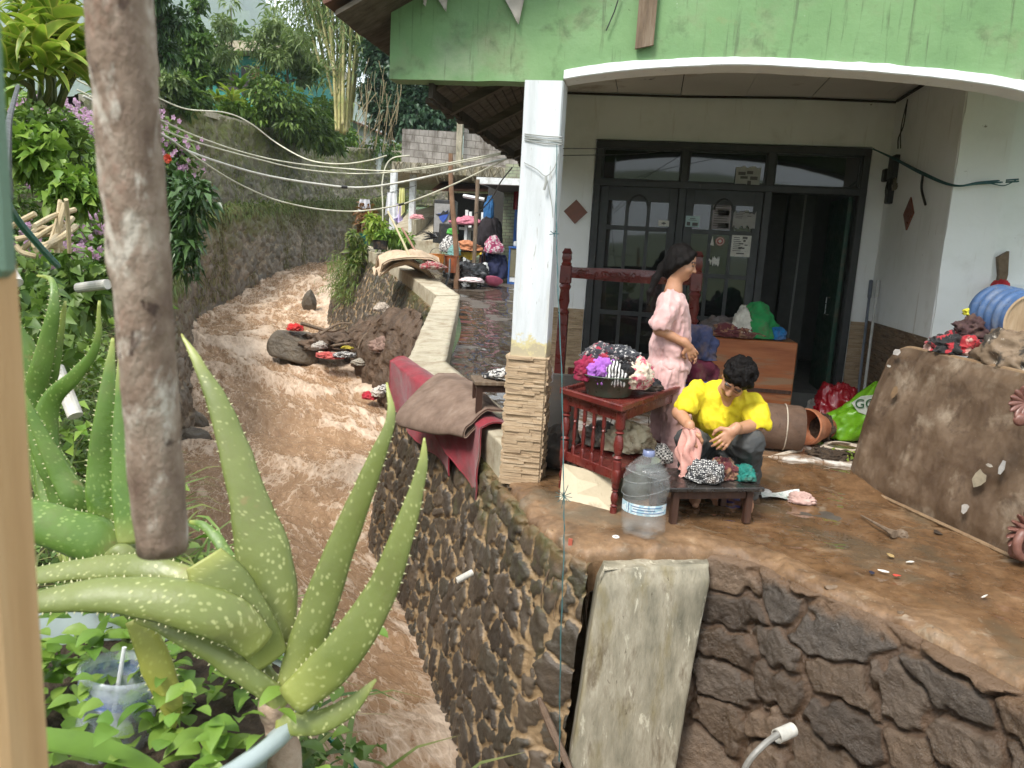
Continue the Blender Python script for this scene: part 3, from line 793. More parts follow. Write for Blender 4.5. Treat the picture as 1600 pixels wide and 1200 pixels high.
w_river=stone_wall('retaining_wall',
    [(-9.4,24,1.25),(-8.38,21.4,1.18),(-6.62,18.65,1.0),(-3.72,13.15,.42),(-2.36,7.4,.12),(-1.29,5.87,-.02),(-.92,5.08,-.05),(-.66,4.5,-.05),(-.36,3.98,-.06),(-.19,3.92,-.08)],
    [(-10.6,24,-1.0),(-9.35,21.2,-1.2),(-7.3,17.6,-1.7),(-4.95,14.2,-2.1),(-2.95,7.9,-2.15),(-1.75,5.9,-2.15),(-1.25,4.85,-2.15),(-.98,4.3,-2.15),(-.62,3.75,-2.15),(-.30,3.62,-2.15)],
    .0155,.215,M['stone_river'],depth=.028,seed=3,gap=.030,rough=.011,moss_top=.8,mud_top=.12,aniso=(.95,1.2),dome=.25,warp=.25,flip=True)
tag(w_river,'dark stone and mortar retaining wall along the river below the terrace','retaining wall')
w_front=stone_wall('rubble_wall',
    [(.36,4.22,-.05),(.52,4.19,-.05),(.68,4.13,-.05),(.90,3.87,-.05),(1.27,3.53,-.05),(1.62,3.02,-.05),(2.05,2.3,-.05),(2.6,1.45,-.05)],
    [(.30,4.02,-2.15),(.46,3.98,-2.15),(.60,3.9,-2.15),(.80,3.6,-2.15),(1.12,3.25,-2.15),(1.42,2.75,-2.15),(1.8,2.0,-2.15),(2.3,1.2,-2.15)],
    .0095,.255,M['stone_front'],depth=.060,seed=12,gap=.030,rough=.013,tilt=.5,bulge=.02,warp=.28,aniso=(1.4,.85),mud_top=.12,dome=.04,flip=True)
tag(w_front,'muddy rough rubble wall holding up the right front of the terrace','retaining wall')

# concrete buttress against the wall
def buttress():
    nz,ns=90,70
    v=np.linspace(0,1,nz)
    top=np.array([(-.155,4.02),(-.13,3.80),(.46,4.08),(.445,4.26)]); bot=np.array([(-.29,3.64),(-.27,3.42),(.27,3.70),(.29,3.95)])
    per=[]
    def ring(q):
        pts=[]
        for i,m in ((0,16),(1,38),(2,16)):
            for k in range(m):pts.append(q[i]*(1-k/m)+q[i+1]*k/m)
        pts.append(q[3]); return np.array(pts)
    R0,R1=ring(top),ring(bot)
    for _ in range(2):
        for R in (R0,R1):R[1:-1]=.25*R[:-2]+.5*R[1:-1]+.25*R[2:]
    P=R0[:,None]*(1-v)[None,:,None]+R1[:,None]*v[None,:,None]
    Z=-.075-2.05*v[None]*np.ones((len(R0),1)); V=np.concatenate([P,Z[...,None]],-1)
    n=fbm(np.concatenate([P*3,Z[...,None]*2],-1),4,61)
    tx=np.gradient(P,axis=0); no=np.stack([tx[...,1],-tx[...,0]],-1); no /= np.linalg.norm(no,axis=-1)[...,None]
    V[...,:2]+=no*(.012*n-.022*sstep(.05,0,v)[None])[...,None]
    V[:,0,2]+=.015*fbm(P2(P[:,0,0]*9,P[:,0,1]*9),3,62)
    N=len(R0); Vf=V.reshape(-1,3); c=V[:,0].mean(0); 
    F=grid_faces(N,nz); Ft=np.array([(i*nz,len(Vf),(i+1)*nz) for i in range(N-1)]+[((N-1)*nz,len(Vf),0)])
    o=put('concrete_buttress',np.concatenate([Vf,[c]]),F[:,::-1],M['concrete'],Ft=Ft[:,::-1])
    tag(o,'pale stained concrete buttress standing against the terrace wall','buttress')
buttress()
def roots():
    g=np.random.default_rng(8); m=MB()
    for k in range(26):
        a=at(g.uniform(868,925),g.uniform(856,880),4.02); b=a+np.array([g.normal(0,.05),-.06+g.normal(0,.03),-g.uniform(.15,.55)]); m.tube(catmull([a,(a+b)/2+g.normal(0,.025,3),b],8),np.linspace(.007,.002,8),5)
    tag(m.build('hanging_roots',surf('root',[(.10,.065,.04),(.2,.14,.09)],scale=9)),'thin brown roots hanging from the terrace edge left of the buttress','roots',kind='stuff')
roots()

# ---- low parapet along the path
def parapet():
    # near block, then the long run in two straights with a bend
    runs=[([(-.90,5.10,.2),(-1.33,5.92,.22),(-2.36,7.42,.37),(-3.70,13.18,.68)],[(-.62,5.2,.2),(-1.02,6.05,.22),(-1.98,7.52,.39),(-3.33,13.42,.69)],.36),
            ([(-3.70,13.20,.69),(-6.68,18.65,1.24),(-8.45,21.4,1.37),(-9.5,24,1.45)],[(-3.33,13.44,.70),(-6.25,18.95,1.25),(-8.0,21.7,1.38),(-9.05,24,1.46)],.36)]
    r=thing('parapet_wall','low muddy concrete parapet edging the path above the river','parapet wall',(-3.7,13.2,.3))
    for a,b,th in runs:
        n=120; a=np.array(a); b=np.array(b)
        A,_=resample(a,n); B,_=resample(b,n)
        m=9; v=np.linspace(0,1,m); top=A[:,None]*(1-v)[None,:,None]+B[:,None]*v[None,:,None]
        top[...,2]+=.012*fbm(P2(top[...,0]*4,top[...,1]*4),3,71)
        lo=np.array([0,0,-th]); left=[A+lo*f for f in (1,.66,.33,.06)]; right=[B+lo*f for f in (.06,.33,.66,1)]
        P=np.stack(left+[top[:,j] for j in range(m)]+right,1)
        no=nrm((A-B).mean(0)); P[...,:2]+=(no*.012)[None,None,:2]*fbm(P*5,3,72)[...,None]
        V=P.reshape(-1,3); K=P.shape[1]
        endc=[tuple(range(K))]
        me=put('coping',V,grid_faces(n,K),M['coping'],r)
        # ends
        for e,rev in ((0,True),(n-1,False)):
            idx=[e*K+j for j in range(K)]; Vv=V[idx]; c=Vv.mean(0)
            put('end_face',np.concatenate([Vv,[c]]),None,M['coping'],r,Ft=[(j,j+1,K) if rev else (j+1,j,K) for j in range(K-1)]+[(K-1,0,K)])
parapet()

# ---- left bank: edge wall, hillside, upper wall
BANK=np.array([(1.9,-2.4,.5),(.55,.15,.5),(-.45,1.15,.5),(-1.5,2.2,.45),(-3.05,3.9,.4),(-5.0,6.3,.45),(-6.85,9.3,.7),(-7.7,11.4,.85),(-9.9,15.0,1.35),(-13.1,19.8,2.0)])
BANKB=np.array([(1.9,-2.2,-2.2),(.7,.35,-2.2),(-.35,1.4,-2.2),(-1.6,2.5,-2.2),(-3.1,4.2,-2.2),(-4.95,6.6,-2.2),(-6.7,9.4,-2.2),(-7.35,11.3,-2.2),(-9.65,14.95,-2.0),(-12.85,20.0,-1.4)])
tag(stone_wall('bank_wall',BANK[::-1],BANKB[::-1],.04,.3,M['stone_left'],depth=.06,seed=21,gap=.04,rough=.06,bulge=.1,moss_top=.8),
    'grassy stone wall of the left river bank behind the aloe plants','river wall')
LOW_T=np.array([at(285,328,21.5),at(300,324,22.6),at(420,318,29.4),at(480,315,34),at(550,311,38),at(640,308,43)])
LOW_B=np.array([(-12.5,19.4,-1.6),(-12.87,20.12,-1.5),(-13.9,26.9,-.4),(-14.86,31.95,-.1),(-14.75,36.03,0),(-13.58,40.29,.3)])
tag(stone_wall('lower_river_wall',LOW_T,LOW_B,.065,.4,M['stone_left'],depth=.07,seed=23,gap=.05,rough=.07,bulge=.12,moss_top=.9,flip=True),'brown stone river wall curving round the outside of the bend','river wall')
UP_T=np.array([at(120,150,18.5),at(200,155,22),at(250,160,24.5),at(300,169,25.7),at(400,196,31),at(520,229,40),at(640,238,46),at(760,245,50)])
UP_B=np.array([(-13.2,17.5,1.2),(-14.2,20.5,1.8),(-14.6,22.3,2.0),(-14.9,24.5,2.2),(-15.1,29,2.5),(-15.5,38,3.4),(-14.2,44,3.8),(-10,48,4)])
tag(stone_wall('upper_garden_wall',UP_T,UP_B,.07,.45,M['stone_moss'],depth=.07,seed=25,gap=.05,rough=.08,bulge=.15,moss_top=.3,thick=.6,flip=True),'tall mossy stone wall above the bend with plants growing along its top','garden wall')
# worn concrete coping on the upper wall
def up_coping():
    A,_=resample(UP_T,160); out=np.array([.75,-.65,0]); P=[]
    for o,dz in ((.10,-.16),(.12,.03),(-.30,.06),(-.34,-.16)):P.append(A+out*o+np.array([0,0,dz]))
    P=np.stack(P,1); P+=.03*fbm(P*1.7,3,81)[...,None]
    tag(put('wall_coping',P.reshape(-1,3),grid_faces(160,4)[:,::-1],M['coping']),'grey concrete coping along the top of the tall mossy wall','coping')
up_coping()
# ledge between the two walls
def strip(name,lines,mat,n=120,bump=.08,sc=1.2,seed=90,kind='structure',sub=6,attrs=None):
    L=[catmull(l,n) if len(l)>2 else resample(l,n)[0] for l in lines]; rows=[]
    for i in range(len(L)-1):
        for k in range(sub):rows.append(L[i]*(1-k/sub)+L[i+1]*k/sub)
    rows.append(L[-1]); P=np.stack(rows,1)
    P[...,2]+=bump*fbm(P*sc,4,seed)
    o=put(name,P.reshape(-1,3),grid_faces(n,P.shape[1]),mat)
    if kind:tag(o,kind=kind)
    return o,P
M['earth']=surf('weedy earth',[(.05,.045,.02),(.085,.075,.03),(.12,.10,.05)],scale=3,rough=(.8,1),bump=.8,bscale=30,bdist=.03,stains=[((.06,.09,.02),4,.5,.2,.8)])
strip('ledge_ground',[LOW_T+np.array([.1,-.1,-.02]),np.array([UP_B[k]+np.array([.2,-.2,.25]) for k in (1,2,3,4,5,6)])],M['earth'],bump=.05)
# hillside of the left bank: flat where the viewer stands, then steep and overgrown
def hillside():
    E,_=resample(BANK,150); T=np.gradient(E,axis=0); No=np.stack([-T[:,1],T[:,0]],1); No /= np.linalg.norm(No,axis=1)[:,None]
    No=-No if (No[75] @ np.array([-1,0]))<0 else No
    s=sstep(1.3,3.2,E[:,1])
    prof=[(0,0),(.25,.18),(.8,.95),(1.5,1.75),(2.4,2.3),(5,2.9),(12,4.2),(30,8)]
    L=[]
    for o,z in prof:
        q=E.copy(); q[:,:2]+=No*o; q[:,2]+=z*s+.05*o*(1-s)*0; L.append(q)
    P=np.stack(L,1)
    from_rows=[]
    for i in range(len(L)-1):
        for k in range(6):from_rows.append(L[i]*(1-k/6)+L[i+1]*k/6)
    from_rows.append(L[-1]); P=np.stack(from_rows,1)
    P[...,2]+=.10*fbm(P*1.3,4,95)*(.3+.7*s[:,None])
    tag(put('bank_ground',P.reshape(-1,3),grid_faces(150,P.shape[1])[:,::-1],M['earth']),kind='structure')
    return P
HILL=hillside()
# plateau behind the tall wall, and the wide ground sheet out to the hills
strip('plateau_ground',[UP_T+np.array([-.3,.3,-.06]),UP_T+np.array([-6,7,.5]),UP_T+np.array([-30,40,4]),UP_T+np.array([-120,160,14])],M['earth'],bump=.2,sc=.3)
def far_ground():
    r=np.concatenate([np.linspace(0,60,10),np.geomspace(80,2650,40)]); a=np.linspace(0,2*math.pi,97)
    R,A=np.meshgrid(r,a,indexing='ij'); x,y=R*np.cos(A),R*np.sin(A)
    z=-3.4+sstep(90,400,R)*10+sstep(60,500,R)*12*fbm(P2(x/160,y/160),3,99)
    tag(put('ground',np.stack([x,y,z],-1).reshape(-1,3),grid_faces(*R.shape),M['earth_far']),kind='structure')
M['earth_far']=surf('valley fields',[(.04,.06,.02),(.07,.10,.03),(.10,.11,.045)],scale=.01,rough=(.8,1),bump=0)
M['forest_hill']=surf('forested hill',[(.025,.045,.014),(.045,.075,.022),(.065,.095,.03)],scale=.02,detail=12,rough=(.8,1),bump=.6,bscale=.06,bdist=8)
far_ground()
def hill(name,az,dist,height,width,seed):
    c=np.array([math.sin(az)*dist,math.cos(az)*dist]); n=110
    u=np.linspace(-1,1,n); U,W=np.meshgrid(u,u,indexing='ij'); rr=np.hypot(U,W)
    z=height*np.clip(1-rr**1.15,-.2,1)*(1+.45*fbm(P2(U*3,W*3),5,seed))+height*.12*fbm(P2(U*14,W*14),3,seed+1)
    V=np.stack([c[0]+U*width,c[1]+W*width*.7,z-8],-1).reshape(-1,3)
    tag(put(name,V,grid_faces(n,n),M['forest_hill']),kind='structure')
hill('hill',-rad(31),1250,335,500,5)
hill('hill',-rad(20),1700,300,700,6)
hill('hill',-rad(42),1500,400,520,7)
hill('hill',-rad(2),1900,300,800,8)
hill('hill',-rad(25),520,62,300,9)
# damp valley air: thin enough that only the far hills pale
def haze():
    t=bpy.data.materials.new('valley air'); t.use_nodes=True; n=t.node_tree; n.nodes.clear(); o=n.nodes.new('ShaderNodeOutputMaterial'); v=n.nodes.new('ShaderNodeVolumePrincipled'); v.inputs['Color'].default_value=(.80,.90,1,1); v.inputs['Density'].default_value=.00034; v.inputs['Anisotropy'].default_value=0; n.links.new(v.outputs[0],o.inputs['Volume'])
    m=MB(); m.box((0,0,290),(5600,5600,640)); tag(m.build('haze',t),kind='stuff')
haze()
# ------------------------------------------------------------------ the flooded house
HOUSE=thing('house','white and green house with an arched open porch above the river','house',(.7,6.6,0))
YF=5.0; YB=8.2
M['clad']=surf('split stone cladding',[(.30,.21,.13),(.46,.335,.21),(.58,.45,.31)],scale=9,rough=(.6,.9),bump=.5,bscale=50,stretch=(.6,.6,4),stains=[((.17,.11,.07),6,.58,.1,.6)])
M['clad_dark']=surf('dark stone cladding',[(.13,.085,.055),(.20,.135,.085),(.28,.19,.12)],scale=7,rough=(.5,.9),bump=.5,bscale=50,stretch=(.6,.6,4),stains=[((.07,.045,.03),5,.55,.12,.7)])  # darker copy of the cladding, used on the side wall dado
M['roof_wood']=surf('dark eave boards',[(.055,.045,.036),(.10,.085,.065),(.15,.125,.10)],scale=6,rough=(.8,1),stretch=(.5,3,3),bump=.3,stains=[((.02,.015,.012),3,.55,.15,.7)])
M['roof_tile']=surf('old roof tile',[(.10,.05,.035),(.16,.085,.06),(.09,.07,.06)],scale=6,rough=(.8,1),bump=.5)

def facade():
    n=260
    px=[(880,112),(920,105),(960,100),(1060,93.5),(1150,91),(1300,97),(1450,108),(1600,128)]
    pb=[(880,125),(920,119),(1000,110),(1150,103),(1300,110),(1450,122),(1600,145)]
    g=np.array([gy(*p,YF) for p in px]); w=np.array([gy(*p,YF) for p in pb])
    g=np.concatenate([g,[[2.6,YF,2.50],[3.3,YF,2.30]]]); w=np.concatenate([w,[[2.6,YF,2.43],[3.3,YF,2.22]]])
    X=np.linspace(-.635,3.3,n); zg=np.interp(X,catmull(g,200)[:,0],catmull(g,200)[:,2]); zw=np.interp(X,catmull(w,200)[:,0],catmull(w,200)[:,2])
    zg+=.006*fbm(P2(X*9,X*0),3,3); zw+=.003*fbm(P2(X*7,X*0),3,4)
    xs=np.concatenate([np.linspace(-1.77,-.64,60),X]); zl=np.concatenate([np.full(60,2.592)+.006*fbm(P2(np.linspace(0,6,60),0),2,6),zg])
    rows=[np.stack([xs,np.full_like(xs,YF+.15),zl],1),np.stack([xs,np.full_like(xs,YF),zl],1)]
    for f in np.linspace(.05,1,12):rows.append(np.stack([xs,np.full_like(xs,YF),zl*(1-f)+3.95*f],1))
    rows.append(np.stack([xs,np.full_like(xs,YF+.15),np.full_like(xs,3.95)],1)); rows.append(rows[0].copy())
    P=np.stack(rows,1)
    P[:,1:-2,1]+=.008*fbm(P[:,1:-2]*2.2,3,9)
    K=P.shape[1]; V=P.reshape(-1,3); F=[tuple(f) for f in grid_faces(len(xs),K)]
    m=MB(); m.add(V,F+[tuple(range(K-1))[::-1]]); m.build('facade_beam',M['green_wall'],HOUSE,angle=40)
    # white painted arch lip
    rows=[(YF+.165,zg+.004),(YF-.018,zg+.004),(YF-.02,zw+.006),(YF-.012,zw),(YF+.165,zw-.002)]
    P=np.stack([np.stack([X,np.full_like(X,y),z],1) for y,z in rows],1)
    m=MB(); m.add(P.reshape(-1,3),[tuple(f) for f in grid_faces(n,5)]); m.build('arch_trim',M['trim_white'],HOUSE,angle=35)
    # peeling strips of old paint and a loose board hanging from the eave
    for (x0,y0),(x1,y1),(x2,y2) in (((782,-14),(822,-14),(810,38)),((680,-8),(700,-8),(697,18)),((660,-6),(668,-6),(665,10))):
        a,b,c=[gy(x,y,YF-.03) for x,y in ((x0,y0),(x1,y1),(x2,y2))]
        def f(u,v,a=a,b=b,c=c):
            top=a*(1-u)[...,None]+b*u[...,None]; p=top*(1-v)[...,None]+c*v[...,None]; p[...,1] -= .05*v*v*(1-u); return p
        V,F=sheet(f,8,12,.003); put('peeling_paint',V,F,M['peel'],HOUSE)
    m=MB(); a,b,c,d=[gy(x,y,YF-.045) for x,y in ((1001,-30),(1030,-30),(1021,70),(992,76))]
    m.prism([a,b,c,d],(0,.025,0)); m.build('hanging_board',M['grey_wood'],HOUSE)
    m=MB(); m.tube([gy(969,-10,YF-.03),gy(960,18,YF-.03),gy(947,48,YF-.035)],.004,6); m.build('loose_wire',M['cable_black'],HOUSE)
M['peel']=plain('peeling board',(.42,.38,.33),.8)
facade()

def shard(c,a,b,w,h,seed):
    r=random.Random(seed); k=r.randint(6,9); a=nrm(a); b=nrm(b); n=np.cross(a,b)
    m=MB(); m.prism([np.asarray(c)+a*math.cos(q)*w*r.uniform(.3,.6)+b*math.sin(q)*h*r.uniform(.3,.6) for q in [6.283*i/k for i in range(k)]],n*.003); return m
def clad_box(name,x0,x1,y0,y1,z0,z1,mat,parent,faces='-y',row=.019,th=.018,seed=0):
    """rows of split stone, each a thin slab of its own depth, joined into one mesh"""
    r=np.random.default_rng(seed); m=MB(); z=z0
    while z<z1-.004:
        h=min(row*r.uniform(.55,1.35),z1-z)
        if '-y' in faces:
            x=x0
            while x<x1-.01:
                w=min(r.uniform(.07,.2),x1-x); t=th*r.uniform(.35,1.3); m.box((x+w/2,y0-t/2+.004,z+h/2),(w-.001,t+.008,h-.0015)); x+=w
        for sd,xx in (('-x',x0),('+x',x1)):
            if sd in faces:
                y=y0
                while y<y1-.01:
                    w=min(r.uniform(.10,.3),y1-y); t=th*r.uniform(.35,1.3); s=-1 if sd=='-x' else 1
                    m.box((xx+s*(t/2-.004),y+w/2,z+h/2),(t+.008,w-.001,h-.0015)); y+=w
        z+=h
    return m.build(name,mat,parent)

def column():
    m=MB(); n=40; zs=np.linspace(-.02,2.6,n)
    P=[]
    for z in zs:
        w=.004*vnoise(np.array([z*4,0,0.]),2)
        P.append([(-.872+w,4.985,z),(-.638+w,4.985,z),(-.632,5.0,z),(-.632,5.2,z),(-.878,5.2,z),(-.878+w,5.0,z)])
    V=np.array(P); F=[tuple(f) for f in grid_faces(n,6)]+[(i*6+5,i*6,(i+1)*6,(i+1)*6+5) for i in range(n-1)]
    m.add(V.reshape(-1,3),F); c=m.build('column',M['white_column'],HOUSE)
    clad_box('cladding',-.885,-.632,4.985,5.2,-.02,.86,M['clad'],c,'-y-x+x',seed=4)
column()

def porch_walls():
    W=M['white_wall']
    # back wall as four pieces round the door opening
    for nm,x0,x1,z0,z1 in (('back_wall',-1.15,-.665,-.05,3.3),('back_wall',-.665,2.005,2.715,3.3),('back_wall',2.005,2.19,-.05,3.3)):
        m=MB(); m.box(((x0+x1)/2,YB+.09,(z0+z1)/2),(x1-x0,.18,z1-z0)); m.build(nm,W,HOUSE)
    clad_box('dado',-1.14,-.67,YB,YB,.1,.97,M['clad'],HOUSE,'-y',seed=5)
    clad_box('dado',2.01,2.165,YB,YB,.1,1.03,M['clad'],HOUSE,'-y',seed=6)
    # side wall and the square pillar at its end
    m=MB(); m.box((2.27,(8.29+6.44)/2,1.6),(.2,8.29-6.44,3.3)); m.build('side_wall',W,HOUSE)
    clad_box('dado',2.17,2.17,6.47,8.18,.1,1.05,M['clad_dark'],HOUSE,'-x',seed=7)
    m=MB(); n=60; zs=np.linspace(-.05,3.25,n); P=[]
    for z in zs:
        k=.010*fbm(np.array([[z*5,1,0]]),3,4)[0]
        P.append([(2.172+k,6.42,z),(2.525,6.42,z),(2.525,6.72,z),(2.172+k,6.72,z)])
    V=np.array(P); F=[tuple(f) for f in grid_faces(n,4)]+[(i*4+3,i*4,(i+1)*4,(i+1)*4+3) for i in range(n-1)]
    m.add(V.reshape(-1,3),F); m.build('pillar',W,HOUSE)
    m=MB(); m.box((3.3,6.75,1.6),(1.5,.2,3.3)); m.build('end_wall',W,HOUSE)
    m=MB(); m.box((3.07,6.62,.75),(.85,.06,1.5)); m.build('end_wall_lower',M['trim_white'],HOUSE)
    # broken plaster beside the pillar
    m=MB(); r=random.Random(8)
    pts=[gy(1578,402,6.4),gy(1596,392,6.4),gy(1594,430,6.4),gy(1588,452,6.4),gy(1582,470,6.4),gy(1574,462,6.4),gy(1580,432,6.4)]
    m.prism([p+np.array([0,.20,0]) for p in pts],(0,.06,0)); m.build('broken_plaster',surf('bare brown render',[(.12,.08,.05),(.2,.14,.09)],scale=20,bump=.8),HOUSE)
    # right porch post, off to the side
    m=MB(); m.box((3.15,5.12,1.25),(.24,.24,2.6),bev=.01); m.build('column',M['white_column'],HOUSE)
    # ceiling boards with open seams
    m=MB(); r=random.Random(5)
    for i in range(7):
        for j in range(3):
            x0=-1.1+i*.62; y0=5.16+j*1.02; zc=3.155+.02*(y0-5)/3+r.uniform(-.006,.006)
            m.box((x0+.31,y0+.51,zc),(.612,1.012,.012),R=rotx(r.uniform(-.006,.006)))
    m.build('ceiling',M['ceiling'],HOUSE)
    m=MB(); m.box((1.0,6.6,3.22),(4.6,3.3,.03)); m.build('ceiling_void',plain('attic dark',(.02,.018,.015),.9),HOUSE)
    m=MB(); m.tube([(-1.0,8.17,3.15),(.2,8.175,3.14),(1.2,8.17,3.15),(2.15,8.165,3.13)],.012,6); m.tube([(2.155,8.15,3.14),(2.15,7.2,3.13),(2.15,6.5,3.10)],.014,6)  # near-black tubes painted in for the dark gap at the ceiling corner
    m.build('ceiling_joint',plain('black ceiling gap',(.035,.028,.02),.9),HOUSE)
    # rest of the house: side wall by the path, room walls
    m=MB(); m.box((-1.06,10.2,1.5),(.18,3.8,3.2)); m.build('outer_wall',W,HOUSE)
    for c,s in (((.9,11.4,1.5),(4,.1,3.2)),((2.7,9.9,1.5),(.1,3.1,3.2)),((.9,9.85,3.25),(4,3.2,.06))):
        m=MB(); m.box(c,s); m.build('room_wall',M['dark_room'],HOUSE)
porch_walls()

def diamond(c,nx,s):
    m=MB(); h=s/2
    if nx:m.prism([c+np.array([0,-h,0]),c+np.array([0,0,-h*1.05]),c+np.array([0,h,0]),c+np.array([0,0,h*1.05])],(-.012,0,0))
    else:m.prism([c+np.array([-h,0,0]),c+np.array([0,0,-h]),c+np.array([h,0,0]),c+np.array([0,0,h])],(0,-.012,0))
    m.build('wall_tile',M['diamond_tile'],HOUSE)
diamond(gy(899.5,331,YB-.002),False,.25); diamond(gx(1421,334,2.168),True,.27)

# ---- door and window unit
def door_unit():
    fr=MB(); y=YB+.02
    X0,X1,X2,X3=-.655,.245,1.08,1.995; ZB,ZT,ZTOP=.12,2.285,2.70
    for x,w in ((X0+.035,.07),(X1,.075),(X2,.075),(X3-.035,.07)):fr.box((x,y,(ZB+ZTOP)/2),(w,.12,ZTOP-ZB),bev=.006)
    for z,w in ((ZTOP-.035,.07),(ZT,.065)):fr.box(((X0+X3)/2,y-.004,z),(X3-X0,.128,w),bev=.006)
    F=fr.build('door_frame',M['dark_frame'],HOUSE)
    for a,b in ((X0+.07,X1-.038),(X1+.038,X2-.038),(X2+.038,X3-.07)):
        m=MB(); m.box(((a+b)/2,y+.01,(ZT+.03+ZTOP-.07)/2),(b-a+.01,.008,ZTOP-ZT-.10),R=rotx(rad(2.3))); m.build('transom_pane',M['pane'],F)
        m=MB()
        for zz in (ZT+.04,ZTOP-.078):m.box(((a+b)/2,y-.01,zz),(b-a,.03,.015))
        for xx in (a+.008,b-.008):m.box((xx,y-.011,(ZT+ZTOP)/2),(.015,.028,ZTOP-ZT-.11))
        m.build('glazing_bead',M['dark_frame'],F)
    rows=[(2.12,1.86),(1.815,1.42),(1.375,.98),(.935,.55)]
    def leaf(a,b,yy,swing=None,label=None):
        D=MB(); w=b-a; st=.085; iw=(w-2*st-2*.035)/3; xs=[a+st+k*(iw+.035) for k in range(3)]
        for x in (a+st/2,b-st/2):D.box((x,yy,(ZB+ZT)/2),(st,.042,ZT-ZB),bev=.004)
        D.box(((a+b)/2,yy,2.20),(w-2*st,.04,.16)); D.box(((a+b)/2,yy,.33),(w-2*st,.036,.42))
        for k in (0,1):D.box((xs[k]+iw+.0175,yy,1.3),(.035,.038,1.62))
        for (t,bb) in rows[:-1]:D.box(((a+b)/2,yy-.001,bb-.0225),(w-2*st,.037,.045))
        D.box(((a+b)/2,yy-.001,2.12+.002),(w-2*st,.036,.02))
        # arched head over the middle column
        cx=xs[1]+iw/2; pts=[]
        for k in range(15):
            th=math.pi*k/14; pts.append((cx+math.cos(th)*iw*.52,yy-.024,2.06+math.sin(th)*iw*.62))
        D.tube(pts,.012,6)
        d=D.build('door',M['dark_frame'],HOUSE)
        for x in xs:
            for (t,bb) in rows:
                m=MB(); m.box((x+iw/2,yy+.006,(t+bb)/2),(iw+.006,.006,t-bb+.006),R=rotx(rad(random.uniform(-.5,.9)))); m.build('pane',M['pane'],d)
        m=MB(); m.cyl((b-.04,yy-.03,1.12),(b-.04,yy-.075,1.12),.012); m.box((b-.06,yy-.075,1.12),(.09,.018,.02),bev=.004); m.build('handle',plain('tarnished brass',(.25,.20,.12),.35,metal=1),d)
        return d
    leaf(X0+.072,X1-.04,y-.005); leaf(X1+.04,X2-.04,y-.004)
    # open leaf swung into the room, its green edge towards us, and an inner partition
    D=MB(); D.box((1.90,8.75,1.2),(.045,.80,2.12),R=None,bev=.004); d=D.build('open_door',M['door_green'],HOUSE)
    m=MB(); m.tube([(1.868,8.55,1.24),(1.83,8.55,1.24),(1.83,8.55,1.06),(1.868,8.55,1.06)],.008,8); m.build('handle',plain('steel',(.4,.4,.4),.3,metal=1),d)
    for x,yy,w,c in ((1.27,9.4,.36,(.075,.074,.07)),(1.68,9.7,.30,(.085,.085,.08))):
        m=MB(); m.box((x,yy,1.25),(w,.04,2.3)); m.build('room_panel',plain('grey panel',c,.8),HOUSE)
    m=MB(); m.tube([(1.60,9.2,.3),(1.62,9.2,2.4)],.012,6); m.build('curtain_pole',plain('grey rail',(.3,.3,.28),.5),HOUSE)
    # things stuck on the glass, each a sheet of its own
    y2=y-.032
    def notice(nm,px0,py0,px1,py1,label,cat,col,marks,tear=0):
        a=gy(px0,py0,y2); b=gy(px1,py1,y2); w=b[0]-a[0]; h=a[2]-b[2]; t=thing(nm,label,cat,(a[0]+w/2,y2,b[2]))
        n=14; top=[(a[0]+w*k/n,y2,a[2]-tear*h*abs(vnoise(np.array([k*.9,px0,0.]),2))) for k in range(n+1)]
        bot=[(a[0]+w*k/n,y2,b[2]+tear*h*abs(vnoise(np.array([k*.8,py0,3.]),2))) for k in range(n,-1,-1)]
        m=MB(); m.prism(top+bot,(0,.002,0)); m.build('sheet',col,t)
        if marks:
            m=MB()
            for (u0,v0,u1,v1) in marks:m.box((a[0]+w*(u0+u1)/2,y2-.0015,a[2]-h*(v0+v1)/2),(w*(u1-u0),.002,h*(v1-v0)))
            m.build('print',M['ink'],t)
    P=M['paper']; r=random.Random(2)
    lines=lambda u0,u1,v0,v1,k:[(u0,v0+(v1-v0)*i/k,u0+(u1-u0)*r.uniform(.6,1),v0+(v1-v0)*i/k+.35*(v1-v0)/k) for i in range(k)]
    notice('notice',1115,320,1140,359,'tall form with two printed tables stuck on the arched pane','notice',plain('form paper',(.30,.27,.28),.8),lines(.08,.92,.04,.94,9))
    notice('form_table',1122,328,1139,337,'upper white table on the tall form on the door glass','notice',P,lines(.05,.95,.2,.9,3))
    notice('form_table',1121,348,1138,357,'lower white table on the tall form on the door glass','notice',P,lines(.05,.95,.2,.9,3))
    notice('torn_notice',1147,327,1179,359,'torn grey leaflet beside the tall form on the door glass','notice',plain('grey leaflet',(.36,.35,.34),.8),lines(.1,.5,.08,.5,5)+[(.5,.1,.9,.16),(.62,.3,.8,.34)],tear=.25)
    notice('poster',1144,367,1171,402,'whole white poster with black blots below the torn leaflet','poster',P,lines(.1,.6,.1,.8,8)+[(.55,.06,.8,.16),(.6,.2,.72,.3),(.4,.36,.62,.42),(.68,.42,.84,.47),(.38,.56,.7,.63),(.3,.82,.7,.88)])
    notice('sticker',1072,337,1092,355,'pale blue square sticker low in the small upper pane','sticker',plain('blue sticker',(.42,.55,.56),.6),[(.1,.55,.35,.9),(.5,.6,.9,.9),(.3,.2,.7,.26),(.2,.35,.8,.4)])
    notice('sticker',1029,344,1045,354,'small white oblong sticker on the left door','sticker',P,[(.3,.4,.7,.6),(.42,.3,.58,.7)])
    notice('paper_scrap',1108,399,1123,417,'white torn scrap like a hand beside the red newel post','paper',P,None,tear=.6)
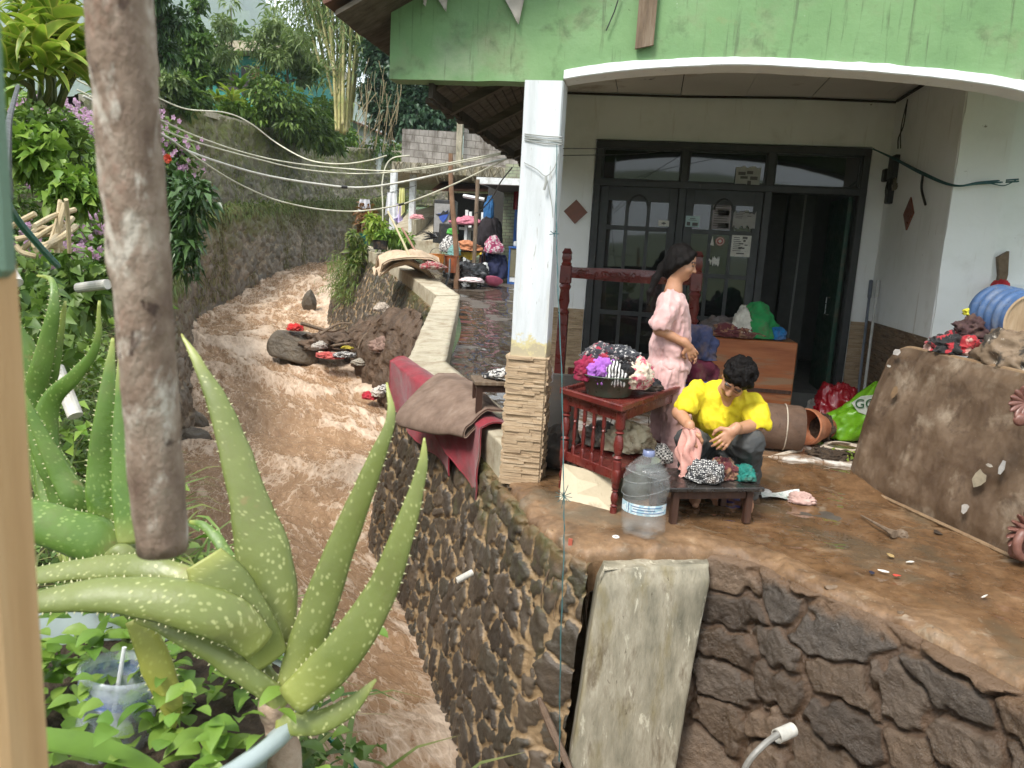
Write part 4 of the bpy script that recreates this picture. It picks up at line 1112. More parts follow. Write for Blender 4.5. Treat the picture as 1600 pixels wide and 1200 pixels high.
    notice('poster',1151,258,1186,293,'faded picture poster in the glass above the doors','poster',plain('faded poster',(.40,.40,.37),.8),[(.1,.3,.4,.45),(.45,.25,.7,.4),(.2,.5,.5,.62),(.6,.5,.9,.66),(.5,.7,.65,.95),(.05,.86,.45,.89)],tear=.12)
    c=gy(1125,377,y2); t=thing('round_sticker','round red and white sticker on the door glass','sticker',c); m=MB(); m.lathe([(.046,-.001),(.046,.001)],c,24,rotx(math.pi/2)); m.build('sheet',plain('red ink',(.35,.10,.08),.6),t)
    m=MB(); m.lathe([(.033,0),(.040,0),(.040,.002),(.033,.002)],c+np.array([0,-.001,0]),24,rotx(math.pi/2),cap=(False,False)); m.lathe([(.02,0),(.02,.002)],c+np.array([0,-.001,0]),4,rotx(math.pi/2)); m.build('print',P,t)
    c=gy(1113,376,y2); m=MB(); m.prism([c+np.array([-.018,0,-.045]),c+np.array([.02,0,-.05]),c+np.array([0,0,.05])],(0,.002,0)); tag(m.build('sticker',P,None),'white pointed scrap left of the round sticker on the glass','sticker')
M['ink']=plain('faded ink',(.10,.095,.09),.8)
door_unit()

# ---- eave beside the porch and roof above
def roof():
    S=lambda z0:z0
    x0,z0,x1,z1=-1.50,2.56,-.70,2.98          # eave edge up to the wall
    m=MB()
    n=12
    def top(y):return float(np.interp(y,[5.1,8.15],[-.66,-1.12]))
    ys=(YF+.16,6.2,7.2,8.15,12.7)
    for k in range(n):
        for y0,y1 in zip(ys[:-1],ys[1:]):
            V=[]
            for y in (y0,y1):
                for q in (k/n,(k+1)/n-.012):x=x0+(top(y)-x0)*q; z=z0+(x-x0)*.525; V+=[(x,y,z),(x,y,z+.02)]
            m.add(V,[(0,2,3,1),(4,5,7,6),(0,4,6,2),(1,3,7,5),(0,1,5,4),(2,6,7,3)])
    r=m.build('eave_boards',M['roof_wood'],HOUSE)
    for yy in np.arange(5.6,12.5,.85):
        m=MB(); xt=top(yy+.06); zt=z0+(xt-x0)*.525; m.prism([(x0-.02,yy,z0-.075),(xt,yy,zt-.075),(xt,yy,zt-.006),(x0-.02,yy,z0-.006)],(0,.06,0)); m.build('rafter',M['roof_wood'],r)
    m=MB(); m.box((x0-.02,8.9,z0-.01),(.03,7.6,.10)); rr=random.Random(4)
    for k in range(60):m.box((x0-.035+rr.uniform(-.02,.02),5.2+k*.12,z0-.05+rr.uniform(-.02,.02)),(.05,.09,.035),R=rotx(rr.uniform(-.3,.3)))
    m.build('eave_edge',plain('rotten eave edge',(.05,.04,.03),.9),r)
    # gable roof of tiles above the green front
    m=MB(); rr=random.Random(6)
    ex,ez,rx,rz=-2.05,2.93,1.2,4.55
    L=math.hypot(rx-ex,rz-ez); ux,uz=(rx-ex)/L,(rz-ez)/L
    for i in range(int(L/.2)):
        for j in range(38):
            s=i*.2; y=4.62+j*.21; c=(ex+ux*(s+.12)+0,y+.1,ez+uz*(s+.12)+rr.uniform(-.01,.012))
            R=roty(-math.atan2(uz,ux)+.05+rr.uniform(-.03,.03)); m.box(c,(.26,.205,.02),R)
    m.build('roof_tiles',M['roof_tile'],HOUSE)
    m=MB(); m.prism([(ex+.05,4.66,ez-.05),(rx,4.66,rz-.05),(rx,4.66,rz-.02),(ex+.05,4.66,ez-.02)],(0,7.8,0)); m.build('roof_deck',M['roof_wood'],HOUSE)
    m=MB(); m.prism([(rx,4.66,rz-.05),(4.4,4.66,2.95),(4.4,4.66,3.0),(rx,4.66,rz)],(0,7.8,0)); m.build('roof_deck',M['roof_wood'],HOUSE)
roof()

# ---- wiring and cords on the house
def wiring():
    W=thing('wall_wiring','black junction box with loose wires in a broken hole on the porch wall','wiring',gx(1395,285,2.16))
    m=MB(); c=gx(1396,262,2.15); r=random.Random(9)
    m.box(c,(.05,.20,.22),bev=.01); m.box(c+np.array([-.01,.22,-.05]),(.045,.14,.12),bev=.01); m.box(c+np.array([0,0,-.22]),(.06,.11,.22),bev=.01); m.build('junction_box',plain('black plastic',(.02,.02,.02),.5),W)
    m=MB(); c2=gx(1393,290,2.165); V,F=crumple(c2-np.array([0,0,.06]),(.02,.15,.09),5,6,.5); m.add(V,F); m.build('broken_plaster',surf('bare mortar',[(.14,.11,.08),(.42,.38,.30)],scale=25,bump=.9),W)
    m=MB()
    for k in range(5):m.tube(catmull([c2+np.array([-.02,r.uniform(-.1,.1),.1]),c2+np.array([-.05,r.uniform(-.15,.15),0]),c2+np.array([-.03,r.uniform(-.12,.12),-.08])],10),.005,5)
    m.tube(catmull([gx(1418,155,2.15),gx(1412,195,2.14),gx(1404,215,2.15),gx(1403,232,2.14)],20),.006,6); m.tube(catmull([gx(1418,155,2.14),gx(1408,200,2.12),gx(1407,232,2.14)],20),.005,6)
    m.build('loose_wires',M['cable_black'],W)
    m=MB(); pts=[gy(1364,233,8.1),gx(1400,250,2.13),gx(1440,271,2.12),gy(1488,290,6.38),gy(1530,286,6.38),gy(1590,282,6.5)]
    for k in range(3):m.tube(catmull([p+np.array([0,-.01*k,.008*math.sin(k*3+i)]) for i,p in enumerate(pts)],40),.006,6)
    m.tube(catmull([gy(1545,286,6.38),gy(1565,290,6.37),gy(1575,288,6.37),gy(1588,281,6.45)],14),.004,5)
    tag(m.build('strung_twine',M['twine_teal'],None),'teal twine strung from the door corner to the porch pillar','twine')
    m=MB(); m.tube(catmull([gx(1442,272,2.14),gx(1440,295,2.14),gx(1446,320,2.15)],14),.010,6); tag(m.build('dangling_strip',M['cable_black'],None),'short black strip dangling from the teal cord','strip')
    # twine bound round the column
    m=MB()
    for k,(ya,yb) in enumerate(((209,214),(212,222),(216,219),(219,226))):
        m.tube([gy(819.5,ya,4.978),gy(850,(ya+yb)/2+1,4.974),gy(877.5,yb,4.978),gy(879,yb,5.1)],.0035,6)
    tag(m.build('column_twine',M['twine_grey'],None),'grey twine wound several times round the white column','twine')
    m=MB(); m.tube(catmull([gy(819,254,4.97),gy(838,264,4.965),gy(853,275,4.96),gy(866,262,4.97),gy(873,240,4.98)],24),.003,6); m.tube(catmull([gy(853,275,4.955),gy(853,285,4.95),gy(850,297,4.95)],8),.008,7); m.tube(catmull([gy(855,282,4.955),gy(862,318,4.955),gy(864,340,4.955)],12),.003,5)
    tag(m.build('hook_cord',M['twine_grey'],None),'thin cord with a knotted tail slung across the column','cord')
    m=MB(); pts=[gy(870,225,4.96),gy(869,330,4.75),gy(872,450,4.5),gy(878,600,4.2),gy(881,780,3.85),gy(881,860,3.75),gy(876,1010,3.6),gy(874,1190,3.5)]
    q=catmull(pts,90); m.tube(q,.0022,6); m.tube(q+np.array([.004,0,0])*np.sin(np.arange(90)*.9)[:,None],.0013,5)
    for k in range(11):
        a=k*.57; c=gy(881,775,3.86); m.tube([c,c+np.array([math.cos(a)*.045,-.01,math.sin(a)*.022*(1+(k%3))])],.0018,5)
    for k in range(5):
        a=k*1.2; c=gy(866,365,4.68); m.tube([c,c+np.array([math.cos(a)*.03,-.01,math.sin(a)*.018])],.0025,5)
    tag(m.build('hanging_twine',M['twine_teal'],None),'knotted teal twine hanging beside the column down past the wall','twine')
    m=MB(); m.tube(catmull([gy(880,232,5.0),gy(1000,233,6.6),gy(1160,236,8.1)],20),.003,5); m.tube(catmull([gy(880,243,5.0),gy(1000,240,6.6),gy(1080,230,8.1)],20),.003,5)
    tag(m.build('clothes_line',M['cable_black'],None),'two thin dark lines strung from the column to the door frame','line')
wiring()
# ------------------------------------------------------------------ neighbours up the path
M['block']=None
def blockmat():
    t=NT('concrete blocks'); b=t.n('TexBrick'); b.inputs['Scale'].default_value=1.0; b.inputs['Brick Width'].default_value=.38; b.inputs['Row Height'].default_value=.21; b.inputs['Mortar Size'].default_value=.012
    b.inputs['Color1'].default_value=(.36,.33,.30,1); b.inputs['Color2'].default_value=(.27,.245,.22,1); b.inputs['Mortar'].default_value=(.16,.14,.12,1)
    x=t.n('SeparateXYZ'); t.l(t.tc,x.inputs[0]); cb=t.n('CombineXYZ'); t.l(t.math('ADD',x.outputs[0],x.outputs[1]),cb.inputs[0]); t.l(x.outputs[2],cb.inputs[1]); t.l(cb.outputs[0],b.inputs['Vector'])
    n=t.noise(2.4,9,.7,.2,t.map((1,1,.5))); c=t.mix(t.ramp(n,[(.42,0.0),(.62,.85)]),b.outputs['Color'],(.075,.06,.045))
    t.set('Base Color',c); t.set('Roughness',.9); t.bump(t.noise(30,8),.4,.02); return t.m
M['block']=blockmat()
def brickmat(name,c1,c2,mo,w=.2,h=.08):
    t=NT(name); b=t.n('TexBrick'); b.inputs['Scale'].default_value=1.0; b.inputs['Brick Width'].default_value=w; b.inputs['Row Height'].default_value=h; b.inputs['Mortar Size'].default_value=.008
    b.inputs['Color1'].default_value=(*c1,1); b.inputs['Color2'].default_value=(*c2,1); b.inputs['Mortar'].default_value=(*mo,1)
    x=t.n('SeparateXYZ'); t.l(t.tc,x.inputs[0]); cb=t.n('CombineXYZ'); t.l(t.math('ADD',x.outputs[0],x.outputs[1]),cb.inputs[0]); t.l(x.outputs[2],cb.inputs[1]); t.l(cb.outputs[0],b.inputs['Vector'])
    t.set('Base Color',t.mix(t.ramp(t.noise(4,8),[(.45,0.0),(.65,.6)]),b.outputs['Color'],(.12,.1,.07))); t.set('Roughness',.6); t.bump(t.noise(30,8),.3,.01); return t.m
M['tile_green']=brickmat('green wall tiles',(.17,.21,.13),(.23,.24,.15),(.08,.08,.06))
M['blue_paint']=plain('blue paint',(.02,.10,.34),.45,dirt=(.12,.1,.08))
M['white_paint']=plain('white paint',(.62,.64,.64),.6,dirt=(.3,.28,.24))
M['black_plastic']=plain('black plastic',(.018,.018,.019),.4,var=.3,dirt=(.09,.07,.05))

def slab_house():
    # deck on posts with a block wall on top
    b=thing('deck_building','concrete deck on pale posts carrying a stained block wall','building',at(700,330,24))
    a0=at(622,268,23.5); a1=at(840,262,25.5); z0,z1=a0[2]-.05,a0[2]+.26
    m=MB(); q=[np.array([*at(612,270,23.0)[:2],z0]),np.array([*at(850,270,23.0)[:2],z0]),np.array([*at(850,270,30)[:2],z0]),np.array([*at(620,270,30)[:2],z0])]
    m.prism(q,(0,0,.28)); m.build('slab',M['concrete'],b)
    def wall(p0,p1,top0,top1,d0,d1):
        A=at(p0,255,d0); B=at(p1,255,d1); zb=z0+.28; t0=at(p0,top0,d0)[2]; t1=at(p1,top1,d1)[2]
        pts=[np.array([A[0],A[1],zb]),np.array([B[0],B[1],zb]),np.array([B[0],B[1],t1]),np.array([A[0],A[1],t0])]
        m=MB(); m.prism(pts,nrm(np.array([-.1,.99,0]))*.18); m.build('block_wall',M['block'],b)
    wall(627,716,201,206,23.4,24.0); wall(723,860,150,150,24,25)
    m=MB(); A=at(716,248,23.8); B=at(716,165,23.8); m.box(((A[0]+B[0])/2+.05,A[1],(z0+.28+B[2])/2),(.16,.16,B[2]-z0-.28)); m.build('wall_post',M['concrete'],b)
    for px,d,yb in ((615,22.5,372),(645,23.6,372)):
        A=at(px,300,d); zb=at(px,yb,d)[2]-.3; m=MB(); m.box((A[0],A[1],(zb+z0)/2),(.17,.17,z0-zb),bev=.01); m.build('post',M['white_paint'],b)
    m=MB(); r=random.Random(3)
    A=at(600,265,22.9); 
    for k in range(70):
        u=r.random(); p=q[0]*(1-u)+q[1]*u; m.tube(catmull([p+np.array([0,-.03,.28]),p+np.array([r.uniform(-.1,.1),-.08,.18]),p+np.array([r.uniform(-.2,.2),-.08,-r.uniform(.0,.25)])],6),.012,4)
    tag(m.build('roots',plain('dry roots',(.10,.085,.05),.9),b),kind='stuff')
slab_house()

def kiosk():
    k=thing('shop','small tiled shop with a grey awning behind the white column','shop',at(800,448,19.6))
    x0=at(779,380,19.4)[0]; y0=19.4; zb=.55
    m=MB(); m.box((x0+2.0,y0+2,zb+1.5),(4.0,4.0,3.2)); w=m.build('wall',M['tile_green'],k)
    # awning
    a=at(739,283,17.2); zt=a[2]
    m=MB(); m.box((a[0]+2.2,y0-1.0,zt+.09),(4.4,2.6,.14),R=rotx(.03)); m.build('awning',M['white_paint'],k)
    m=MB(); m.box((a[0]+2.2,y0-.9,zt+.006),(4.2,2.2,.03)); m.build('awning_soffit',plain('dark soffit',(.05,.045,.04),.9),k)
    m=MB(); c=at(743,360,17.3); m.cyl((c[0],c[1],.5),(c[0],c[1],zt+.05),.045,.045,10); m.build('awning_post',M['grey_wood'],k)
    # blue window
    p=gy(808,352,y0-.03); m=MB()
    for x in (p[0]-.03,p[0]+.5):m.box((x,y0-.03,p[2]),(.09,.06,1.15))
    for z in (p[2]-.55,p[2]+.55):m.box((p[0]+.25,y0-.032,z),(.6,.055,.08))
    f=m.build('window',M['blue_paint'],k); m=MB(); m.box((p[0]+.24,y0-.01,p[2]),(.48,.02,1.05)); m.build('pane',plain('curtained glass',(.20,.19,.13),.2),f)
    m=MB(); m.box((x0+1.3,18.55,.58),(2.9,1.5,.22),bev=.02); m.box((x0+1.5,17.75,.50),(2.6,.5,.2),bev=.02); m.build('step',M['coping'],k)
    V,F=sheet(lambda u,v:np.stack([gy(802,300,19.0)[0]+.28*u,19.1+.04*np.sin(u*17)+0*v,gy(802,291,19.0)[2]-.55*v],-1),24,10); 
    tag(put('hanging_cloth',V,F,plain('dark red cloth',(.22,.02,.03),.9)),'dark red cloth hanging high on the shop wall beside the column','cloth')
    # near-black panel stands in for the shadowed clutter inside
    m=MB(); m.box((x0-.35,y0+1.4,zb+1.4),(.7,.1,2.9)); m.build('dark_panel',plain('dark inside',(.03,.028,.025),.9),k)
kiosk()

def display_case():
    c=at(797,445,18.2); t=thing('display_case','blue framed glass display case on the shop step','display case',c)
    w,d,z0,z1=.70,.42,c[2]+.02,at(797,386,18.2)[2]; m=MB(); x=c[0]-.05
    for sx in (0,w):
        for sy in (0,d):m.box((x+sx,c[1]+sy,(z0+z1)/2),(.035,.035,z1-z0))
    m.box((x+w/2,c[1]+d/2,z1),(w+.06,d+.06,.045)); m.box((x+w/2,c[1],z0+.02),(w,.03,.04)); m.build('frame',M['blue_paint'],t)
    m=MB(); m.box((x+w/2,c[1]+d/2,z0+.10),(w-.03,d-.03,.10)); m.build('plinth',M['white_paint'],t)
    m=MB(); m.box((x+w/2,c[1]+.005,(z0+z1)/2+.07),(w-.04,.008,z1-z0-.2)); m.build('pane',plain('dusty glass',(.16,.15,.10),.15),t)
    m=MB(); m.box((x+w*.48,c[1]-.004,(z0+z1)/2+.07),(.018,.01,z1-z0-.2)); m.build('glazing_bar',plain('grey trim',(.1,.1,.09),.5),t)
    m=MB(); m.box((x+.35,c[1]+.2,z1+.1),(.16,.12,.16),bev=.02); tag(m.build('yellow_packet',plain('yellow packet',(.55,.46,.05),.5)),'yellow packet standing on the blue display case','packet')
    m=MB(); m.lathe([(.04,0),(.05,.02),(.05,.1),(.03,.12)],(x+.1,c[1]+.15,z1+.022),12); tag(m.build('white_jar',M['white_paint'],smooth=True),'small white jar on the blue display case','jar')
display_case()

def lump(name,label,cat,px,py,d,size,col,seed,rough=.9,folds=5,depth=.28,flat=.35,yaw=None,ground=True,**kw):
    """cloth or bag whose foot stands at the pixel"""
    c=at(px,py,d); V,F=crumple(c,size,seed,folds,depth,flat=flat,yaw=yaw,nu=72,nv=36)
    mt=col if not isinstance(col,tuple) else plain(name+' cloth',col,rough,var=.3,dirt=None)
    return tag(put(name,V,F,mt),label,cat,kw.get('group'))

def bucket(name,label,px,py,d,r,h,col,cat='bucket',handle=True,rim=1.15):
    c=at(px,py,d); t=thing(name,label,cat,c); m=MB()
    m.lathe([(r*.8,0),(r*.86,.01),(r,h*.97),(r*rim*.98,h*.97),(r*rim,h),(r*.96,h),(r*.8,h*.15),(0.001,h*.14)],c,24,cap=(True,True)); mt=col if not isinstance(col,tuple) else plain(name+' plastic',col,.4,dirt=(.2,.13,.08))
    m.build('body',mt,t,angle=40)
    if handle:
        m=MB(); m.tube([c+np.array([r*math.cos(a),0,h*.95+r*.9*math.sin(a)]) for a in np.linspace(.0,math.pi,14)],.006,6); m.build('handle',M['cable_black'],t)
    return t

def path_clutter():
    # wooden prop, leaning sticks
    a=at(713,452,16.8); b=at(705,240,16.8); m=MB(); n=14
    pts=np.array([a*(1-u)+b*u+np.array([.03*math.sin(u*6),0,0]) for u in np.linspace(-.03,1,n)]); m.tube(pts,np.linspace(.065,.05,n),8)
    tag(m.build('wooden_post',surf('brown post',[(.15,.08,.045),(.24,.14,.08)],scale=8,bump=.4)),'crooked brown wooden post standing by the path parapet','post')
    for (p,q,d,col,lab) in (((606,330),(640,400),15.5,(.48,.42,.26),'pale stick leaning over the folded tan mat'),((628,356),(652,398),15.8,(.30,.17,.12),'brown stick leaning behind the folded tan mat')):
        m=MB(); m.tube([at(*p,d+.4),at((p[0]+q[0])/2,(p[1]+q[1])/2-1,d+.2),at(*q,d)],.022,7); tag(m.build('stick',plain('stick',col,.8)),lab,'stick')
    # black cabinet and its smaller box
    c=at(690,380,20.5); t=thing('cabinet','tall black cabinet with a grey panel and blue emblem up the path','cabinet',c); R=rotz(rad(8))
    z1=at(690,312,20.5)[2]; h=z1-c[2]; m=MB(); m.box(c+np.array([0,.3,h/2]),(.56,.6,h),R,bev=.02); m.build('body',M['black_plastic'],t)
    m=MB(); m.box(c+np.array([-.02,-.008,h*.58]),(.40,.02,h*.66),R); m.build('panel',plain('grey panel',(.26,.25,.24),.5),t)
    e=c+np.array([0,-.03,h*.62]); m=MB(); m.prism([e+np.array(q)*.22 for q in ((-.55,0,.3),(.1,0,.35),(.7,0,.8),(.75,0,.35),(.5,0,-.3),(.1,0,-.75),(-.3,0,-.35))],(0,-.006,0)); m.build('emblem',plain('emblem blue',(.03,.08,.35),.5),t)
    m=MB(); m.prism([e+np.array(q)*.22+np.array([0,-.008,0]) for q in ((-.9,0,.25),(-.2,0,.25),(.1,0,.7),(.4,0,.5),(.75,0,.85),(.7,0,.3),(.1,0,.2),(-.5,0,.0))],(0,-.006,0)); m.build('emblem_wing',M['black_plastic'],t)
    c=at(697,382,19.6); m=MB(); m.box(c+np.array([0,.2,.26]),(.42,.45,.52),rotz(.1),bev=.02); t=m.build('speaker_box',M['black_plastic'],None); tag(t,'low black box in front of the tall cabinet','box')
    m=MB(); r=random.Random(2); c=at(672,375,19.5)
    for k in range(60):
        a=r.uniform(0,6.28); m.tube([c+np.array([.18,0,.08]),c+np.array([-.05+.12*math.cos(a),.1*math.sin(a),.1+.12*math.sin(a*1.7)])+np.array([r.uniform(-.12,.05),0,0])],[.012,.003],4)
    tag(m.build('duster',M['black_plastic']),'black bristly duster lying beside the tall cabinet','duster')
    # white stall frame with a pink bundle
    t=thing('stall_frame','white painted stall frame with a shelf beside the path','stall',at(733,392,19.2)); m=MB()
    for px,py in ((727,392),(733,386),(757,398),(752,388)):
        a=at(px,py,19.2 if py>389 else 20.0); a[2]=.72; m.box((a[0],a[1],a[2]+.85),(.07,.07,1.75))
    a=at(724,306,19.4); b=at(757,312,19.2); m.tube([a,b],.045,4); m.build('frame',M['white_paint'],t)
    m=MB(); a=at(740,358,19.5); m.box(a+np.array([.05,.2,0]),(.75,.8,.06)); m.build('shelf',M['white_paint'],t)
    lump('pink_bundle','pink bundle of cloth on the white stall shelf','bundle',728,352,19.2,(.34,.22,.14),(.44,.15,.20),4,folds=6)
    lump('orange_bag','orange sack lying on the yellow cloth by the path','sack',729,392,17.9,(.30,.22,.14),(.42,.17,.08),6,folds=4)
    # table under yellow cloth
    c=at(731,428,17.9); t=thing('path_table','small table half covered by a yellow cloth beside the path','table',c); m=MB(); zt=at(731,391,17.9)[2]-.02
    m.box((c[0],c[1]+.2,zt),(.68,.55,.04))
    m.build('tabletop',M['dark_wood'],t)
    for sx in (-.28,.28):
        for sy in (0,.4):m=MB(); m.box((c[0]+sx,c[1]+sy,(zt+c[2])/2),(.05,.05,zt-c[2])); m.build('leg',M['dark_wood'],t)
    V,F=sheet(lambda u,v:np.stack([c[0]-.34+.66*u+.0*v,c[1]-.06-.03*np.sin(u*21)*v+0*u,zt+.025-.36*v*(.55+.45*np.cos(u*5)**2)*(1-.6*u)],-1),34,14,.006)
    tag(put('yellow_cloth',V,F,plain('yellow cloth',(.58,.40,.05),.9)),'yellow cloth hanging over the edge of the path table','cloth')
    lump('black_bag','big black plastic bag slumped under the path table','bag',729,438,17.3,(.42,.3,.26),M['black_bag'],8,folds=7)
    bucket('bucket','orange bucket behind the folded tan mat',682,421,16.6,.155,.33,(.58,.20,.03))
    bucket('bucket','brick red bucket between the crooked post and orange bucket',704,426,16.8,.15,.36,(.42,.11,.04),handle=False)
    lump('green_bag','bright green bag perched above the white pile by the post','bag',707,367,18.5,(.12,.10,.10),(.07,.30,.05),3)
    lump('white_pile','white and black pile of bottles and cloth by the crooked post','pile',702,396,17.8,(.20,.16,.26),M['bw_pattern'],12,folds=8)
    lump('teal_bag','dull teal bag in front of the white pile','bag',710,400,17.6,(.14,.12,.16),(.14,.28,.26),13)
    # hanging clothes and bags by the shop
    lump('pink_cloth','magenta and white bundle hanging by the shop corner','bundle',771,397,18.2,(.20,.15,.25),M['pinkwhite'],15,folds=7)
    lump('navy_bag','navy blue bundle below the magenta one by the shop corner','bundle',769,436,18.4,(.30,.22,.40),(.02,.025,.07),16,folds=4)
    lump('dark_clothes','dark clothes heaped at the shop corner above the magenta bundle','clothes',764,392,18.9,(.28,.22,.50),(.014,.010,.013),17,folds=5)
    lump('blue_tarp','blue sheet hanging in the dark beside the shop','sheet',763,350,19.0,(.12,.08,.38),(.02,.10,.25),18,folds=5)
    c=at(757,438,17.4); m=MB(); m.lathe([(.085,0),(.09,.02),(.09,.28),(.06,.33),(.06,.38),(.02,.40)],c,18); tag(m.build('flask',plain('steel flask',(.42,.44,.42),.35),smooth=True),'pale metal flask standing near the shop step','flask')
    c=at(770,444,17.2); m=MB(); m.lathe([(.12,0),(.21,.09),(.22,.095),(.19,.085),(.11,.02),(.001,.018)],c,24,rotx(-.5)); tag(m.build('pink_basin',plain('pink plastic',(.66,.16,.27),.4),smooth=True),'pink plastic basin tipped up near the shop step','basin')
    lump('paper_heap','crumpled white and pink paper lying near the awning post','paper',736,441,16.8,(.24,.18,.07),(.58,.47,.47),19)
    m=MB(); m.tube([gz(688,432,.60),gz(736,452,.48)],.022,8); tag(m.build('pale_pipe',M['pvc']),'thin pale pipe lying across the path below the crooked post','pipe')
    m=MB(); m.tube(catmull([at(703,405,16),at(702,425,15.8),at(698,440,15.6),at(694,452,15.4)],14),.025,7); tag(m.build('black_hose',M['cable_black']),'short black hose bent beside the crooked post','hose')
    # potted plants on the far end of the parapet: pots here, leaves with the plants
    bucket('plant_pot','teal flower pot with red green leaves on the parapet end',571,384,21.5,.20,.46,(.02,.22,.20),'plant pot',False)
    bucket('plant_pot','grey green flower pot right of the teal pot',582,384,20.8,.16,.24,(.13,.22,.17),'plant pot',False)
    bucket('plant_pot','squat black flower pot on the parapet',594,390,19.8,.20,.24,(.015,.015,.016),'plant pot',False)
    bucket('blue_tub','blue tub turned up behind the squat black pot',600,379,20.4,.14,.14,(.01,.14,.34),'tub',False)
    # laundry on a line between the posts
    for i,(px,w,y0,y1,col,lab) in enumerate(((612,.24,300,337,(.66,.66,.68),'white garment hanging between the pale deck posts'),(621,.20,318,345,(.52,.42,.66),'lilac garment hanging between the pale deck posts'),(628,.14,293,335,(.62,.60,.26),'pale yellow towel hanging between the pale deck posts'),(570,.28,311,331,(.50,.50,.53),'grey garment hanging left of the deck among the leaves'))):
        d=21.6; a=at(px,y0,d); b=at(px,y1,d); hh=a[2]-b[2]
        V,F=sheet(lambda u,v:np.stack([a[0]+w*(u-.5)*(1+.5*v),a[1]+.05*np.sin(u*14+i)*(.3+v),a[2]-hh*v*(1-.12*np.sin(u*6+i))],-1),22,16,.005)
        tag(put('laundry',V,F,plain('laundry cloth',col,.9)),lab,'laundry')
    m=MB(); m.tube([at(555,318,21.8),at(612,300,21.7),at(650,290,21.8)],.008,5); tag(m.build('laundry_line',M['cable_black']),'dark line carrying the laundry by the deck posts','line')
    # concrete ramp and low wall behind
    m=MB(); q=[at(600,372,23),at(690,378,21.2),at(700,318,27),at(640,330,28)]; m.prism(q,(0,0,-.4)); tag(m.build('ramp',M['coping'],None),kind='structure')
    m=MB(); q=[at(643,366,22.6),at(672,346,25.2),at(672,338,25.2),at(643,343,22.6)]; m.prism(q,(.12,.05,0)); tag(m.build('low_wall',M['concrete']),'short concrete wall sloping beside the ramp under the deck','wall')
    lump('pink_rag','small pink rag on the low wall behind the deck posts','rag',652,343,23.5,(.2,.15,.1),(.66,.30,.32),21)
M['bw_pattern']=None
def patmat(name,a,b,scale,kind='noise',th=.5,stretch=(1,1,1),c3=None):
    t=NT(name); v=t.map(stretch) if stretch != (1,1,1) else t.tc
    if kind=='noise':f=t.ramp(t.noise(scale,3,.6,.6,v),[(th-.02,0.0),(th+.02,1.0)])
    elif kind=='wave':
        w=t.n('TexWave'); w.inputs['Scale'].default_value=scale; w.inputs['Distortion'].default_value=3; w.inputs['Detail'].default_value=2; t.l(v,w.inputs['Vector']); f=t.ramp(w.outputs['Fac'],[(th-.05,0.0),(th+.05,1.0)])
    elif kind=='dots':
        w=t.n('TexVoronoi'); w.inputs['Scale'].default_value=scale; w.inputs['Randomness'].default_value=.35; t.l(v,w.inputs['Vector']); f=t.ramp(w.outputs['Distance'],[(th-.04,1.0),(th+.04,0.0)])
    elif kind=='check':
        w=t.n('TexChecker'); w.inputs['Scale'].default_value=scale; w.inputs['Color1'].default_value=(1,1,1,1); w.inputs['Color2'].default_value=(0,0,0,1); t.l(v,w.inputs['Vector']); f=w.outputs['Color']
    c=t.mix(f,a,b)
    if c3:c=t.mix(t.ramp(t.noise(scale*.6,3,.6,.3,v),[(.57,0.0),(.60,1.0)]),c,c3)
    c=t.mix(t.ramp(t.noise(5,6),[(.55,0.0),(.75,.5)]),c,(.16,.10,.06))
    t.set('Base Color',c); t.set('Roughness',.85); t.set('Sheen Weight',.2); t.bump(t.noise(60,5),.3,.006); return t.m
M['bw_pattern']=patmat('black and white cloth',(.03,.03,.035),(.62,.60,.57),26)
M['pinkwhite']=patmat('pink and white cloth',(.34,.04,.12),(.56,.46,.48),14)
M['black_bag']=surf('black bag',[(.008,.008,.009),(.02,.02,.022)],rough=(.2,.4),spec=.6,bump=.2)
path_clutter()

# folded tan mat over the parapet
def tan_mat():
    mt=surf('tan mat',[(.34,.245,.16),(.45,.335,.225),(.52,.40,.28)],scale=5,rough=(.7,.9),bump=.3,stains=[((.17,.11,.07),3,.55,.15,.8)])
    t=thing('folded_mat','tan sleeping mat folded over the far parapet','mat',at(640,420,16.2))
    c=at(640,414,16.0); ax=nrm(np.array([.45,-.9,0])); cr=np.array([ax[1],-ax[0],0])*-1
    def f(u,v):  # broad hump draped across the wall
        s=(u-.5)*1.35; w=(v-.5)*1.25
        z=.26-.62*np.abs(w)**2.0*(1+.4*np.sin(s*5))-.16*s*s+.05*np.sin(s*8+w*5)+.05*fbm(np.stack([s*3,w*3,s*0],-1),3,4)
        return c+s[...,None]*ax+w[...,None]*cr*1.0+np.stack([0*z,0*z,z],-1)
    V,F=sheet(f,50,44,.035); put('upper_fold',V,F,mt,t)
    def g(u,v):
        s=(u-.5)*1.5; w=(v-.5)*1.1
        z=.08-.75*np.abs(w)**1.6+.07*np.sin(s*7+1)+.05*fbm(np.stack([s*3,w*3,s*0+5],-1),3,5)
        return c+np.array([-.22,.25,0])+s[...,None]*ax*1.0+w[...,None]*cr+np.stack([0*z,0*z,z],-1)
    V,F=sheet(g,44,34,.03); put('lower_fold',V,F,mt,t)
    lump('red_rag','dark red patterned rag under the folded tan mat','rag',676,421,15.4,(.25,.18,.10),M['redrag'],31)
M['redrag']=patmat('red patterned rag',(.25,.03,.04),(.30,.22,.18),18)
tan_mat()

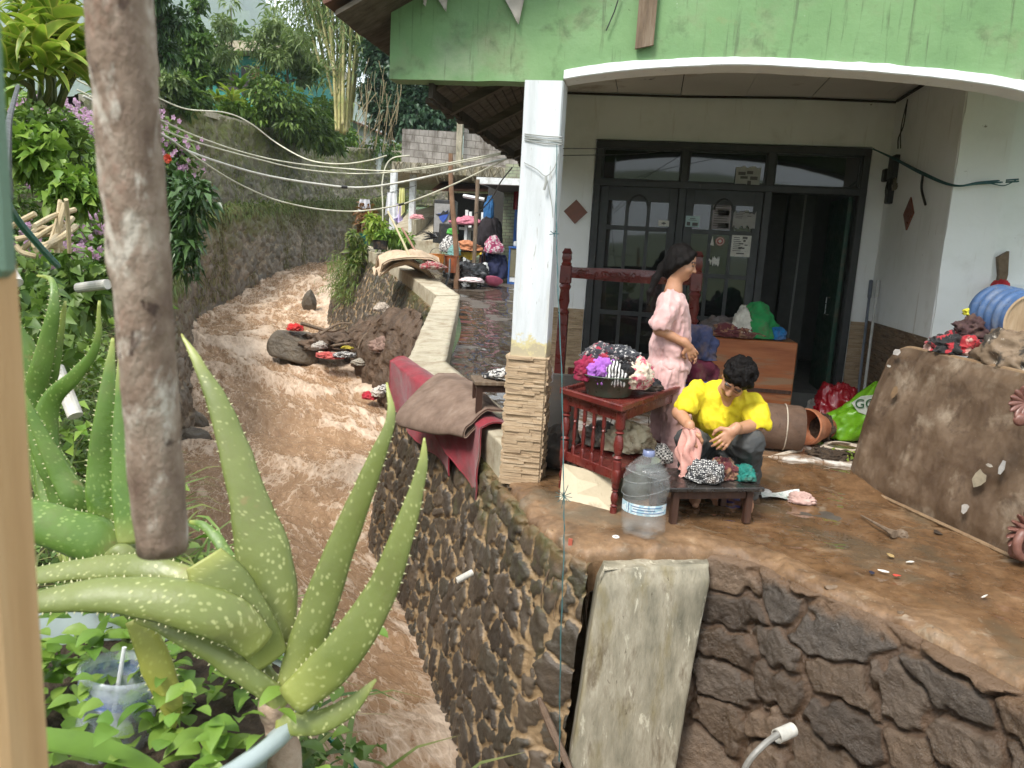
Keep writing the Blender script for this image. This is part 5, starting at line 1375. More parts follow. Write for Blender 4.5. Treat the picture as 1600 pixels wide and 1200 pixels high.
# far teal house among the trees, and a shed
def far_house():
    d=38; h=thing('far_house','teal walled house with a flat tan roof edge among the trees','house',at(400,140,d)); c=at(385,140,d)
    zt=at(385,88,d)[2]; zb=c[2]-2.5; w=5.2; m=MB(); m.box((c[0],c[1]+2.5,(zb+zt)/2),(w,5,zt-zb)); m.build('wall',plain('teal paint',(.02,.20,.17),.7,var=.25),h)
    m=MB(); m.box((c[0]-.3,c[1]+2.2,zt+.25),(w+1.2,6.2,.42)); m.build('roof',M['coping'],h)
    for px,w2,hh,nm in ((392,.9,1.3,'door'),(355,1.0,.8,'window')):
        a=at(px,126,d-.02); m=MB(); m.box((a[0],c[1]-.02,a[2]),(w2,.06,hh)); m.build(nm,plain('dark opening',(.03,.02,.018),.5),h)
    m=MB(); a=at(402,128,d); m.box((a[0],c[1]-.05,a[2]),(.35,.08,1.2)); m.build('shutter',plain('brown shutter',(.22,.09,.04),.7),h)
    d=43; s=thing('shed','small white shed with a brown roof behind the bamboo','shed',at(563,215,d)); a=at(562,205,d)
    m=MB(); m.box(a+np.array([0,1,-.8]),(2.2,2,2.6)); m.build('wall',M['white_paint'],s)
    m=MB(); m.prism([a+np.array([-.4,-.4,.45]),a+np.array([1.4,-.4,-.2]),a+np.array([1.4,-.4,-.1]),a+np.array([-.4,-.4,.58])],(0,3.2,0)); m.build('roof',M['roof_tile'],s)
far_house()
def lane_house():
    h=thing('lane_house','grey house front with a faded red roof at the far end of the lane','house',at(730,380,26)); a,b=at(700,300,26),at(800,300,26); zb=at(730,385,26)[2]
    m=MB(); m.box(((a[0]+b[0])/2,a[1]+1,(zb+a[2])/2),(b[0]-a[0],2,a[2]-zb)); m.build('wall',M['block'],h)
    m=MB(); m.prism([a+np.array([-.3,-.8,-.05]),b+np.array([.3,-.8,-.05]),b+np.array([.3,1.2,.55]),a+np.array([-.3,1.2,.55])],(0,0,.07)); m.build('roof',plain('faded red roof',(.34,.17,.14),.8,dirt=(.15,.12,.1)),h)
    m=MB(); c=at(722,345,26); m.box((c[0],a[1]-.01,c[2]),(.8,.06,1.7)); m.build('door',plain('dark doorway',(.03,.028,.025),.7),h)
lane_house()

# cables across the river
def cables():
    def cab(name,pts,r,label,mat,clamp=None):
        t=thing(name,label,'cable',at(*pts[len(pts)//2])); P=catmull([at(*p) for p in pts],110); m=MB(); m.tube(P,r,7); m.build('sheath',mat,t)
        if clamp is not None:
            m=MB(); k=int(clamp*109); m.tube(P[k:k+3],r*1.5,8); m.build('clamp',M['cable_black'],t)
    G=M['cable_pale']
    def dd(x):return 7.6+2.6*math.sin(min(1,max(0,(x-200)/420))*1.57)-max(0,x-560)/230*1.6
    P=lambda L:[(x,y,dd(x)) for x,y in L]
    cab('cable',[(x,y,20-.012*abs(x-430)) for x,y in ((236,148),(290,170),(352,176),(390,192),(430,222),(470,245),(500,254),(540,256),(580,250),(604,243))],.017,'thin pale cable looping down from the top of the tall mossy wall',G)
    cab('cable',P([(120,125),(242,183),(300,210),(370,235),(440,252),(520,262),(600,267),(640,264),(700,255),(796,236)]),.0085,'upper of two thin pale cables crossing the river side by side',G)
    cab('cable',P([(120,140),(242,197),(310,223),(400,248),(470,264),(540,271),(600,270),(680,261),(740,250),(798,238)]),.0085,'lower of two thin pale cables crossing the river side by side',G)
    cab('cable',P([(130,150),(255,211),(290,234),(350,256),(420,275),(500,288),(560,293),(620,286),(700,269),(800,246)]),.0135,'thickest white cable crossing the river with a black joint',M['cable_white'],.62)
    cab('cable',P([(140,150),(262,216),(320,255),(360,280),(400,300),(440,315),(500,327),(560,330),(620,321),(660,308),(720,283),(800,244)]),.0095,'lowest sagging pale cable crossing the river',G,.74)
    cab('cable',[(x,y,14.0) for x,y in ((598,345),(598,318),(597,290),(602,262),(614,247),(640,243))],.012,'pale wire standing up in a hook shape by the deck post',G)
    cab('cable',[(800,262,12),(782,285,14),(768,310,16),(750,330,17),(742,333,17.2)],.012,'slack dark cable drooping under the shop awning',M['cable_black'])
M['cable_white']=plain('white cable',(.56,.55,.49),.5,var=.2,scale=3,dirt=(.3,.3,.2))
cables()
# ------------------------------------------------------------------ vegetation
L_={}
L_['weed']=leafmat('weed leaf',(.07,.14,.026),(.20,.30,.07))
L_['bush']=leafmat('bush leaf',(.05,.11,.022),(.14,.235,.05))
L_['dark']=leafmat('dark leaf',(.03,.075,.02),(.09,.17,.05),rough=.35,trans=.2)
L_['blue']=leafmat('blue green leaf',(.022,.058,.03),(.07,.135,.07),trans=.25)
L_['bright']=leafmat('bright leaf',(.13,.26,.035),(.27,.40,.07))
L_['pale']=leafmat('pale leaf',(.13,.20,.06),(.28,.36,.14))
L_['yellow']=leafmat('yellow green leaf',(.17,.29,.03),(.36,.47,.07),edge=(.55,.52,.12),sc=8,trans=.4)
L_['grass']=leafmat('grass blade',(.08,.145,.025),(.20,.27,.06),tip=(.30,.27,.10))
L_['dry']=leafmat('dry blade',(.18,.13,.06),(.34,.27,.15),trans=.15)
L_['flower']=leafmat('pink petal',(.50,.25,.46),(.64,.44,.62),rough=.6,trans=.4)
L_['redflower']=leafmat('red petal',(.6,.06,.03),(.8,.12,.05),rough=.6,trans=.3)
L_['red']=leafmat('reddish leaf',(.16,.10,.03),(.30,.12,.05))
M['trunk']=surf('bark',[(.09,.07,.05),(.16,.13,.095),(.22,.19,.14)],scale=8,rough=(.8,1),bump=.5,stretch=(3,3,.6))
M['stem']=surf('green stem',[(.08,.11,.03),(.14,.17,.06)],scale=9,rough=(.5,.8))

def unit(v):return v/np.maximum(1e-9,np.linalg.norm(v,axis=-1,keepdims=True))
def leaf_data(P,D,L,W,fold=.25,droop=.25,seed=0,up=None):
    """n leaves of five points: base, sides, middle, tip"""
    g=np.random.default_rng(seed); n=len(P); L=np.broadcast_to(L,(n,))[:,None]; W=np.broadcast_to(W,(n,))[:,None]
    D=unit(D); U=unit(np.array([0,0,1.])+.7*g.normal(size=(n,3))) if up is None else unit(up+.35*g.normal(size=(n,3)))
    S=unit(np.cross(D,U)); N=np.cross(S,D)
    mid=P+D*L*.48; tip=P+D*L-np.array([0,0,1.])*L*droop
    V=np.stack([P,mid+S*W*.5+N*W*fold,mid,mid-S*W*.5+N*W*fold,tip],1)
    b=np.arange(n)[:,None]*5
    F=np.concatenate([b+np.array([[0,2,1]]),b+np.array([[1,2,4]]),b+np.array([[0,3,2]]),b+np.array([[2,3,4]])])
    r=np.repeat(g.random(n),5); u=np.tile([.5,1,.0,1,.3],n); v=np.tile([0,.5,.5,.5,1],n)
    return V.reshape(-1,3),F,r,u,v
def put_leaves(name,sets,mat,parent=None):
    Vs,Fs,R,U,W=[],[],[],[],[]; o=0
    for V,F,r,u,v in sets:Vs.append(V); Fs.append(F+o); R.append(r); U.append(u); W.append(v); o+=len(V)
    return put(name,np.concatenate(Vs),None,mat,parent,Ft=np.concatenate(Fs),attrs=dict(r=np.concatenate(R),u=np.concatenate(U),v=np.concatenate(W)),smooth=False)
def blade_data(P,D,L,W,arch=.6,n=6,fold=.18,seed=0,prof=None):
    """strap leaves: arching strips with a midrib fold"""
    g=np.random.default_rng(seed); m=len(P); L=np.broadcast_to(L,(m,)); W=np.broadcast_to(W,(m,)); arch=np.broadcast_to(arch,(m,))
    D=unit(D); t=np.linspace(0,1,n); prof=np.interp(t,[0,.15,.45,.8,1],[.35,.7,1,.55,.02]) if prof is None else np.interp(t,*prof)
    H=D*np.array([1,1,0]); H=unit(H+1e-6); S=unit(np.cross(D,np.array([0,0,1.]))+1e-6); S=unit(S+.25*g.normal(size=(m,3)))
    th0=np.arcsin(np.clip(D[:,2],-1,1)); X=np.zeros((m,n,3)); cur=P.copy(); X[:,0]=cur
    for k in range(1,n):
        a=th0-arch*2.2*((k-.5)/(n-1))**1.4; cur=cur+(H*np.cos(a)[:,None]+np.array([0,0,1.])*np.sin(a)[:,None])*(L/(n-1))[:,None]; X[:,k]=cur
    T=np.gradient(X,axis=1); N=unit(np.cross(np.repeat(S[:,None],n,1),T)); w=(W[:,None]*prof[None])[...,None]
    V=np.stack([X-S[:,None]*w/2+N*w*fold,X,X+S[:,None]*w/2+N*w*fold],2)
    b=(np.arange(m)*n*3)[:,None,None,None]; k=(np.arange(n-1)*3)[None,:,None,None]; c=np.arange(2)[None,None,:,None]
    q=b+k+c+np.array([0,1,4,3])[None,None,None]; q=q.reshape(-1,4)
    F=np.concatenate([q[:,[0,1,2]],q[:,[0,2,3]]])
    r=np.repeat(g.random(m),n*3); u=np.tile([1,0,1],m*n); v=np.tile(np.repeat(t,3),m)
    return V.reshape(-1,3),F,r,u,v
def sph(n,g):return unit(g.normal(size=(n,3)))
def clumps(centres,radii,per,L,W,seed,droop=.3,inner=.25,spread=1.0,up=None):
    """leaf clusters filling uneven lumps; leaves point outward and hang a little"""
    g=np.random.default_rng(seed); out=[]
    for c,r in zip(centres,radii):
        r=np.broadcast_to(np.asarray(r,float),(3,)); n=int(per*np.mean(r)**2*10) if per<50 else int(per)
        d=sph(n,g); q=g.random(n)**.45; k=.7+.5*vnoise(d*2.1+c,seed); p=c+d*r*(inner+(1-inner)*q)[:,None]*k[:,None]
        D=unit(d*spread+.8*g.normal(size=(n,3))+np.array([0,0,-.15]))
        out.append(leaf_data(p,D,L*(.6+.8*g.random(n)),W*(.6+.8*g.random(n)),droop=droop,seed=int(g.integers(1e6))))
    return out
def tree(name,label,base,height,crown,leaf,L,W,per,seed,trunk_r=.1,group=None,lean=(0,0),branches=7,mat=None,droop=.3):
    """tapered trunk, limbs reaching into leaf clumps"""
    g=np.random.default_rng(seed); base=np.asarray(base,float); t=thing(name,label,'tree',base,group)
    topp=base+np.array([lean[0],lean[1],height*.8]); m=MB(); tr=catmull([base,base*.6+topp*.4+np.array([*(g.normal(size=2)*.12*height*.2),0]),topp],12); m.tube(tr,np.linspace(trunk_r,trunk_r*.35,12),8)
    cs,rs=[],[]
    for k in range(branches):
        f=.35+.6*k/branches; s=tr[int(f*11)]; a=g.uniform(0,6.28); e=s+np.array([math.cos(a)*crown[0],math.sin(a)*crown[1],g.uniform(.1,.9)*crown[2]])*g.uniform(.5,1.0)
        mid=(s+e)/2+np.array([0,0,.1*crown[2]]); m.tube(catmull([s,mid,e],7),np.linspace(trunk_r*.4,trunk_r*.1,7),5)
        cs.append(e); rs.append(np.array(crown)*g.uniform(.32,.55)); cs.append(mid); rs.append(np.array(crown)*g.uniform(.25,.4))
    cs.append(topp+np.array([0,0,crown[2]*.2])); rs.append(np.array(crown)*.5)
    m.build('trunk',mat or M['trunk'],t,smooth=True); put_leaves('crown',clumps(cs,rs,per,L,W,seed+1,droop=droop),L_[leaf],t); return t

# ---- ground cover on the left bank, counted by nobody
def bank_cover():
    g=np.random.default_rng(11)
    def sample(n,smin,smax,omax,omin=0):
        i=g.uniform(smin,smax,n); j=g.uniform(omin,omax,n)**1.0
        i0=i.astype(int); j0=j.astype(int); fi=(i-i0)[:,None]; fj=(j-j0)[:,None]
        return HILL[i0,j0]*(1-fi)*(1-fj)+HILL[i0+1,j0]*fi*(1-fj)+HILL[i0,j0+1]*(1-fi)*fj+HILL[i0+1,j0+1]*fi*fj
    # far to near: broad leafy weeds, small leaves, grasses
    def patchy(p,s,th,seed):return p[vnoise(p*s,seed)>th]
    P=patchy(sample(46000,20,147,26),1.1,-.35,3); n=len(P)
    h=.35*np.clip(vnoise(P*.9,8)+.6,.1,1.4)
    pts=P+np.stack([g.normal(0,.06,n),g.normal(0,.06,n),g.random(n)*h],1)
    dist=np.linalg.norm(pts-CP,axis=1); D=unit(np.stack([g.normal(size=n)+.5,g.normal(size=n)-.5,.3+.5*g.random(n)],1))
    A=leaf_data(pts,D,.062*(.5+g.random(n))*np.clip(dist/6,.6,2.2),.034*(.6+g.random(n))*np.clip(dist/6,.6,2.2),droop=.3,seed=4)
    o=put_leaves('bank_weeds',[A],L_['weed']); tag(o,'tangled low green weeds covering the steep left bank','weeds',kind='stuff')
    P=patchy(sample(11000,20,147,24),1.7,-.1,5); n=len(P); pts=P+np.stack([g.normal(0,.05,n),g.normal(0,.05,n),.05+g.random(n)*.40],1)
    dist=np.linalg.norm(pts-CP,axis=1); k=np.clip(dist/6,.7,2)
    A=leaf_data(pts,unit(np.stack([g.normal(size=n)+.6,g.normal(size=n)-.6,.25*g.random(n)],1)),.080*k*(.5+g.random(n)),.056*k*(.6+.6*g.random(n)),droop=.25,seed=6)
    tag(put_leaves('broad_weeds',[A],L_['bright']),'lighter broad leaved creepers scattered over the left bank','weeds',kind='stuff')
    P=sample(9000,20,147,26); n=len(P); D=unit(np.stack([g.normal(0,.5,n),g.normal(0,.5,n),np.ones(n)],1))
    A=blade_data(P,D,.30*(.5+g.random(n)),.012,arch=.5+.5*g.random(n),n=5,seed=7)
    tag(put_leaves('bank_grass',[A],L_['grass']),'thin grass standing among the bank weeds','grass',kind='stuff')
    P=patchy(sample(5000,20,147,24),1.3,.15,9); n=len(P); D=unit(np.stack([g.normal(0,.8,n),g.normal(0,.8,n),np.ones(n)*.7],1)); A=blade_data(P,D,.26*(.5+g.random(n)),.007,arch=.9,n=5,seed=27)
    tag(put_leaves('dry_stalks',[A],L_['dry']),'dry straw coloured stalks among the bank weeds','grass',kind='stuff')
    # pink blossom heads strewn in drifts
    P=sample(5200,60,140,22,6); P=P[(vnoise(P*1.2,30)>.12)]; P=P[:1500]; n=len(P)
    c=np.repeat(P+np.stack([g.normal(0,.05,n),g.normal(0,.05,n),.30+.25*g.random(n)],1)+np.array([.08,-.12,0]),5,0); a=np.tile(np.arange(5)*1.2566,n); D=np.stack([np.cos(a),.3*np.ones(5*n),np.sin(a)],1)
    A=leaf_data(c,D,.030*np.clip(np.linalg.norm(c-CP,axis=1)/6,.8,1.6),.026*np.clip(np.linalg.norm(c-CP,axis=1)/6,.8,1.6),droop=0,seed=9,up=np.array([.3,-1,.2]))
    tag(put_leaves('pink_blossom',[A],L_['flower']),'small pink blossoms sprinkled over the left bank','flowers',kind='stuff')
    # weeds fringing the river wall and hanging down it
    i=g.uniform(70,148,4200); i0=i.astype(int); f=(i-i0)[:,None]; E=HILL[i0,0]*(1-f)+HILL[i0+1,0]*f; n=len(E)
    P=E+np.stack([g.normal(.03,.08,n),g.normal(-.05,.08,n),g.uniform(-.25,.12,n)],1); D=unit(np.stack([.7+g.normal(0,.5,n),-.5+g.normal(0,.5,n),g.normal(.1,.6,n)],1))
    A=blade_data(P,D,.30*(.4+g.random(n)),.018,arch=.9,n=5,seed=12)
    tag(put_leaves('wall_grass',[A],L_['grass']),'grass hanging over the left river wall','grass',kind='stuff')
bank_cover()

def on_walls():
    g=np.random.default_rng(14)
    # dry tufts and ferns on the two far walls
    def wallpts(T,B,n,seed,vmin=0,vmax=1):
        T1,_=resample(T,300); B1,_=resample(B,300); i=g.integers(0,299,n); v=g.uniform(vmin,vmax,n)[:,None]; return T1[i]*(1-v)+B1[i]*v
    P=wallpts(UP_T,UP_B,6000,1,0,1); P=P[vnoise(P*.7,44)>.08]; n=len(P); D=unit(np.stack([.6+g.normal(0,.4,n),-.8+g.normal(0,.4,n),.1+g.normal(0,.4,n)],1))
    A=blade_data(P+D*.05,D,.24*(.4+g.random(n)),.035,arch=1.0,n=4,seed=15); tag(put_leaves('moss_tufts',[A],L_['moss']),'tufts of moss and fern over the tall far wall','moss',kind='stuff')
    P=wallpts(LOW_T,LOW_B,7000,2,0,.8); P=P[vnoise(P*.8,45)>.1]; n=len(P); D=unit(np.stack([.6+g.normal(0,.4,n),-.8+g.normal(0,.4,n),.1+g.normal(0,.4,n)],1))
    A=blade_data(P+D*.05,D,.30*(.4+g.random(n)),.03,arch=1.0,n=4,seed=16); tag(put_leaves('dry_tufts',[A],L_['drygreen']),'dry brown green tufts over the lower river wall','grass',kind='stuff')
    P=wallpts(LOW_T,np.asarray(LOW_T)-np.array([0,0,.4]),2500,3); n=len(P); D=unit(np.stack([.6+g.normal(0,.4,n),-.8+g.normal(0,.4,n),.5+g.normal(0,.4,n)],1))
    A=blade_data(P+D*.05,D,.45*(.4+g.random(n)),.035,arch=.9,n=5,seed=17); tag(put_leaves('ledge_grass',[A],L_['grass']),'bright grass along the ledge above the lower river wall','grass',kind='stuff')
    # shrubs along the top of the tall wall
    T1,_=resample(UP_T,200); g2=np.random.default_rng(18)
    spec=[]
    for k in range(26):
        u=.12+.80*k/25+g2.uniform(-.015,.015); c=T1[int(u*199)]+np.array([-.7+g2.normal(0,.4),.7+g2.normal(0,.4),g2.uniform(.1,.6)]); spec.append((u,c))
    kinds=['bush','bright','weed','pale','bush']
    for k,(u,c) in enumerate(spec):
        r=np.array([1.0,1.0,.8])*g2.uniform(.6,1.15)*(1.25 if u>.5 else .9); kd=kinds[int(g2.integers(0,5))]
        cs=[c+r*g2.normal(0,.45,3) for _ in range(5)]; S=clumps(cs,[r*.55]*5,150,.26,.13,200+k)
        tag(put_leaves('shrub',S,L_[kd]),{'bush':'leafy green shrub','bright':'bright light green shrub','weed':'mid green bushy shrub','pale':'pale green airy shrub'}[kd]+' along the top of the tall mossy wall','shrub','shrubs along the tall mossy wall')
    # the big green overhang spilling down the wall in the middle
    cs=[]; rs=[]
    for px,py,d,r in ((440,160,31,1.0),(470,180,32,1.1),(500,205,33,1.0),(480,205,32,.8),(515,222,34,.7),(420,150,31,.9),(505,180,34,1.0),(455,190,31,.7)):cs.append(at(px,py,d)); rs.append(np.array([r,r,r*.8]))
    S=clumps(cs,rs,420,.32,.13,31); tag(put_leaves('overhanging_shrub',S,L_['weed']),'large green shrub spilling over the middle of the tall wall','shrub')
L_['moss']=leafmat('moss tuft',(.10,.12,.025),(.25,.27,.065),rough=.8)
L_['drygreen']=leafmat('dry tuft',(.13,.11,.05),(.23,.21,.08),rough=.8,trans=.2)
on_walls()

def bamboo(label,spots,hgt,seed,rad_=.055):
    g=np.random.default_rng(seed); b0=np.mean([s[0] for s in spots],0); t=thing('bamboo_clump',label,'bamboo',b0); mt=bamboo_mat; tips=[]
    for (a,b) in spots:
        m=MB(); P=catmull([a,a*.55+b*.45+g.normal(0,.07,3)*np.array([1,1,0]),b],40); r=np.full(40,rad_*g.uniform(.8,1.2))*np.linspace(1,.6,40); r[::3]*=1.12
        m.tube(P,r,7); m.build('culm',mt,t,smooth=True); tips.append(P)
    pts=np.concatenate([P[int(g.integers(14,22)):] for P in tips]); n=1700; c=pts[g.integers(0,len(pts),n)]; c=c+g.normal(0,.55,(n,3)); D=unit(np.stack([g.normal(size=n),g.normal(size=n),-.5+.4*g.normal(size=n)],1))
    put_leaves('foliage',[leaf_data(c,D,.42*(.6+.6*g.random(n)),.055,droop=.4,seed=seed)],L_['pale'],t)
def _bm():
    t=NT('bamboo culm'); n=t.noise(3,6,.6,0,t.map((2,2,.5))); c=t.ramp(n,[(.3,(.28,.31,.09)),(.5,(.50,.45,.19)),(.7,(.62,.54,.32))]); c=t.mix(t.ramp(t.noise(12,6),[(.55,0.0),(.7,.6)]),c,(.12,.10,.06))
    t.set('Base Color',c); t.set('Roughness',.5); return t.m
bamboo_mat=_bm()
def px_spots(L,d):return [(at(x0,y0,d+dd),at(x1,y1,d+dd)) for x0,y0,x1,y1,dd in L]
bamboo('bamboo clump with leaning yellow culms left of the taller clump',px_spots([(512,75,463,-60,0),(518,95,480,-60,.5),(505,90,488,-70,1),(522,110,500,-60,-.4),(512,120,512,-80,.8),(520,150,470,-40,1.2),(508,60,452,-50,.3),(515,85,472,-60,.2),(500,100,458,-70,.6),(524,120,490,-50,-.2)],29.5),8,41,.055)
bamboo('bamboo clump with bare pale culms rising beside the dark tree',px_spots([(530,205,535,-60,0),(533,208,548,-70,.3),(538,210,560,-50,.6),(527,200,524,-60,.5),(542,205,566,-20,0),(536,195,540,-60,-.3),(531,200,552,-40,.8),(548,190,564,0,.4),(545,200,556,-60,.2),(526,205,518,-70,.1),(540,206,549,-60,-.2)],29.5),8,42,.06)

def trees():
    # dark bluish tree mass behind the deck
    g=np.random.default_rng(50)
    cs=[]; rs=[]
    t=thing('dark_tree','dense dark bluish tree behind the block wall','tree',at(640,215,29)); m=MB(); b=at(640,235,29); m.tube(catmull([b-np.array([0,0,1.0]),b+np.array([.2,0,1.5]),at(645,110,29)],10),np.linspace(.25,.1,10),8); m.build('trunk',M['trunk'],t)
    for px,py,d,r in ((600,90,29,1.2),(630,120,28.5,1.3),(660,150,28,1.3),(690,170,28,1.1),(620,60,30,1.3),(590,140,29.5,1.0),(640,180,27.5,1.1),(680,195,27.5,.9),(660,110,29,1.2),(700,150,28.5,1.0),(610,175,28,.9),(580,60,31,1.0),(720,130,29,1.2),(650,60,31,1.3),(690,100,30,1.2),(600,20,32,1.2),(740,180,28.5,1.0)):cs.append(at(px,py,d)); rs.append(np.array([r,r,r])*.95)
    put_leaves('crown',clumps(cs,rs,1000,.24,.13,51,inner=.45),L_['blue'],t)
    # bare vines and thin stems hanging in front of it
    t=thing('dead_vines','bare tan vines and thin dead stems beside the dark tree','vines',at(580,200,27)); m=MB()
    for k in range(38):
        x=g.uniform(556,622); y=g.uniform(170,228); x1=x+g.normal(6,12); y1=y-g.uniform(15,90); d=g.uniform(26,28); m.tube(catmull([at(x,y+12,d),at((x+x1)/2+g.normal(0,5),(y+y1)/2,d),at(x1,y1,d)],9),.010*g.uniform(.5,1.4),5)
    m.build('stem',plain('dead stem',(.26,.21,.12),.9),t)
    specs=[('broadleaf_tree','slender broad leaved tree standing against the sky by the far hills',(308,150),30,3.9,(.55,.55,1.3),'bush',.26,.12,90,.07),
             ('cassava_tree','airy pale leaved tree in front of the far hills',(362,130),31,3.5,(.8,.8,.7),'pale',.30,.08,50,.04),
             ('cassava_tree','airy drooping tree left of the bamboo',(428,120),33,3.2,(1.2,1.0,.6),'pale',.34,.09,60,.05),
             ('fruit_tree','grey green spreading tree below the leaning bamboo',(450,150),33,2.6,(1.7,1.4,.9),'pale',.28,.08,150,.07),
             ('fruit_tree','mid green tree in front of the leaning bamboo',(475,140),34.5,2.4,(1.3,1.3,.9),'weed',.26,.10,150,.07),
             ('young_tree','dark small tree right behind the hanging wooden pole',(248,120),22,2.6,(.7,.7,1.0),'dark',.24,.10,160,.06),
             ('young_tree','leafy small tree at the left of the teal house',(282,140),26,1.9,(.7,.7,.6),'bush',.26,.12,160,.06),
             ('young_tree','dark leafy tree hiding the roof of the teal house',(330,140),33,2.2,(1.1,1.0,.6),'bush',.28,.13,200,.07)]
    for i,(nm,lab,(px,py),d,h,cr,lf,L,W,per,tr) in enumerate(specs):tree(nm,lab,at(px,py,d),h,cr,lf,L,W,per,300+i*7,tr,branches=6)
    # row of small trees on the valley side far behind
    for k in range(16):
        px=236+k*11+g.uniform(-4,4); d=g.uniform(70,120); b=at(px,104+g.uniform(-4,6),d); tree('valley_tree','small hazy tree of the row far down the valley',b-np.array([0,0,2]),g.uniform(3,6),np.array([2.2,2.2,2.2])*g.uniform(.6,1.2),'bush',.9,.6,60,700+k,.15,'row of trees down the valley',branches=4)
    # banana like big leaves on the wall top
    for (px,py,d,L,lab,lf) in ((290,150,25.5,1.3,'rosette of big bright leaves on the tall wall by the pole','bright'),(362,158,29,.9,'yellow green rosette plant below the teal house','yellow'),(342,160,29,.8,'small yellow rosette plant on the tall wall','yellow'),(375,140,31,1.2,'plant with one broad upright leaf before the teal house','bright')):
        b=at(px,py,d); n=22; a=g.uniform(0,6.28,n); e=g.uniform(.3,1.3,n); D=np.stack([np.cos(a)*np.cos(e),np.sin(a)*np.cos(e),np.sin(e)],1)
        tag(put_leaves('rosette_plant',[blade_data(np.repeat(b[None],n,0),D,L*g.uniform(.6,1,n),L*.17,arch=.5,seed=int(px))],L_[lf]),lab,'plant')
trees()

def left_plants():
    g=np.random.default_rng(70)
    # tall yellow edged strap leaf plant at the upper left, several heads on stems
    t=thing('strap_leaf_plant','big yellow green strap leaved plant at the top left of the bank','plant',at(70,150,4.8)); sets=[]; m=MB()
    for px,py,d,L,n in ((40,30,4.9,.42,26),(85,45,4.7,.46,30),(65,95,4.5,.40,28),(110,80,4.9,.40,24),(25,80,4.6,.38,22),(100,20,5.1,.42,22),(55,5,5.2,.42,20),(120,110,4.8,.34,18),(20,120,4.5,.32,16)):
        c=at(px,py,d); b=at(px*.5+35,165,4.9); m.tube(catmull([b,(b+c)/2+g.normal(0,.03,3),c],8),[.018]*8,6)
        a=g.uniform(0,6.28,n); e=g.uniform(-.1,1.35,n); D=np.stack([np.cos(a)*np.cos(e),np.sin(a)*np.cos(e),np.sin(e)],1); P=c-D*0+g.normal(0,.03,(n,3))
        sets.append(blade_data(P,D,L*g.uniform(.65,1.1,n),.075*g.uniform(.7,1.2,n),arch=.35+.4*g.random(n),n=8,seed=int(px)+5))
    m.build('stem',M['stem'],t); put_leaves('foliage',sets,L_['yellow'],t)
    # dark glossy shrub right of the pole with a red blossom
    t=thing('dark_shrub','dark glossy shrub right of the hanging pole on the bank edge','shrub',at(275,440,8.4)); m=MB(); b=at(262,450,8.8)
    cs=[at(x,y,d) for x,y,d in ((290,300,8.2),(280,340,8.2),(300,330,8.0),(270,380,8.3),(295,380,8.1),(265,320,8.5),(285,415,8.2),(262,270,8.6),(310,300,8.0))]
    for c in cs:m.tube(catmull([b,(b+c)/2+g.normal(0,.05,3),c],7),np.linspace(.02,.006,7),5)
    m.build('branch',M['stem'],t); put_leaves('foliage',clumps(cs,[.20]*9,110,.14,.055,72,droop=.35,inner=.1),L_['dark'],t)
    c=at(263,248,8.2); n=14; a=np.arange(n)*6.28/n; D=np.stack([np.cos(a),-.3+0*a,np.sin(a)],1); put_leaves('blossom',[leaf_data(np.repeat(c[None],n,0),D,.055,.05,droop=0,seed=2,up=np.array([0,-1,0.]))],L_['redflower'],t)
    # pink flowering bush just right of the pole
    t=thing('flowering_bush','pink flowering bush right of the hanging pole','shrub',at(268,300,9.2)); cs=[at(x,y,9.0) for x,y in ((262,215),(272,235),(285,255),(270,265),(290,285),(258,250),(280,225))]
    put_leaves('foliage',clumps(cs,[.22]*7,60,.12,.06,74),L_['weed'],t); n=150; c=np.array(cs)[g.integers(0,7,n)]+g.normal(0,.14,(n,3))+np.array([0,-.12,0]); c=np.repeat(c,5,0); a=np.tile(np.arange(5)*1.2566,n); D=np.stack([np.cos(a),-.2+0*a,np.sin(a)],1)
    put_leaves('blossom',[leaf_data(c,D,.035,.03,droop=0,seed=3,up=np.array([0,-1,0.]))],L_['flower'],t)
    # named leafy plants on the bank
    for i,(px,py,d,L,W,n,lf,lab) in enumerate(((45,250,4.2,.085,.065,70,'bright','round leaved light green plant high on the left bank'),(110,300,4.2,.07,.045,90,'bright','light green trailing plant left of the pole at mid height'),(35,205,4.5,.07,.04,80,'weed','dark leafy plant below the strap leaved plant'),(95,230,4.6,.07,.035,90,'weed','bushy plant with pink flowers near the pole'),(100,440,3.2,.075,.05,70,'weed','broad leaved weed below the pile of sticks'),(30,480,2.9,.065,.04,70,'bush','dark weed beside the white pipe on the bank'),(60,525,2.6,.065,.045,60,'weed','leafy weed behind the left aloe'),(230,470,6.5,.10,.05,80,'bush','bushy weed behind the pole above the river'))):
        c=at(px,py,d); cs=[c+g.normal(0,.05,3) for _ in range(5)]; tag(put_leaves('weed_plant',clumps(cs,[.14]*5,n,L,W,400+i,droop=.3),L_[lf]),lab,'plant')
    # potted plants by the parapet end
    for (px,py,d,r,lf,lab) in ((572,345,21.4,.45,'red','red and green leafy plant growing in the teal pot'),(588,360,20.8,.42,'yellow','yellow green leafy plant in the grey green pot'),(607,368,20.0,.32,'bright','bright plant behind the squat black pot'),(632,375,20.5,.30,'bright','low bright green plant right of the black pot'),(556,395,21,.45,'grass','grassy tuft hanging at the end of the parapet')):
        c=at(px,py,d); cs=[c+np.array([g.normal(0,r*.5),g.normal(0,r*.3),g.normal(0,r*.4)]) for _ in range(6)]; tag(put_leaves('potted_plant',clumps(cs,[r*.45]*6,60,.20,.08,500+px),L_[lf]),lab,'plant')
    # grass and moss on the near retaining wall
    n=900; i=g.uniform(0,1,n); A0=np.array([-8.3,21.2,1.1]); 
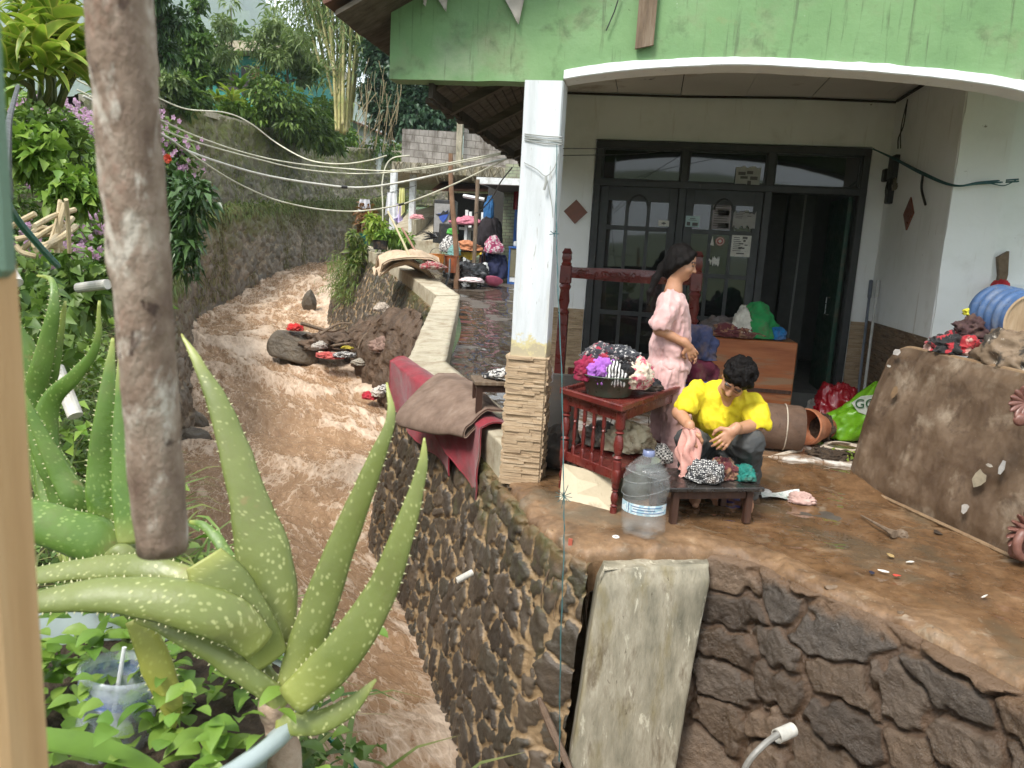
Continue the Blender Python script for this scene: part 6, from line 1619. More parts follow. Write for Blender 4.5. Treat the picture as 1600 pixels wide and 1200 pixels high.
    tops=resample([(-9.2,22.2,.9),(-7.0,18.9,.6),(-4.1,13.4,.0)],200)[0]; P=tops[g.integers(0,60,n)]+np.stack([g.normal(-.15,.2,n),g.normal(-.05,.2,n),g.uniform(-.9,.25,n)],1); D=unit(np.stack([-.4+g.normal(0,.5,n),-.6+g.normal(0,.5,n),.2+g.normal(0,.5,n)],1))
    tag(put_leaves('wall_weeds',[blade_data(P,D,.35*(.4+g.random(n)),.03,arch=1,n=5,seed=77)],L_['grass']),'weeds sprouting from the far end of the retaining wall','weeds',kind='stuff')
left_plants()
# ------------------------------------------------------------------ things on the terrace and in the porch
def clump(name,label,cat,c,size,mat,seed,folds=5,depth=.28,flat=.35,yaw=0.0,group=None):
    V,F=crumple(np.asarray(c,float),size,seed,folds,depth,flat=flat,yaw=yaw)
    if isinstance(mat,tuple):mat=plain(name+' cloth',mat,.9,var=.3,dirt=(.14,.09,.06))
    return tag(put(name,V,F,mat),label,cat,group)

TURN=[(.9,0),(.9,.16),(.55,.18),(.95,.22),(.55,.26),(.75,.30),(1.0,.42),(.8,.56),(.5,.62),(.95,.65),(.5,.68),(.85,.71),(.95,.74),(.95,1.0)]
def turned(m,x,y,z0,z1,r,n=12):m.lathe([(r*a,z0+(z1-z0)*b) for a,b in TURN],(x,y,0),n)

def side_table():
    zt=.66; A=gz(878,612,zt); Bc=gz(971,640,zt); Cc=gz(1063,608,zt); Dd=A+Cc-Bc
    e1=nrm(A-Bc); e2=nrm(Cc-Bc); l1=np.linalg.norm(A-Bc); l2=np.linalg.norm(Cc-Bc)
    c=(A+Cc)/2; t=thing('side_table','dark red turned leg side table holding the basin of washing','table',(c[0],c[1],0))
    R=np.stack([e2,-e1,np.array([0,0,1.])],1)
    m=MB(); m.box(c-np.array([0,0,.012]),(l2,l1,.024),R,bev=.006); m.build('tabletop',M['red_wood'],t)
    m=MB()
    for p,ln,ax in (((A+Bc)/2,l1,0),((Cc+Dd)/2,l1,0),((Bc+Cc)/2,l2,1),((A+Dd)/2,l2,1)):
        m.box(p+np.array([0,0,.008]),(.035,ln+.03,.04) if ax==0 else (ln+.028,.034,.038),R,bev=.006)
        q=c+(p-c)*.90; m.box(q-np.array([0,0,.055]),(.022,ln*.86,.06) if ax==0 else (ln*.86,.021,.058),R)
    m.build('apron',M['red_wood'],t)
    corners=[c+(q-c)*.9 for q in (A,Bc,Cc,Dd)]
    for q in corners:
        m=MB(); turned(m,q[0],q[1],.27,zt-.03,.031); turned(m,q[0],q[1],0,.22,.024); m.box((q[0],q[1],.235),(.056,.056,.085),R,bev=.004); m.build('leg',M['red_wood'],t,angle=50)
    m=MB()
    for i in range(4):
        p,q=corners[i],corners[(i+1) % 4]; mid=(p+q)/2; ln=np.linalg.norm(p-q); mid[2]=.235; m.box(mid,(.022,ln-.05,.06) if i % 2==0 else (ln-.05,.022,.06),R,bev=.003)
    k=c.copy(); k[2]=.245; m.box(k,(l2*.86,l1*.86,.014),R); m.build('shelf',M['red_wood'],t)
    for i,(p,q) in enumerate(((corners[0],corners[3]),(corners[0],corners[1]))):
        for u in (.18,.36,.54,.72):
            if i==0:continue
            s=p*(1-u)+q*u; m=MB(); turned(m,s[0],s[1],.26,zt-.06,.014,8); m.build('spindle',M['red_wood'],t,angle=50)
    # on it: basin, washing; on the shelf a cream bag
    b=gz(945,618,zt)+np.array([.02,.03,0]); m=MB(); m.lathe([(.135,0),(.14,.006),(.185,.13),(.200,.134),(.198,.14),(.180,.136),(.13,.012),(.001,.01)],b+np.array([0,0,.004]),40)
    tag(m.build('basin',plain('dark green plastic',(.055,.085,.055),.35,dirt=(.13,.10,.07)),smooth=True),'dark green plastic basin heaped with washing on the side table','basin')
    B=b+np.array([0,0,.085])
    G='washing heaped in and over the basin'
    for i,(nm,lab,dx,dy,dz,s,mt,sd) in enumerate((
        ('red_cloth','dark raspberry cloth at the left of the basin',-.115,-.02,.045,(.10,.10,.085),(.26,.012,.05),1),('purple_cloth','bright purple cloth in front in the basin',-.045,-.09,.035,(.085,.08,.09),(.36,.12,.50),2),
        ('striped_cloth','black and white zebra striped cloth in the basin',.035,-.10,.03,(.075,.07,.085),M['zebra'],3),('black_cloth','black cloth right of the zebra striped one',.105,-.06,.04,(.08,.08,.075),(.012,.012,.014),4),
        ('floral_cloth','pink and cream floral cloth hanging over the basin rim',.175,-.04,.015,(.085,.10,.10),M['floral'],5),('dark_floral_cloth','dark floral cloth at the top left of the washing heap',-.06,.02,.115,(.12,.12,.085),M['darkfloral'],6),
        ('speckled_cloth','black cloth with white specks at the top of the washing heap',.06,.04,.12,(.13,.12,.08),M['speck'],7))):
        clump(nm,lab,'cloth',B+np.array([dx,dy,dz-.04]),s,mt,100+sd,folds=7,depth=.32,flat=.8,yaw=i*.9)
    clump('white_cloth','white and grey cloth at the right of the basin','cloth',gz(1018,596,zt)+np.array([0,.03,.015]),(.075,.08,.085),M['greyfloral'],121,folds=7)
    clump('black_cloth','black cloth lying on the right of the side table','cloth',gz(1008,614,zt)+np.array([0,0,.02]),(.11,.09,.05),(.015,.016,.02),122,folds=7)
    clump('cream_bag','cream and brown bag on the shelf of the side table','bag',(c[0]+.05,c[1]-.04,.256),(.155,.13,.125),M['creambag'],123,folds=8)
    clump('patterned_cloth','grey patterned cloth hanging off the table shelf on the right','cloth',np.array([corners[2][0]*.75+corners[1][0]*.25+.02,corners[2][1]*.75+corners[1][1]*.25-.03,.19]) ,(.075,.06,.085),M['check'],124,folds=5)
    clump('grey_clothes','muddy grey clothes on the left of the table shelf','clothes',(c[0]-.14,c[1]+.05,.256),(.10,.12,.10),M['mudcloth'],125,folds=7)
    # cream board standing under the left side
    q0,q1=gz(873,792,.0),gz(962,812,.0); q0=q0+np.array([-.01,.12,0]); q1=q1+np.array([-.03,.10,0]); h=.20; V=[q0,q1+np.array([0,.05,0]),q1+np.array([.0,.10,h]),q0+np.array([-.01,.14,h+.0])]
    m=MB(); m.prism(V,(.01,.022,0)); tag(m.build('cream_board',surf('water stained board',[(.46,.39,.27),(.58,.50,.36)],scale=5,bump=.2,stains=[((.20,.13,.08),4,.56,.1,.7),((.12,.08,.05),30,.66,.04,.7)])),'stained cream board leaning under the red side table','board')
M['zebra']=patmat('zebra cloth',(.02,.02,.02),(.70,.68,.66),16,'wave')
M['floral']=patmat('floral cloth',(.64,.54,.42),(.52,.06,.12),17,th=.56,c3=(.62,.30,.30))
M['darkfloral']=patmat('dark floral cloth',(.03,.03,.04),(.40,.33,.32),24,th=.55,c3=(.36,.03,.06))
M['speck']=patmat('speckled cloth',(.018,.02,.028),(.55,.53,.52),44,th=.60)
M['greyfloral']=patmat('grey floral cloth',(.60,.60,.58),(.22,.22,.24),30,th=.58)
M['check']=patmat('checked cloth',(.05,.05,.05),(.60,.58,.55),70,'check')
M['dots']=patmat('dotted cloth',(.03,.03,.035),(.66,.65,.62),95,'dots',.38)
M['creambag']=surf('cream bag',[(.52,.43,.28),(.66,.58,.42)],scale=7,bump=.3,stains=[((.20,.12,.06),6,.52,.1,.85),((.05,.04,.03),10,.62,.06,.8)])
M['mudcloth']=surf('muddy cloth',[(.10,.085,.07),(.19,.165,.14)],scale=9,bump=.5)
M['maroon']=patmat('maroon batik',(.10,.015,.02),(.26,.13,.07),22,th=.54)
side_table()

def bottle():
    c=gz(1003,832,.005); r=.132; t=thing('water_bottle','big empty clear water bottle standing at the terrace edge','bottle',c)
    prof=[(.045,.012),(.085,.002),(.112,.006),(.124,.03),(.127,.10),(.122,.12),(.124,.135),(.124,.205),(.122,.22),(.131,.245),(.133,.29),(.129,.315),(.131,.325),(.120,.355),(.122,.362),(.098,.395),(.070,.425),(.045,.447),(.031,.458),(.029,.48)]
    n=48; th=np.arange(n)*2*math.pi/n; V=[]
    for (a,z) in prof:
        lob=.010*np.clip(1-z/.05,0,1)*np.cos(th*5); tw=.004*np.sin(th*1+z*30)*(z>.24)*(z<.4)
        V.append(np.stack([np.cos(th)*(a+lob),np.sin(th)*(a+lob),z+tw+0*th],1))
    V=np.concatenate(V); F=[]
    for i in range(len(prof)-1):
        for k in range(n):F.append((i*n+k,i*n+(k+1) % n,(i+1)*n+(k+1) % n,(i+1)*n+k))
    F.append(tuple(range(n))[::-1]); m=MB(); m.add(V+c,F); m.build('shell',M['clear'],t,smooth=True)
    m=MB()
    for z0,tl in ((.335,.02),(.362,-.016),(.385,.014),(.265,.03)):
        a=np.linspace(2.6,6.2,26); rr=np.interp(z0,[p[1] for p in prof],[p[0] for p in prof])+.002; m.tube(np.stack([c[0]+np.cos(a)*rr,c[1]+np.sin(a)*rr,c[2]+z0+tl*np.sin(a*1.3)],1),.0018,5)
    m.build('rib',M['clear_rib'],t,smooth=True)
    m=MB(); m.lathe([(.0335,.452),(.0345,.456),(.0335,.484),(.027,.486)],c,24,cap=(False,False)); m.build('neck_ring',plain('blue neck',(.16,.19,.32),.35),t,smooth=True)
    a=np.linspace(3.3,5.95,30); P=np.stack([np.stack([c[0]+np.cos(a)*.1262,c[1]+np.sin(a)*.1262,c[2]+z+0*a],1) for z in (.14,.20)],1)
    put('label',P.reshape(-1,3),grid_faces(30,2),patmat('bottle label',(.34,.52,.60),(.62,.70,.72),34,th=.5),t)
    m=MB()
    for z,a0,a1 in ((.186,4.1,5.6),(.172,4.2,5.2),(.156,4.1,5.7)):
        a=np.linspace(a0,a1,22); m.tube(np.stack([c[0]+np.cos(a)*.1268,c[1]+np.sin(a)*.1268,c[2]+z+0*a],1),.0022,4)
    a=3.95; m.box((c[0]+math.cos(a)*.1265,c[1]+math.sin(a)*.1265,c[2]+.17),(.004,.004,.06)); m.build('label_print',plain('label print',(.05,.10,.22),.6),t)
M['clear']=film('clear scuffed plastic',(.50,.53,.53),.05,.24,.08,9)
M['clear_rib']=film('clear plastic edge',(.50,.52,.52),.12,.35,.15,20)
bottle()

def low_table():
    z=.235; a=gz(1043,763,z); b=gz(1196,762,z); e=nrm(b-a); w=np.linalg.norm(b-a); bk=gz(1034,731,z); f=np.array([-e[1],e[0],0]); dp=(bk-a) @ f
    c=(a+b)/2+f*dp/2; R=np.stack([e,f,np.array([0,0,1.])],1); t=thing('low_table','low black lacquered table with brown legs','table',(c[0],c[1],0))
    m=MB(); m.box(c-np.array([0,0,.014]),(w,dp,.028),R,bev=.006); m.build('tabletop',M['black_wood'],t)
    for sx in (-1,1):
        for sy in (-1,1):q=c+e*sx*(w/2-.075)+f*sy*(dp/2-.05); m=MB(); m.box((q[0],q[1],.103),(.042,.042,.21),R,bev=.004); m.build('leg',M['dark_wood'],t)
    m=MB()
    for sy in (-1,1):q=c+f*sy*(dp/2-.05); m.box((q[0],q[1],.18),(w-.2,.02,.05),R)
    m.build('apron',M['dark_wood'],t)
    P=lambda px,py:gz(px,py,z)+np.array([0,0,.001])
    clump('dotted_cloth','black and white dotted cloth bunched on the low table','cloth',P(1102,752),(.088,.078,.082),M['dots'],141,folds=6,depth=.45,yaw=.4)
    clump('black_cloth','black cloth behind the dotted one on the low table','cloth',P(1082,744),(.07,.065,.065),(.014,.014,.015),142,folds=6)
    clump('maroon_cloth','maroon patterned cloth bunched on the low table','cloth',P(1131,748),(.075,.07,.082),M['maroon'],143,folds=7,depth=.35)
    clump('teal_cloth','dark teal cloth at the right of the low table','cloth',P(1160,750),(.072,.065,.062),(.01,.16,.13),144,folds=7)
    q=gz(1090,790,0); m=MB(); m.lathe([(.09,0),(.15,.11),(.155,.115),(.14,.11),(.08,.012),(.001,.01)],q+np.array([0,.22,0]),30); tag(m.build('green_bowl',plain('bowl green',(.05,.09,.06),.4),smooth=True),'dark green bowl under the low table','bowl')
    q=c-e*(w/2-.02)+f*(dp/2+.16); m=MB(); m.lathe([(.10,0),(.15,.25),(.158,.255),(.145,.25),(.09,.012),(.001,.01)],(q[0],q[1],0),30); tag(m.build('pale_basin',plain('pale green plastic',(.38,.44,.34),.4,dirt=(.2,.15,.1)),smooth=True),'pale green basin standing behind the low table','basin')
    m=MB(); q=gz(1150,772,0)+np.array([0,.25,.0]); m.lathe([(.07,0),(.09,.14),(.085,.14),(.06,.01)],q,22); tag(m.build('blue_tub',plain('blue plastic',(.02,.04,.30),.4),smooth=True),'small blue tub in the shade under the low table','tub')
low_table()

def daybed():
    y=6.95; t=thing('wooden_headboard','carved dark red wooden headboard frame standing before the doors','headboard',gy(990,600,y)); zb=.1
    for px in (887,1092):
        top=gy(px,388 if px<1000 else 393,y); x=top[0]; zt=top[2]; m=MB()
        m.box((x,y,(zb+1.0)/2),(.09,.09,1.0-zb),bev=.006); m.lathe([(.045,1.0),(.055,1.02),(.035,1.05),(.05,1.12),(.04,1.22),(.055,1.25),(.04,1.28)],(x,y,0),14)
        m.box((x,y,1.36),(.10,.10,.16),bev=.006); m.lathe([(.055,1.44),(.06,1.455),(.045,1.47),(.058,1.50),(.05,zt-.05),(.062,zt-.04),(.045,zt-.02),(.035,zt)],(x,y,0),4,rotz(math.pi/4)); m.build('post',M['red_wood'],t,angle=40)
    a=gy(898,428,y); b=gy(1085,436,y); n=60; m=MB(); z0=(a[2]+b[2])/2; xs=np.linspace(a[0]-.04,b[0]+.04,n)
    P=np.stack([np.stack([xs,np.full(n,y+dy),z0+dz*(1+.10*np.cos((xs-xs.mean())*5))],1) for dy,dz in ((-.025,-.05),(-.032,0),(-.025,.055),(.02,.055),(.02,-.05))],1)
    m.add(P.reshape(-1,3),[tuple(f) for f in grid_faces(n,5)]+[(i*5+4,i*5,(i+1)*5,(i+1)*5+4) for i in range(n-1)])
    r=random.Random(4)
    for k in range(46):x=r.uniform(a[0],b[0]); m.tube(catmull([(x,y-.036,z0+r.uniform(-.035,.035)),(x+.03,y-.04,z0+r.uniform(-.035,.035)),(x+.06,y-.036,z0+r.uniform(-.035,.035))],6),.007,5)
    m.build('rail',M['red_wood'],t); m=MB(); m.box(((a[0]+b[0])/2,y,.45),(b[0]-a[0],.05,.14)); m.build('lower_rail',M['red_wood'],t)
daybed()

def porch_things():
    # orange cabinet and what lies on it
    y=6.85; a=gy(1098,528,y); b=gy(1248,528,y); x0,x1,zt=a[0],b[0],.90; t=thing('cabinet','low scuffed orange wood cabinet behind the man','cabinet',((x0+x1)/2,y,.1))
    m=MB(); m.box(((x0+x1)/2,y+.2,(.08+zt)/2),(x1-x0,.4,zt-.08),bev=.008); m.build('body',M['orange_wood'],t)
    m=MB(); m.box(((x0+x1)/2,y-.006,.47),(x1-x0-.02,.014,.03)); m.box(((x0+x1)/2-.01,y-.005,.28),(.012,.012,.35)); m.build('trim',M['dark_wood'],t)
    Q=lambda px,py,yy=y+.15:np.array([gy(px,py,yy)[0],yy,zt+.001])
    clump('green_bag','bright green bag with a pale edge on the orange cabinet','bag',Q(1180,520),(.19,.14,.19),(.015,.22,.06),161,folds=3,depth=.2)
    clump('brown_cloth','brown red cloth drooping over the cabinet edge','cloth',Q(1150,530,y+.06),(.20,.10,.08),M['maroon'],162,folds=6)
    clump('grey_cloth','grey cloth behind the brown one on the orange cabinet','cloth',Q(1128,520),(.17,.12,.12),(.12,.10,.095),163,folds=6)
    clump('blue_bag','small blue plastic bag at the right of the orange cabinet','bag',Q(1212,520),(.085,.08,.08),(.01,.14,.36),164,folds=6)
    clump('white_rag','pale rag stuck on the side of the green bag','rag',Q(1160,500,y+.05)+np.array([0,-.02,.02]),(.08,.05,.16),(.52,.50,.44),165,folds=6)
    # tubs with a bundle on top, beside the woman
    c=gy(1084,612,6.05); c[2]=.0; m=MB(); m.lathe([(.13,0),(.17,.40),(.18,.41),(.165,.40),(.12,.02),(.001,.015)],c+np.array([0,0,.1]),28); tag(m.build('teal_tub',plain('teal plastic',(.01,.30,.25),.4,dirt=(.2,.15,.1)),smooth=True),'teal plastic tub beside the woman','tub')
    m=MB(); m.lathe([(.12,0),(.155,.22),(.165,.23),(.15,.225),(.11,.02),(.001,.015)],c+np.array([0.01,.0,.42]),28); tag(m.build('blue_tub',plain('blue plastic',(.02,.05,.42),.4),smooth=True),'blue tub nested on the teal tub','tub')
    clump('maroon_bundle','maroon bundle on the stacked tubs beside the woman','bundle',c+np.array([.0,0,.60]),(.17,.15,.16),(.09,.008,.025),166,folds=3,depth=.15)
    clump('navy_bundle','navy bundle on top of the maroon one','bundle',c+np.array([-.01,.02,.79]),(.15,.14,.16),(.02,.028,.075),167,folds=5,depth=.25)
    # rolled mat
    c=gy(1215,632,6.25); c[2]=.30; L0,L1=gy(1165,632,6.25)[0],gy(1258,634,6.25)[0]; t=thing('rolled_mat','brown sleeping mat rolled up and tied on the porch floor','mat',(c[0],6.25,.1)); m=MB(); r=.182
    m.lathe([(.001,L0),(r*.9,L0),(r,L0+.03),(r*1.01,(L0+L1)/2),(r,L1-.03),(r*.93,L1),(r*.86,L1-.01),(.8*r,L1-.004),(.6*r,L1-.01),(.4*r,L1-.004),(.001,L1-.008)],(0,6.25,.10+r),36,roty(math.pi/2)); m.build('roll',surf('brown mat',[(.075,.045,.03),(.12,.072,.048),(.155,.10,.068)],scale=6,rough=(.6,.9),bump=.3,stains=[((.04,.025,.016),26,.6,.03,.5)]),t,angle=35)
    m=MB(); xx=gy(1228,632,6.25)[0]; m.tube([(xx,6.25+math.cos(a)*(r+.004),.10+r+math.sin(a)*(r+.004)) for a in np.linspace(0,6.28,30)],.005,5); m.build('tie',M['rope_white'],t)
    # grey slab and white rag beside the column
    m=MB(); a=gy(852,690,5.7); m.box((a[0]+.07,5.75,.33),(.34,.05,.62),rotx(-.12) @ rotz(.25),bev=.01); tag(m.build('grey_board',surf('grey muddy board',[(.06,.055,.05),(.10,.09,.08)],scale=5,stains=[(MUD,4,.5,.15,.7)])),'dark grey muddy board leaning behind the column','board')
    clump('muddy_sack','dark muddy sack slumped between the column and side table','sack',(a[0]+.12,5.45,0),(.16,.14,.19),(.045,.038,.032),168,folds=6)
    clump('white_rag','small white rag sticking out right of the column','rag',gy(853,598,5.35),(.045,.04,.085),(.60,.58,.56),169,folds=6)
    # poles leaning in the corner
    for (p,q,col,lab) in (((1352,600),(1372,440),(.50,.50,.48),'white pole leaning on the porch side wall'),((1343,600),(1361,440),(.16,.18,.22),'grey mop pole leaning beside the white pole')):
        a=gx(p[0],p[1],2.02); b=gx(q[0],q[1],2.14); a2=a+(a-b)*.25; a2[2]=.1; m=MB(); m.tube([a2,b],.013,8); m.tube([b-(b-a)*.16,b+(b-a)*.01],.019,8); tag(m.build('pole',plain('pole',col,.4)),lab,'pole')
    # plastic bags
    c=np.array([1.80,7.02,.1]); clump('red_bag','shiny red plastic bag behind the green one','bag',c+np.array([-.06,.16,0]),(.19,.16,.27),surf('red film',[(.30,.008,.015),(.42,.015,.03)],rough=(.12,.3),spec=.7,bump=.3,bscale=30,stains=[((.5,.4,.4),18,.68,.03,.6)]),171,folds=8,depth=.3)
    # lime rice bag, one corner up, with a white printed patch
    t=thing('lime_bag','lime green plastic bag with a white lettered patch by the mattress','bag',c); V,F=crumple(c+np.array([.02,-.12,0]),(.30,.17,.24),173,3,.12,flat=.5,yaw=rad(25))
    V=V.copy(); k=(V[:,2]-.1)/.4; V[:,0]+=.14*k; V[:,2]+=.5*np.clip(V[:,0]-c[0]-.0,0,.3)*k; put('bag_skin',V,F,surf('lime film',[(.13,.36,.012),(.19,.46,.02),(.10,.29,.012)],scale=4,rough=(.2,.4),spec=.6,bump=.25,bscale=22,stains=[((.25,.14,.05),4,.6,.1,.5)]),t)
    V2=V.reshape(-1,3); o=gy(1358,630,6.70); best=np.argmin(((V2-o)**2).sum(1)); o=V2[best]+np.array([0,-.03,0])
    m=MB(); m.prism([o+np.array(q)*1.0 for q in ((-.12,0,.01),(-.05,0,.075),(.10,.02,.10),(.12,.02,-.05),(.03,0,-.085),(-.06,0,-.06))],(0,.015,0)); m.build('white_patch',plain('white print',(.66,.70,.62),.4),t)
    fc=bpy.data.curves.new('lettering','FONT'); fc.body='GOO'; fc.size=.11; fc.extrude=.002; fo=bpy.data.objects.new('lettering',fc); lm=bpy.data.meshes.new_from_object(fo); bpy.data.objects.remove(fo); fo=bpy.data.objects.new('lettering',lm); COL.objects.link(fo); fo.rotation_euler=(math.pi/2,rad(-6),0); fo.parent=t; fo.location=Vector(o+np.array([-.095,-.006,-.028]))-world_loc(t); lm.materials.clear(); lm.materials.append(plain('green letters',(.04,.13,.05),.5))
    clump('black_rag','black rag with a white edge on the porch floor by the doors','rag',np.array([*gz(1284,642,.1)[:2],.1]),(.10,.08,.08),(.015,.014,.014),174,folds=6); clump('white_rag','white rag beside the black one on the porch floor','rag',np.array([*gz(1268,645,.1)[:2],.1]),(.05,.05,.09),(.55,.52,.48),175)
    # terracotta pot on its side
    c=np.array([*gz(1270,694,.10)[:2],.245]); ax=nrm(np.array([-.72,-.62,.10])); R=frame_z(ax); t=thing('clay_pot','empty terracotta flower pot lying on its side','plant pot',(c[0],c[1],0)); m=MB()
    m.lathe([(.085,-.16),(.125,.06),(.148,.062),(.152,.125),(.140,.13),(.132,.10),(.12,.02),(.08,-.14),(.001,-.14)],c+ax*-.01,34,R); m.build('pot',M['terracotta'],t,angle=40)
    m=MB(); V,F=crumple(np.array([0,0,0]),(.10,.10,.03),176,6,.4); m.add(V @ R.T+c-ax*.10,F); m.build('soil',M['soil'],t)
    m=MB(); m.tube(catmull([gz(1178,724,.06),gz(1215,712,.09),gz(1252,702,.125)],10),[.016]*10,7); tag(m.build('white_stick',M['rope_white']),'pale stick on the wet floor right of the man','stick')
    m=MB(); o=gz(1310,702,.10); 
    for k in range(4):m.tube(catmull([o+np.array([-.15+.02*k,.05*k-.05,.02]),o+np.array([0,.10-.03*k,.03+.01*k]),o+np.array([.16,.03*k-.02,.03]),o+np.array([.05,-.08-.02*k,.02]),o+np.array([-.12,-.05+.02*k,.02])],24),.006,5)
    tag(m.build('rope',M['rope_white']),'loops of pale rope beside the clay pot','rope')
    clump('leaf_heap','dark wet heap of leaves and mud below the clay pot','debris',gz(1296,722,.05),(.16,.11,.06),M['soil'],177,folds=7,depth=.5)
    tag(put_leaves('fallen_leaves',[leaf_data(gz(1322,712,.12)+np.random.default_rng(3).normal(0,.05,(14,3))*np.array([1,1,.3]),np.random.default_rng(4).normal(size=(14,3))*np.array([1,1,.4]),.08,.05,seed=3)],L_['yellow']),'few yellow green leaves fallen near the clay pot','leaves')
    # papers
    c=gz(1220,778,.012); P=lambda u,v:np.stack([c[0]-.13+.26*u,c[1]-.06+.13*v+.03*u,.02+.012*np.sin(u*5+v*3)+.025*u*v],-1)
    V,F=sheet(P,20,12,.003); o=put('paper',V,F,patmat('printed paper',(.66,.68,.64),(.36,.46,.40),38,th=.57)); tag(o,'wet printed paper lying on the terrace','paper'); clump('pink_paper','crumpled pinkish paper beside the printed sheet','paper',gz(1252,786,0),(.085,.06,.045),(.50,.33,.29),178,folds=6)
    clump('white_scrap','white scrap left of the printed sheet','paper',gz(1192,772,0),(.06,.04,.025),(.62,.60,.57),179)
porch_things()

def mattress():
    BL=np.array([1.54,5.86,.0]); BR=np.array([2.08,4.61,.0]); dn=nrm(BR-BL); n=np.array([-dn[1],dn[0],0]); n=n if n[0]>0 else -n
    up=nrm(n*.247+np.array([0,0,1.033])); H=1.06; W=2.0; out=nrm(np.cross(dn,up)); out=out if out @ np.array([-1,-1,0])>0 else -out; T=.09
    t=thing('mattress','big muddy brown mattress leaning on its side at the right','mattress',(1.9,5.2,0)); nu,nv=190,110
    u,v=np.meshgrid(np.linspace(0,1,nu),np.linspace(0,1,nv),indexing='ij'); s=u*W; hgt=v*H*(1-.05*u)
    r=.16; tl=np.clip(r-s,0,r)/r; tp=np.clip(hgt-(H*(1-.05*u)-r),0,r)/r; q=np.hypot(tl,tp); hgt=hgt-np.where(q>1,(q-1)*r*tp/np.maximum(q,1e-6),0); s=s+np.where(q>1,(q-1)*r*tl/np.maximum(q,1e-6),0)
    edge=np.minimum(np.minimum(u*W,(1-u)*W),np.minimum(v,1-v)*H); puff=sstep(0,.10,edge)
    p3=np.stack([s,hgt,0*s],-1); d=.022*puff+.018*fbm(p3*1.6,3,3)+.010*fbm(p3*6,3,4)+.006*ridge(p3*np.array([5,1.3,1])*2.2,3,5)-.02
    s=s-.10*(1-v)*0-.04*np.sin(v*3.1)*(1-u)
    A=BL+s[...,None]*dn+hgt[...,None]*up+out*(d)[...,None]; B=BL+s[...,None]*dn+hgt[...,None]*up-out*T+0*A
    N=nu*nv; F=grid_faces(nu,nv); rim=[(k*nv,(k+1)*nv,(k+1)*nv+N,k*nv+N) for k in range(nu-1)]+[((k+1)*nv-1+nv,(k+1)*nv-1,(k+1)*nv-1+N,(k+1)*nv-1+nv+N) for k in range(nu-1)]+[(k+1,k,k+N,k+1+N) for k in range(nv-1)]+[((nu-1)*nv+k,(nu-1)*nv+k+1,(nu-1)*nv+k+1+N,(nu-1)*nv+k+N) for k in range(nv-1)]
    put('body',np.concatenate([A.reshape(-1,3),B.reshape(-1,3)]),np.concatenate([F[:,::-1],F+N,np.array(rim)]),M['mat_brown'],t)
    m=MB(); m.tube(A[2:,nv-1]-out*.02,.018,7); m.build('piping',M['mat_trim'],t); m=MB(); m.tube(A[2:,0]+out*.015+np.array([0,0,.012]),.012,6); m.build('piping',M['mat_trim'],t)
    def spot(px,py):
        rr=ray(px,py); k=((BL-CP) @ out)/(rr @ out); return CP+rr*k+out*.055
    for i,(px,py,w,h,col) in enumerate(((1412,553,.085,.05,(.60,.56,.52)),(1399,575,.04,.02,(.60,.56,.50)),(1408,615,.05,.09,(.30,.19,.10)),(1542,752,.07,.10,(.40,.34,.24)),(1577,736,.035,.09,(.58,.56,.53)),(1520,798,.05,.05,(.56,.52,.47)),(1558,731,.04,.02,(.5,.45,.38)))):
        c=spot(px,py); shard(c+out*.004,dn,up,w*1.2,h*1.2,190+i).build('torn_patch',plain('torn patch',tuple(q*.7 for q in col),.7,var=.4,dirt=MUD),t)
    # what it leans on, and the things lying along its top
    m=MB(); c=BL+dn*1.0-out*.52; R=np.stack([dn,np.cross([0,0,1.],dn),[0,0,1.]],1); m.box((c[0]+.12,c[1]+.02,.45),(1.5,.62,.9),R,bev=.02); tag(m.build('chest',M['dark_wood']),'dark wooden chest hidden behind the leaning mattress','chest')
    zt=.90; Q=lambda px,py,o:spot(px,py)-out*o
    def on(px,py,o):q=Q(px,py,o); q[2]=max(zt,q[2]-.06); return q
    clump('muddy_sack','stiff muddy sack with a blackened top lying along the mattress','sack',on(1543,552,.22),(.21,.15,.155),surf('burnt sack',[(.16,.11,.07),(.28,.21,.14)],scale=5,bump=.5,stains=[((.03,.028,.026),7,.5,.08,.9),((.50,.45,.38),16,.62,.05,.7)]),201,folds=4,depth=.3,yaw=-1.1)
    clump('red_clothes','red and black clothes at the left end of the mattress top','clothes',on(1470,533,.17),(.17,.12,.095),M['redblack'],202,folds=6,depth=.35,yaw=-1)
    clump('dark_clothes','dark brown clothes above the red ones on the mattress','clothes',on(1487,512,.30)+np.array([0,0,.05]),(.15,.12,.10),(.06,.03,.03),203,folds=7,depth=.35)
    clump('yellow_cloth','small bright yellow cloth on the clothes by the blue drum','cloth',on(1476,505,.28)+np.array([0,0,.17]),(.06,.05,.035),(.62,.58,.05),204)
    clump('black_bag','black bag tucked under the left of the blue drum','bag',on(1505,512,.36)+np.array([0,0,.03]),(.13,.11,.13),(.012,.012,.014),205,folds=6)
    # blue drum on its side, muddy base towards us
    o=Q(1553,482,.34); ax=nrm(np.array([.50,-.86,-.10])); ax=nrm(np.array([.26,-.95,-.10])); R=frame_z(ax); r=.178; t2=thing('blue_drum','blue ribbed water drum lying with its muddy base towards us','drum',o); m=MB(); pr=[(.03,-.42),(.10,-.40),(r*.9,-.33),(r,-.30)]
    for k in range(4):z=-.29+k*.075; pr+=[(r,z),(r*1.045,z+.012),(r*1.045,z+.03),(r,z+.042),(r*.965,z+.052),(r*.965,z+.066)]
    pr+=[(r*.99,.015),(r*.96,.035)]; m.lathe(pr,o-ax*.03,44,R,cap=(True,False)); m.build('shell',plain('blue drum plastic',(.065,.125,.26),.35,dirt=(.22,.24,.28)),t2,angle=50)
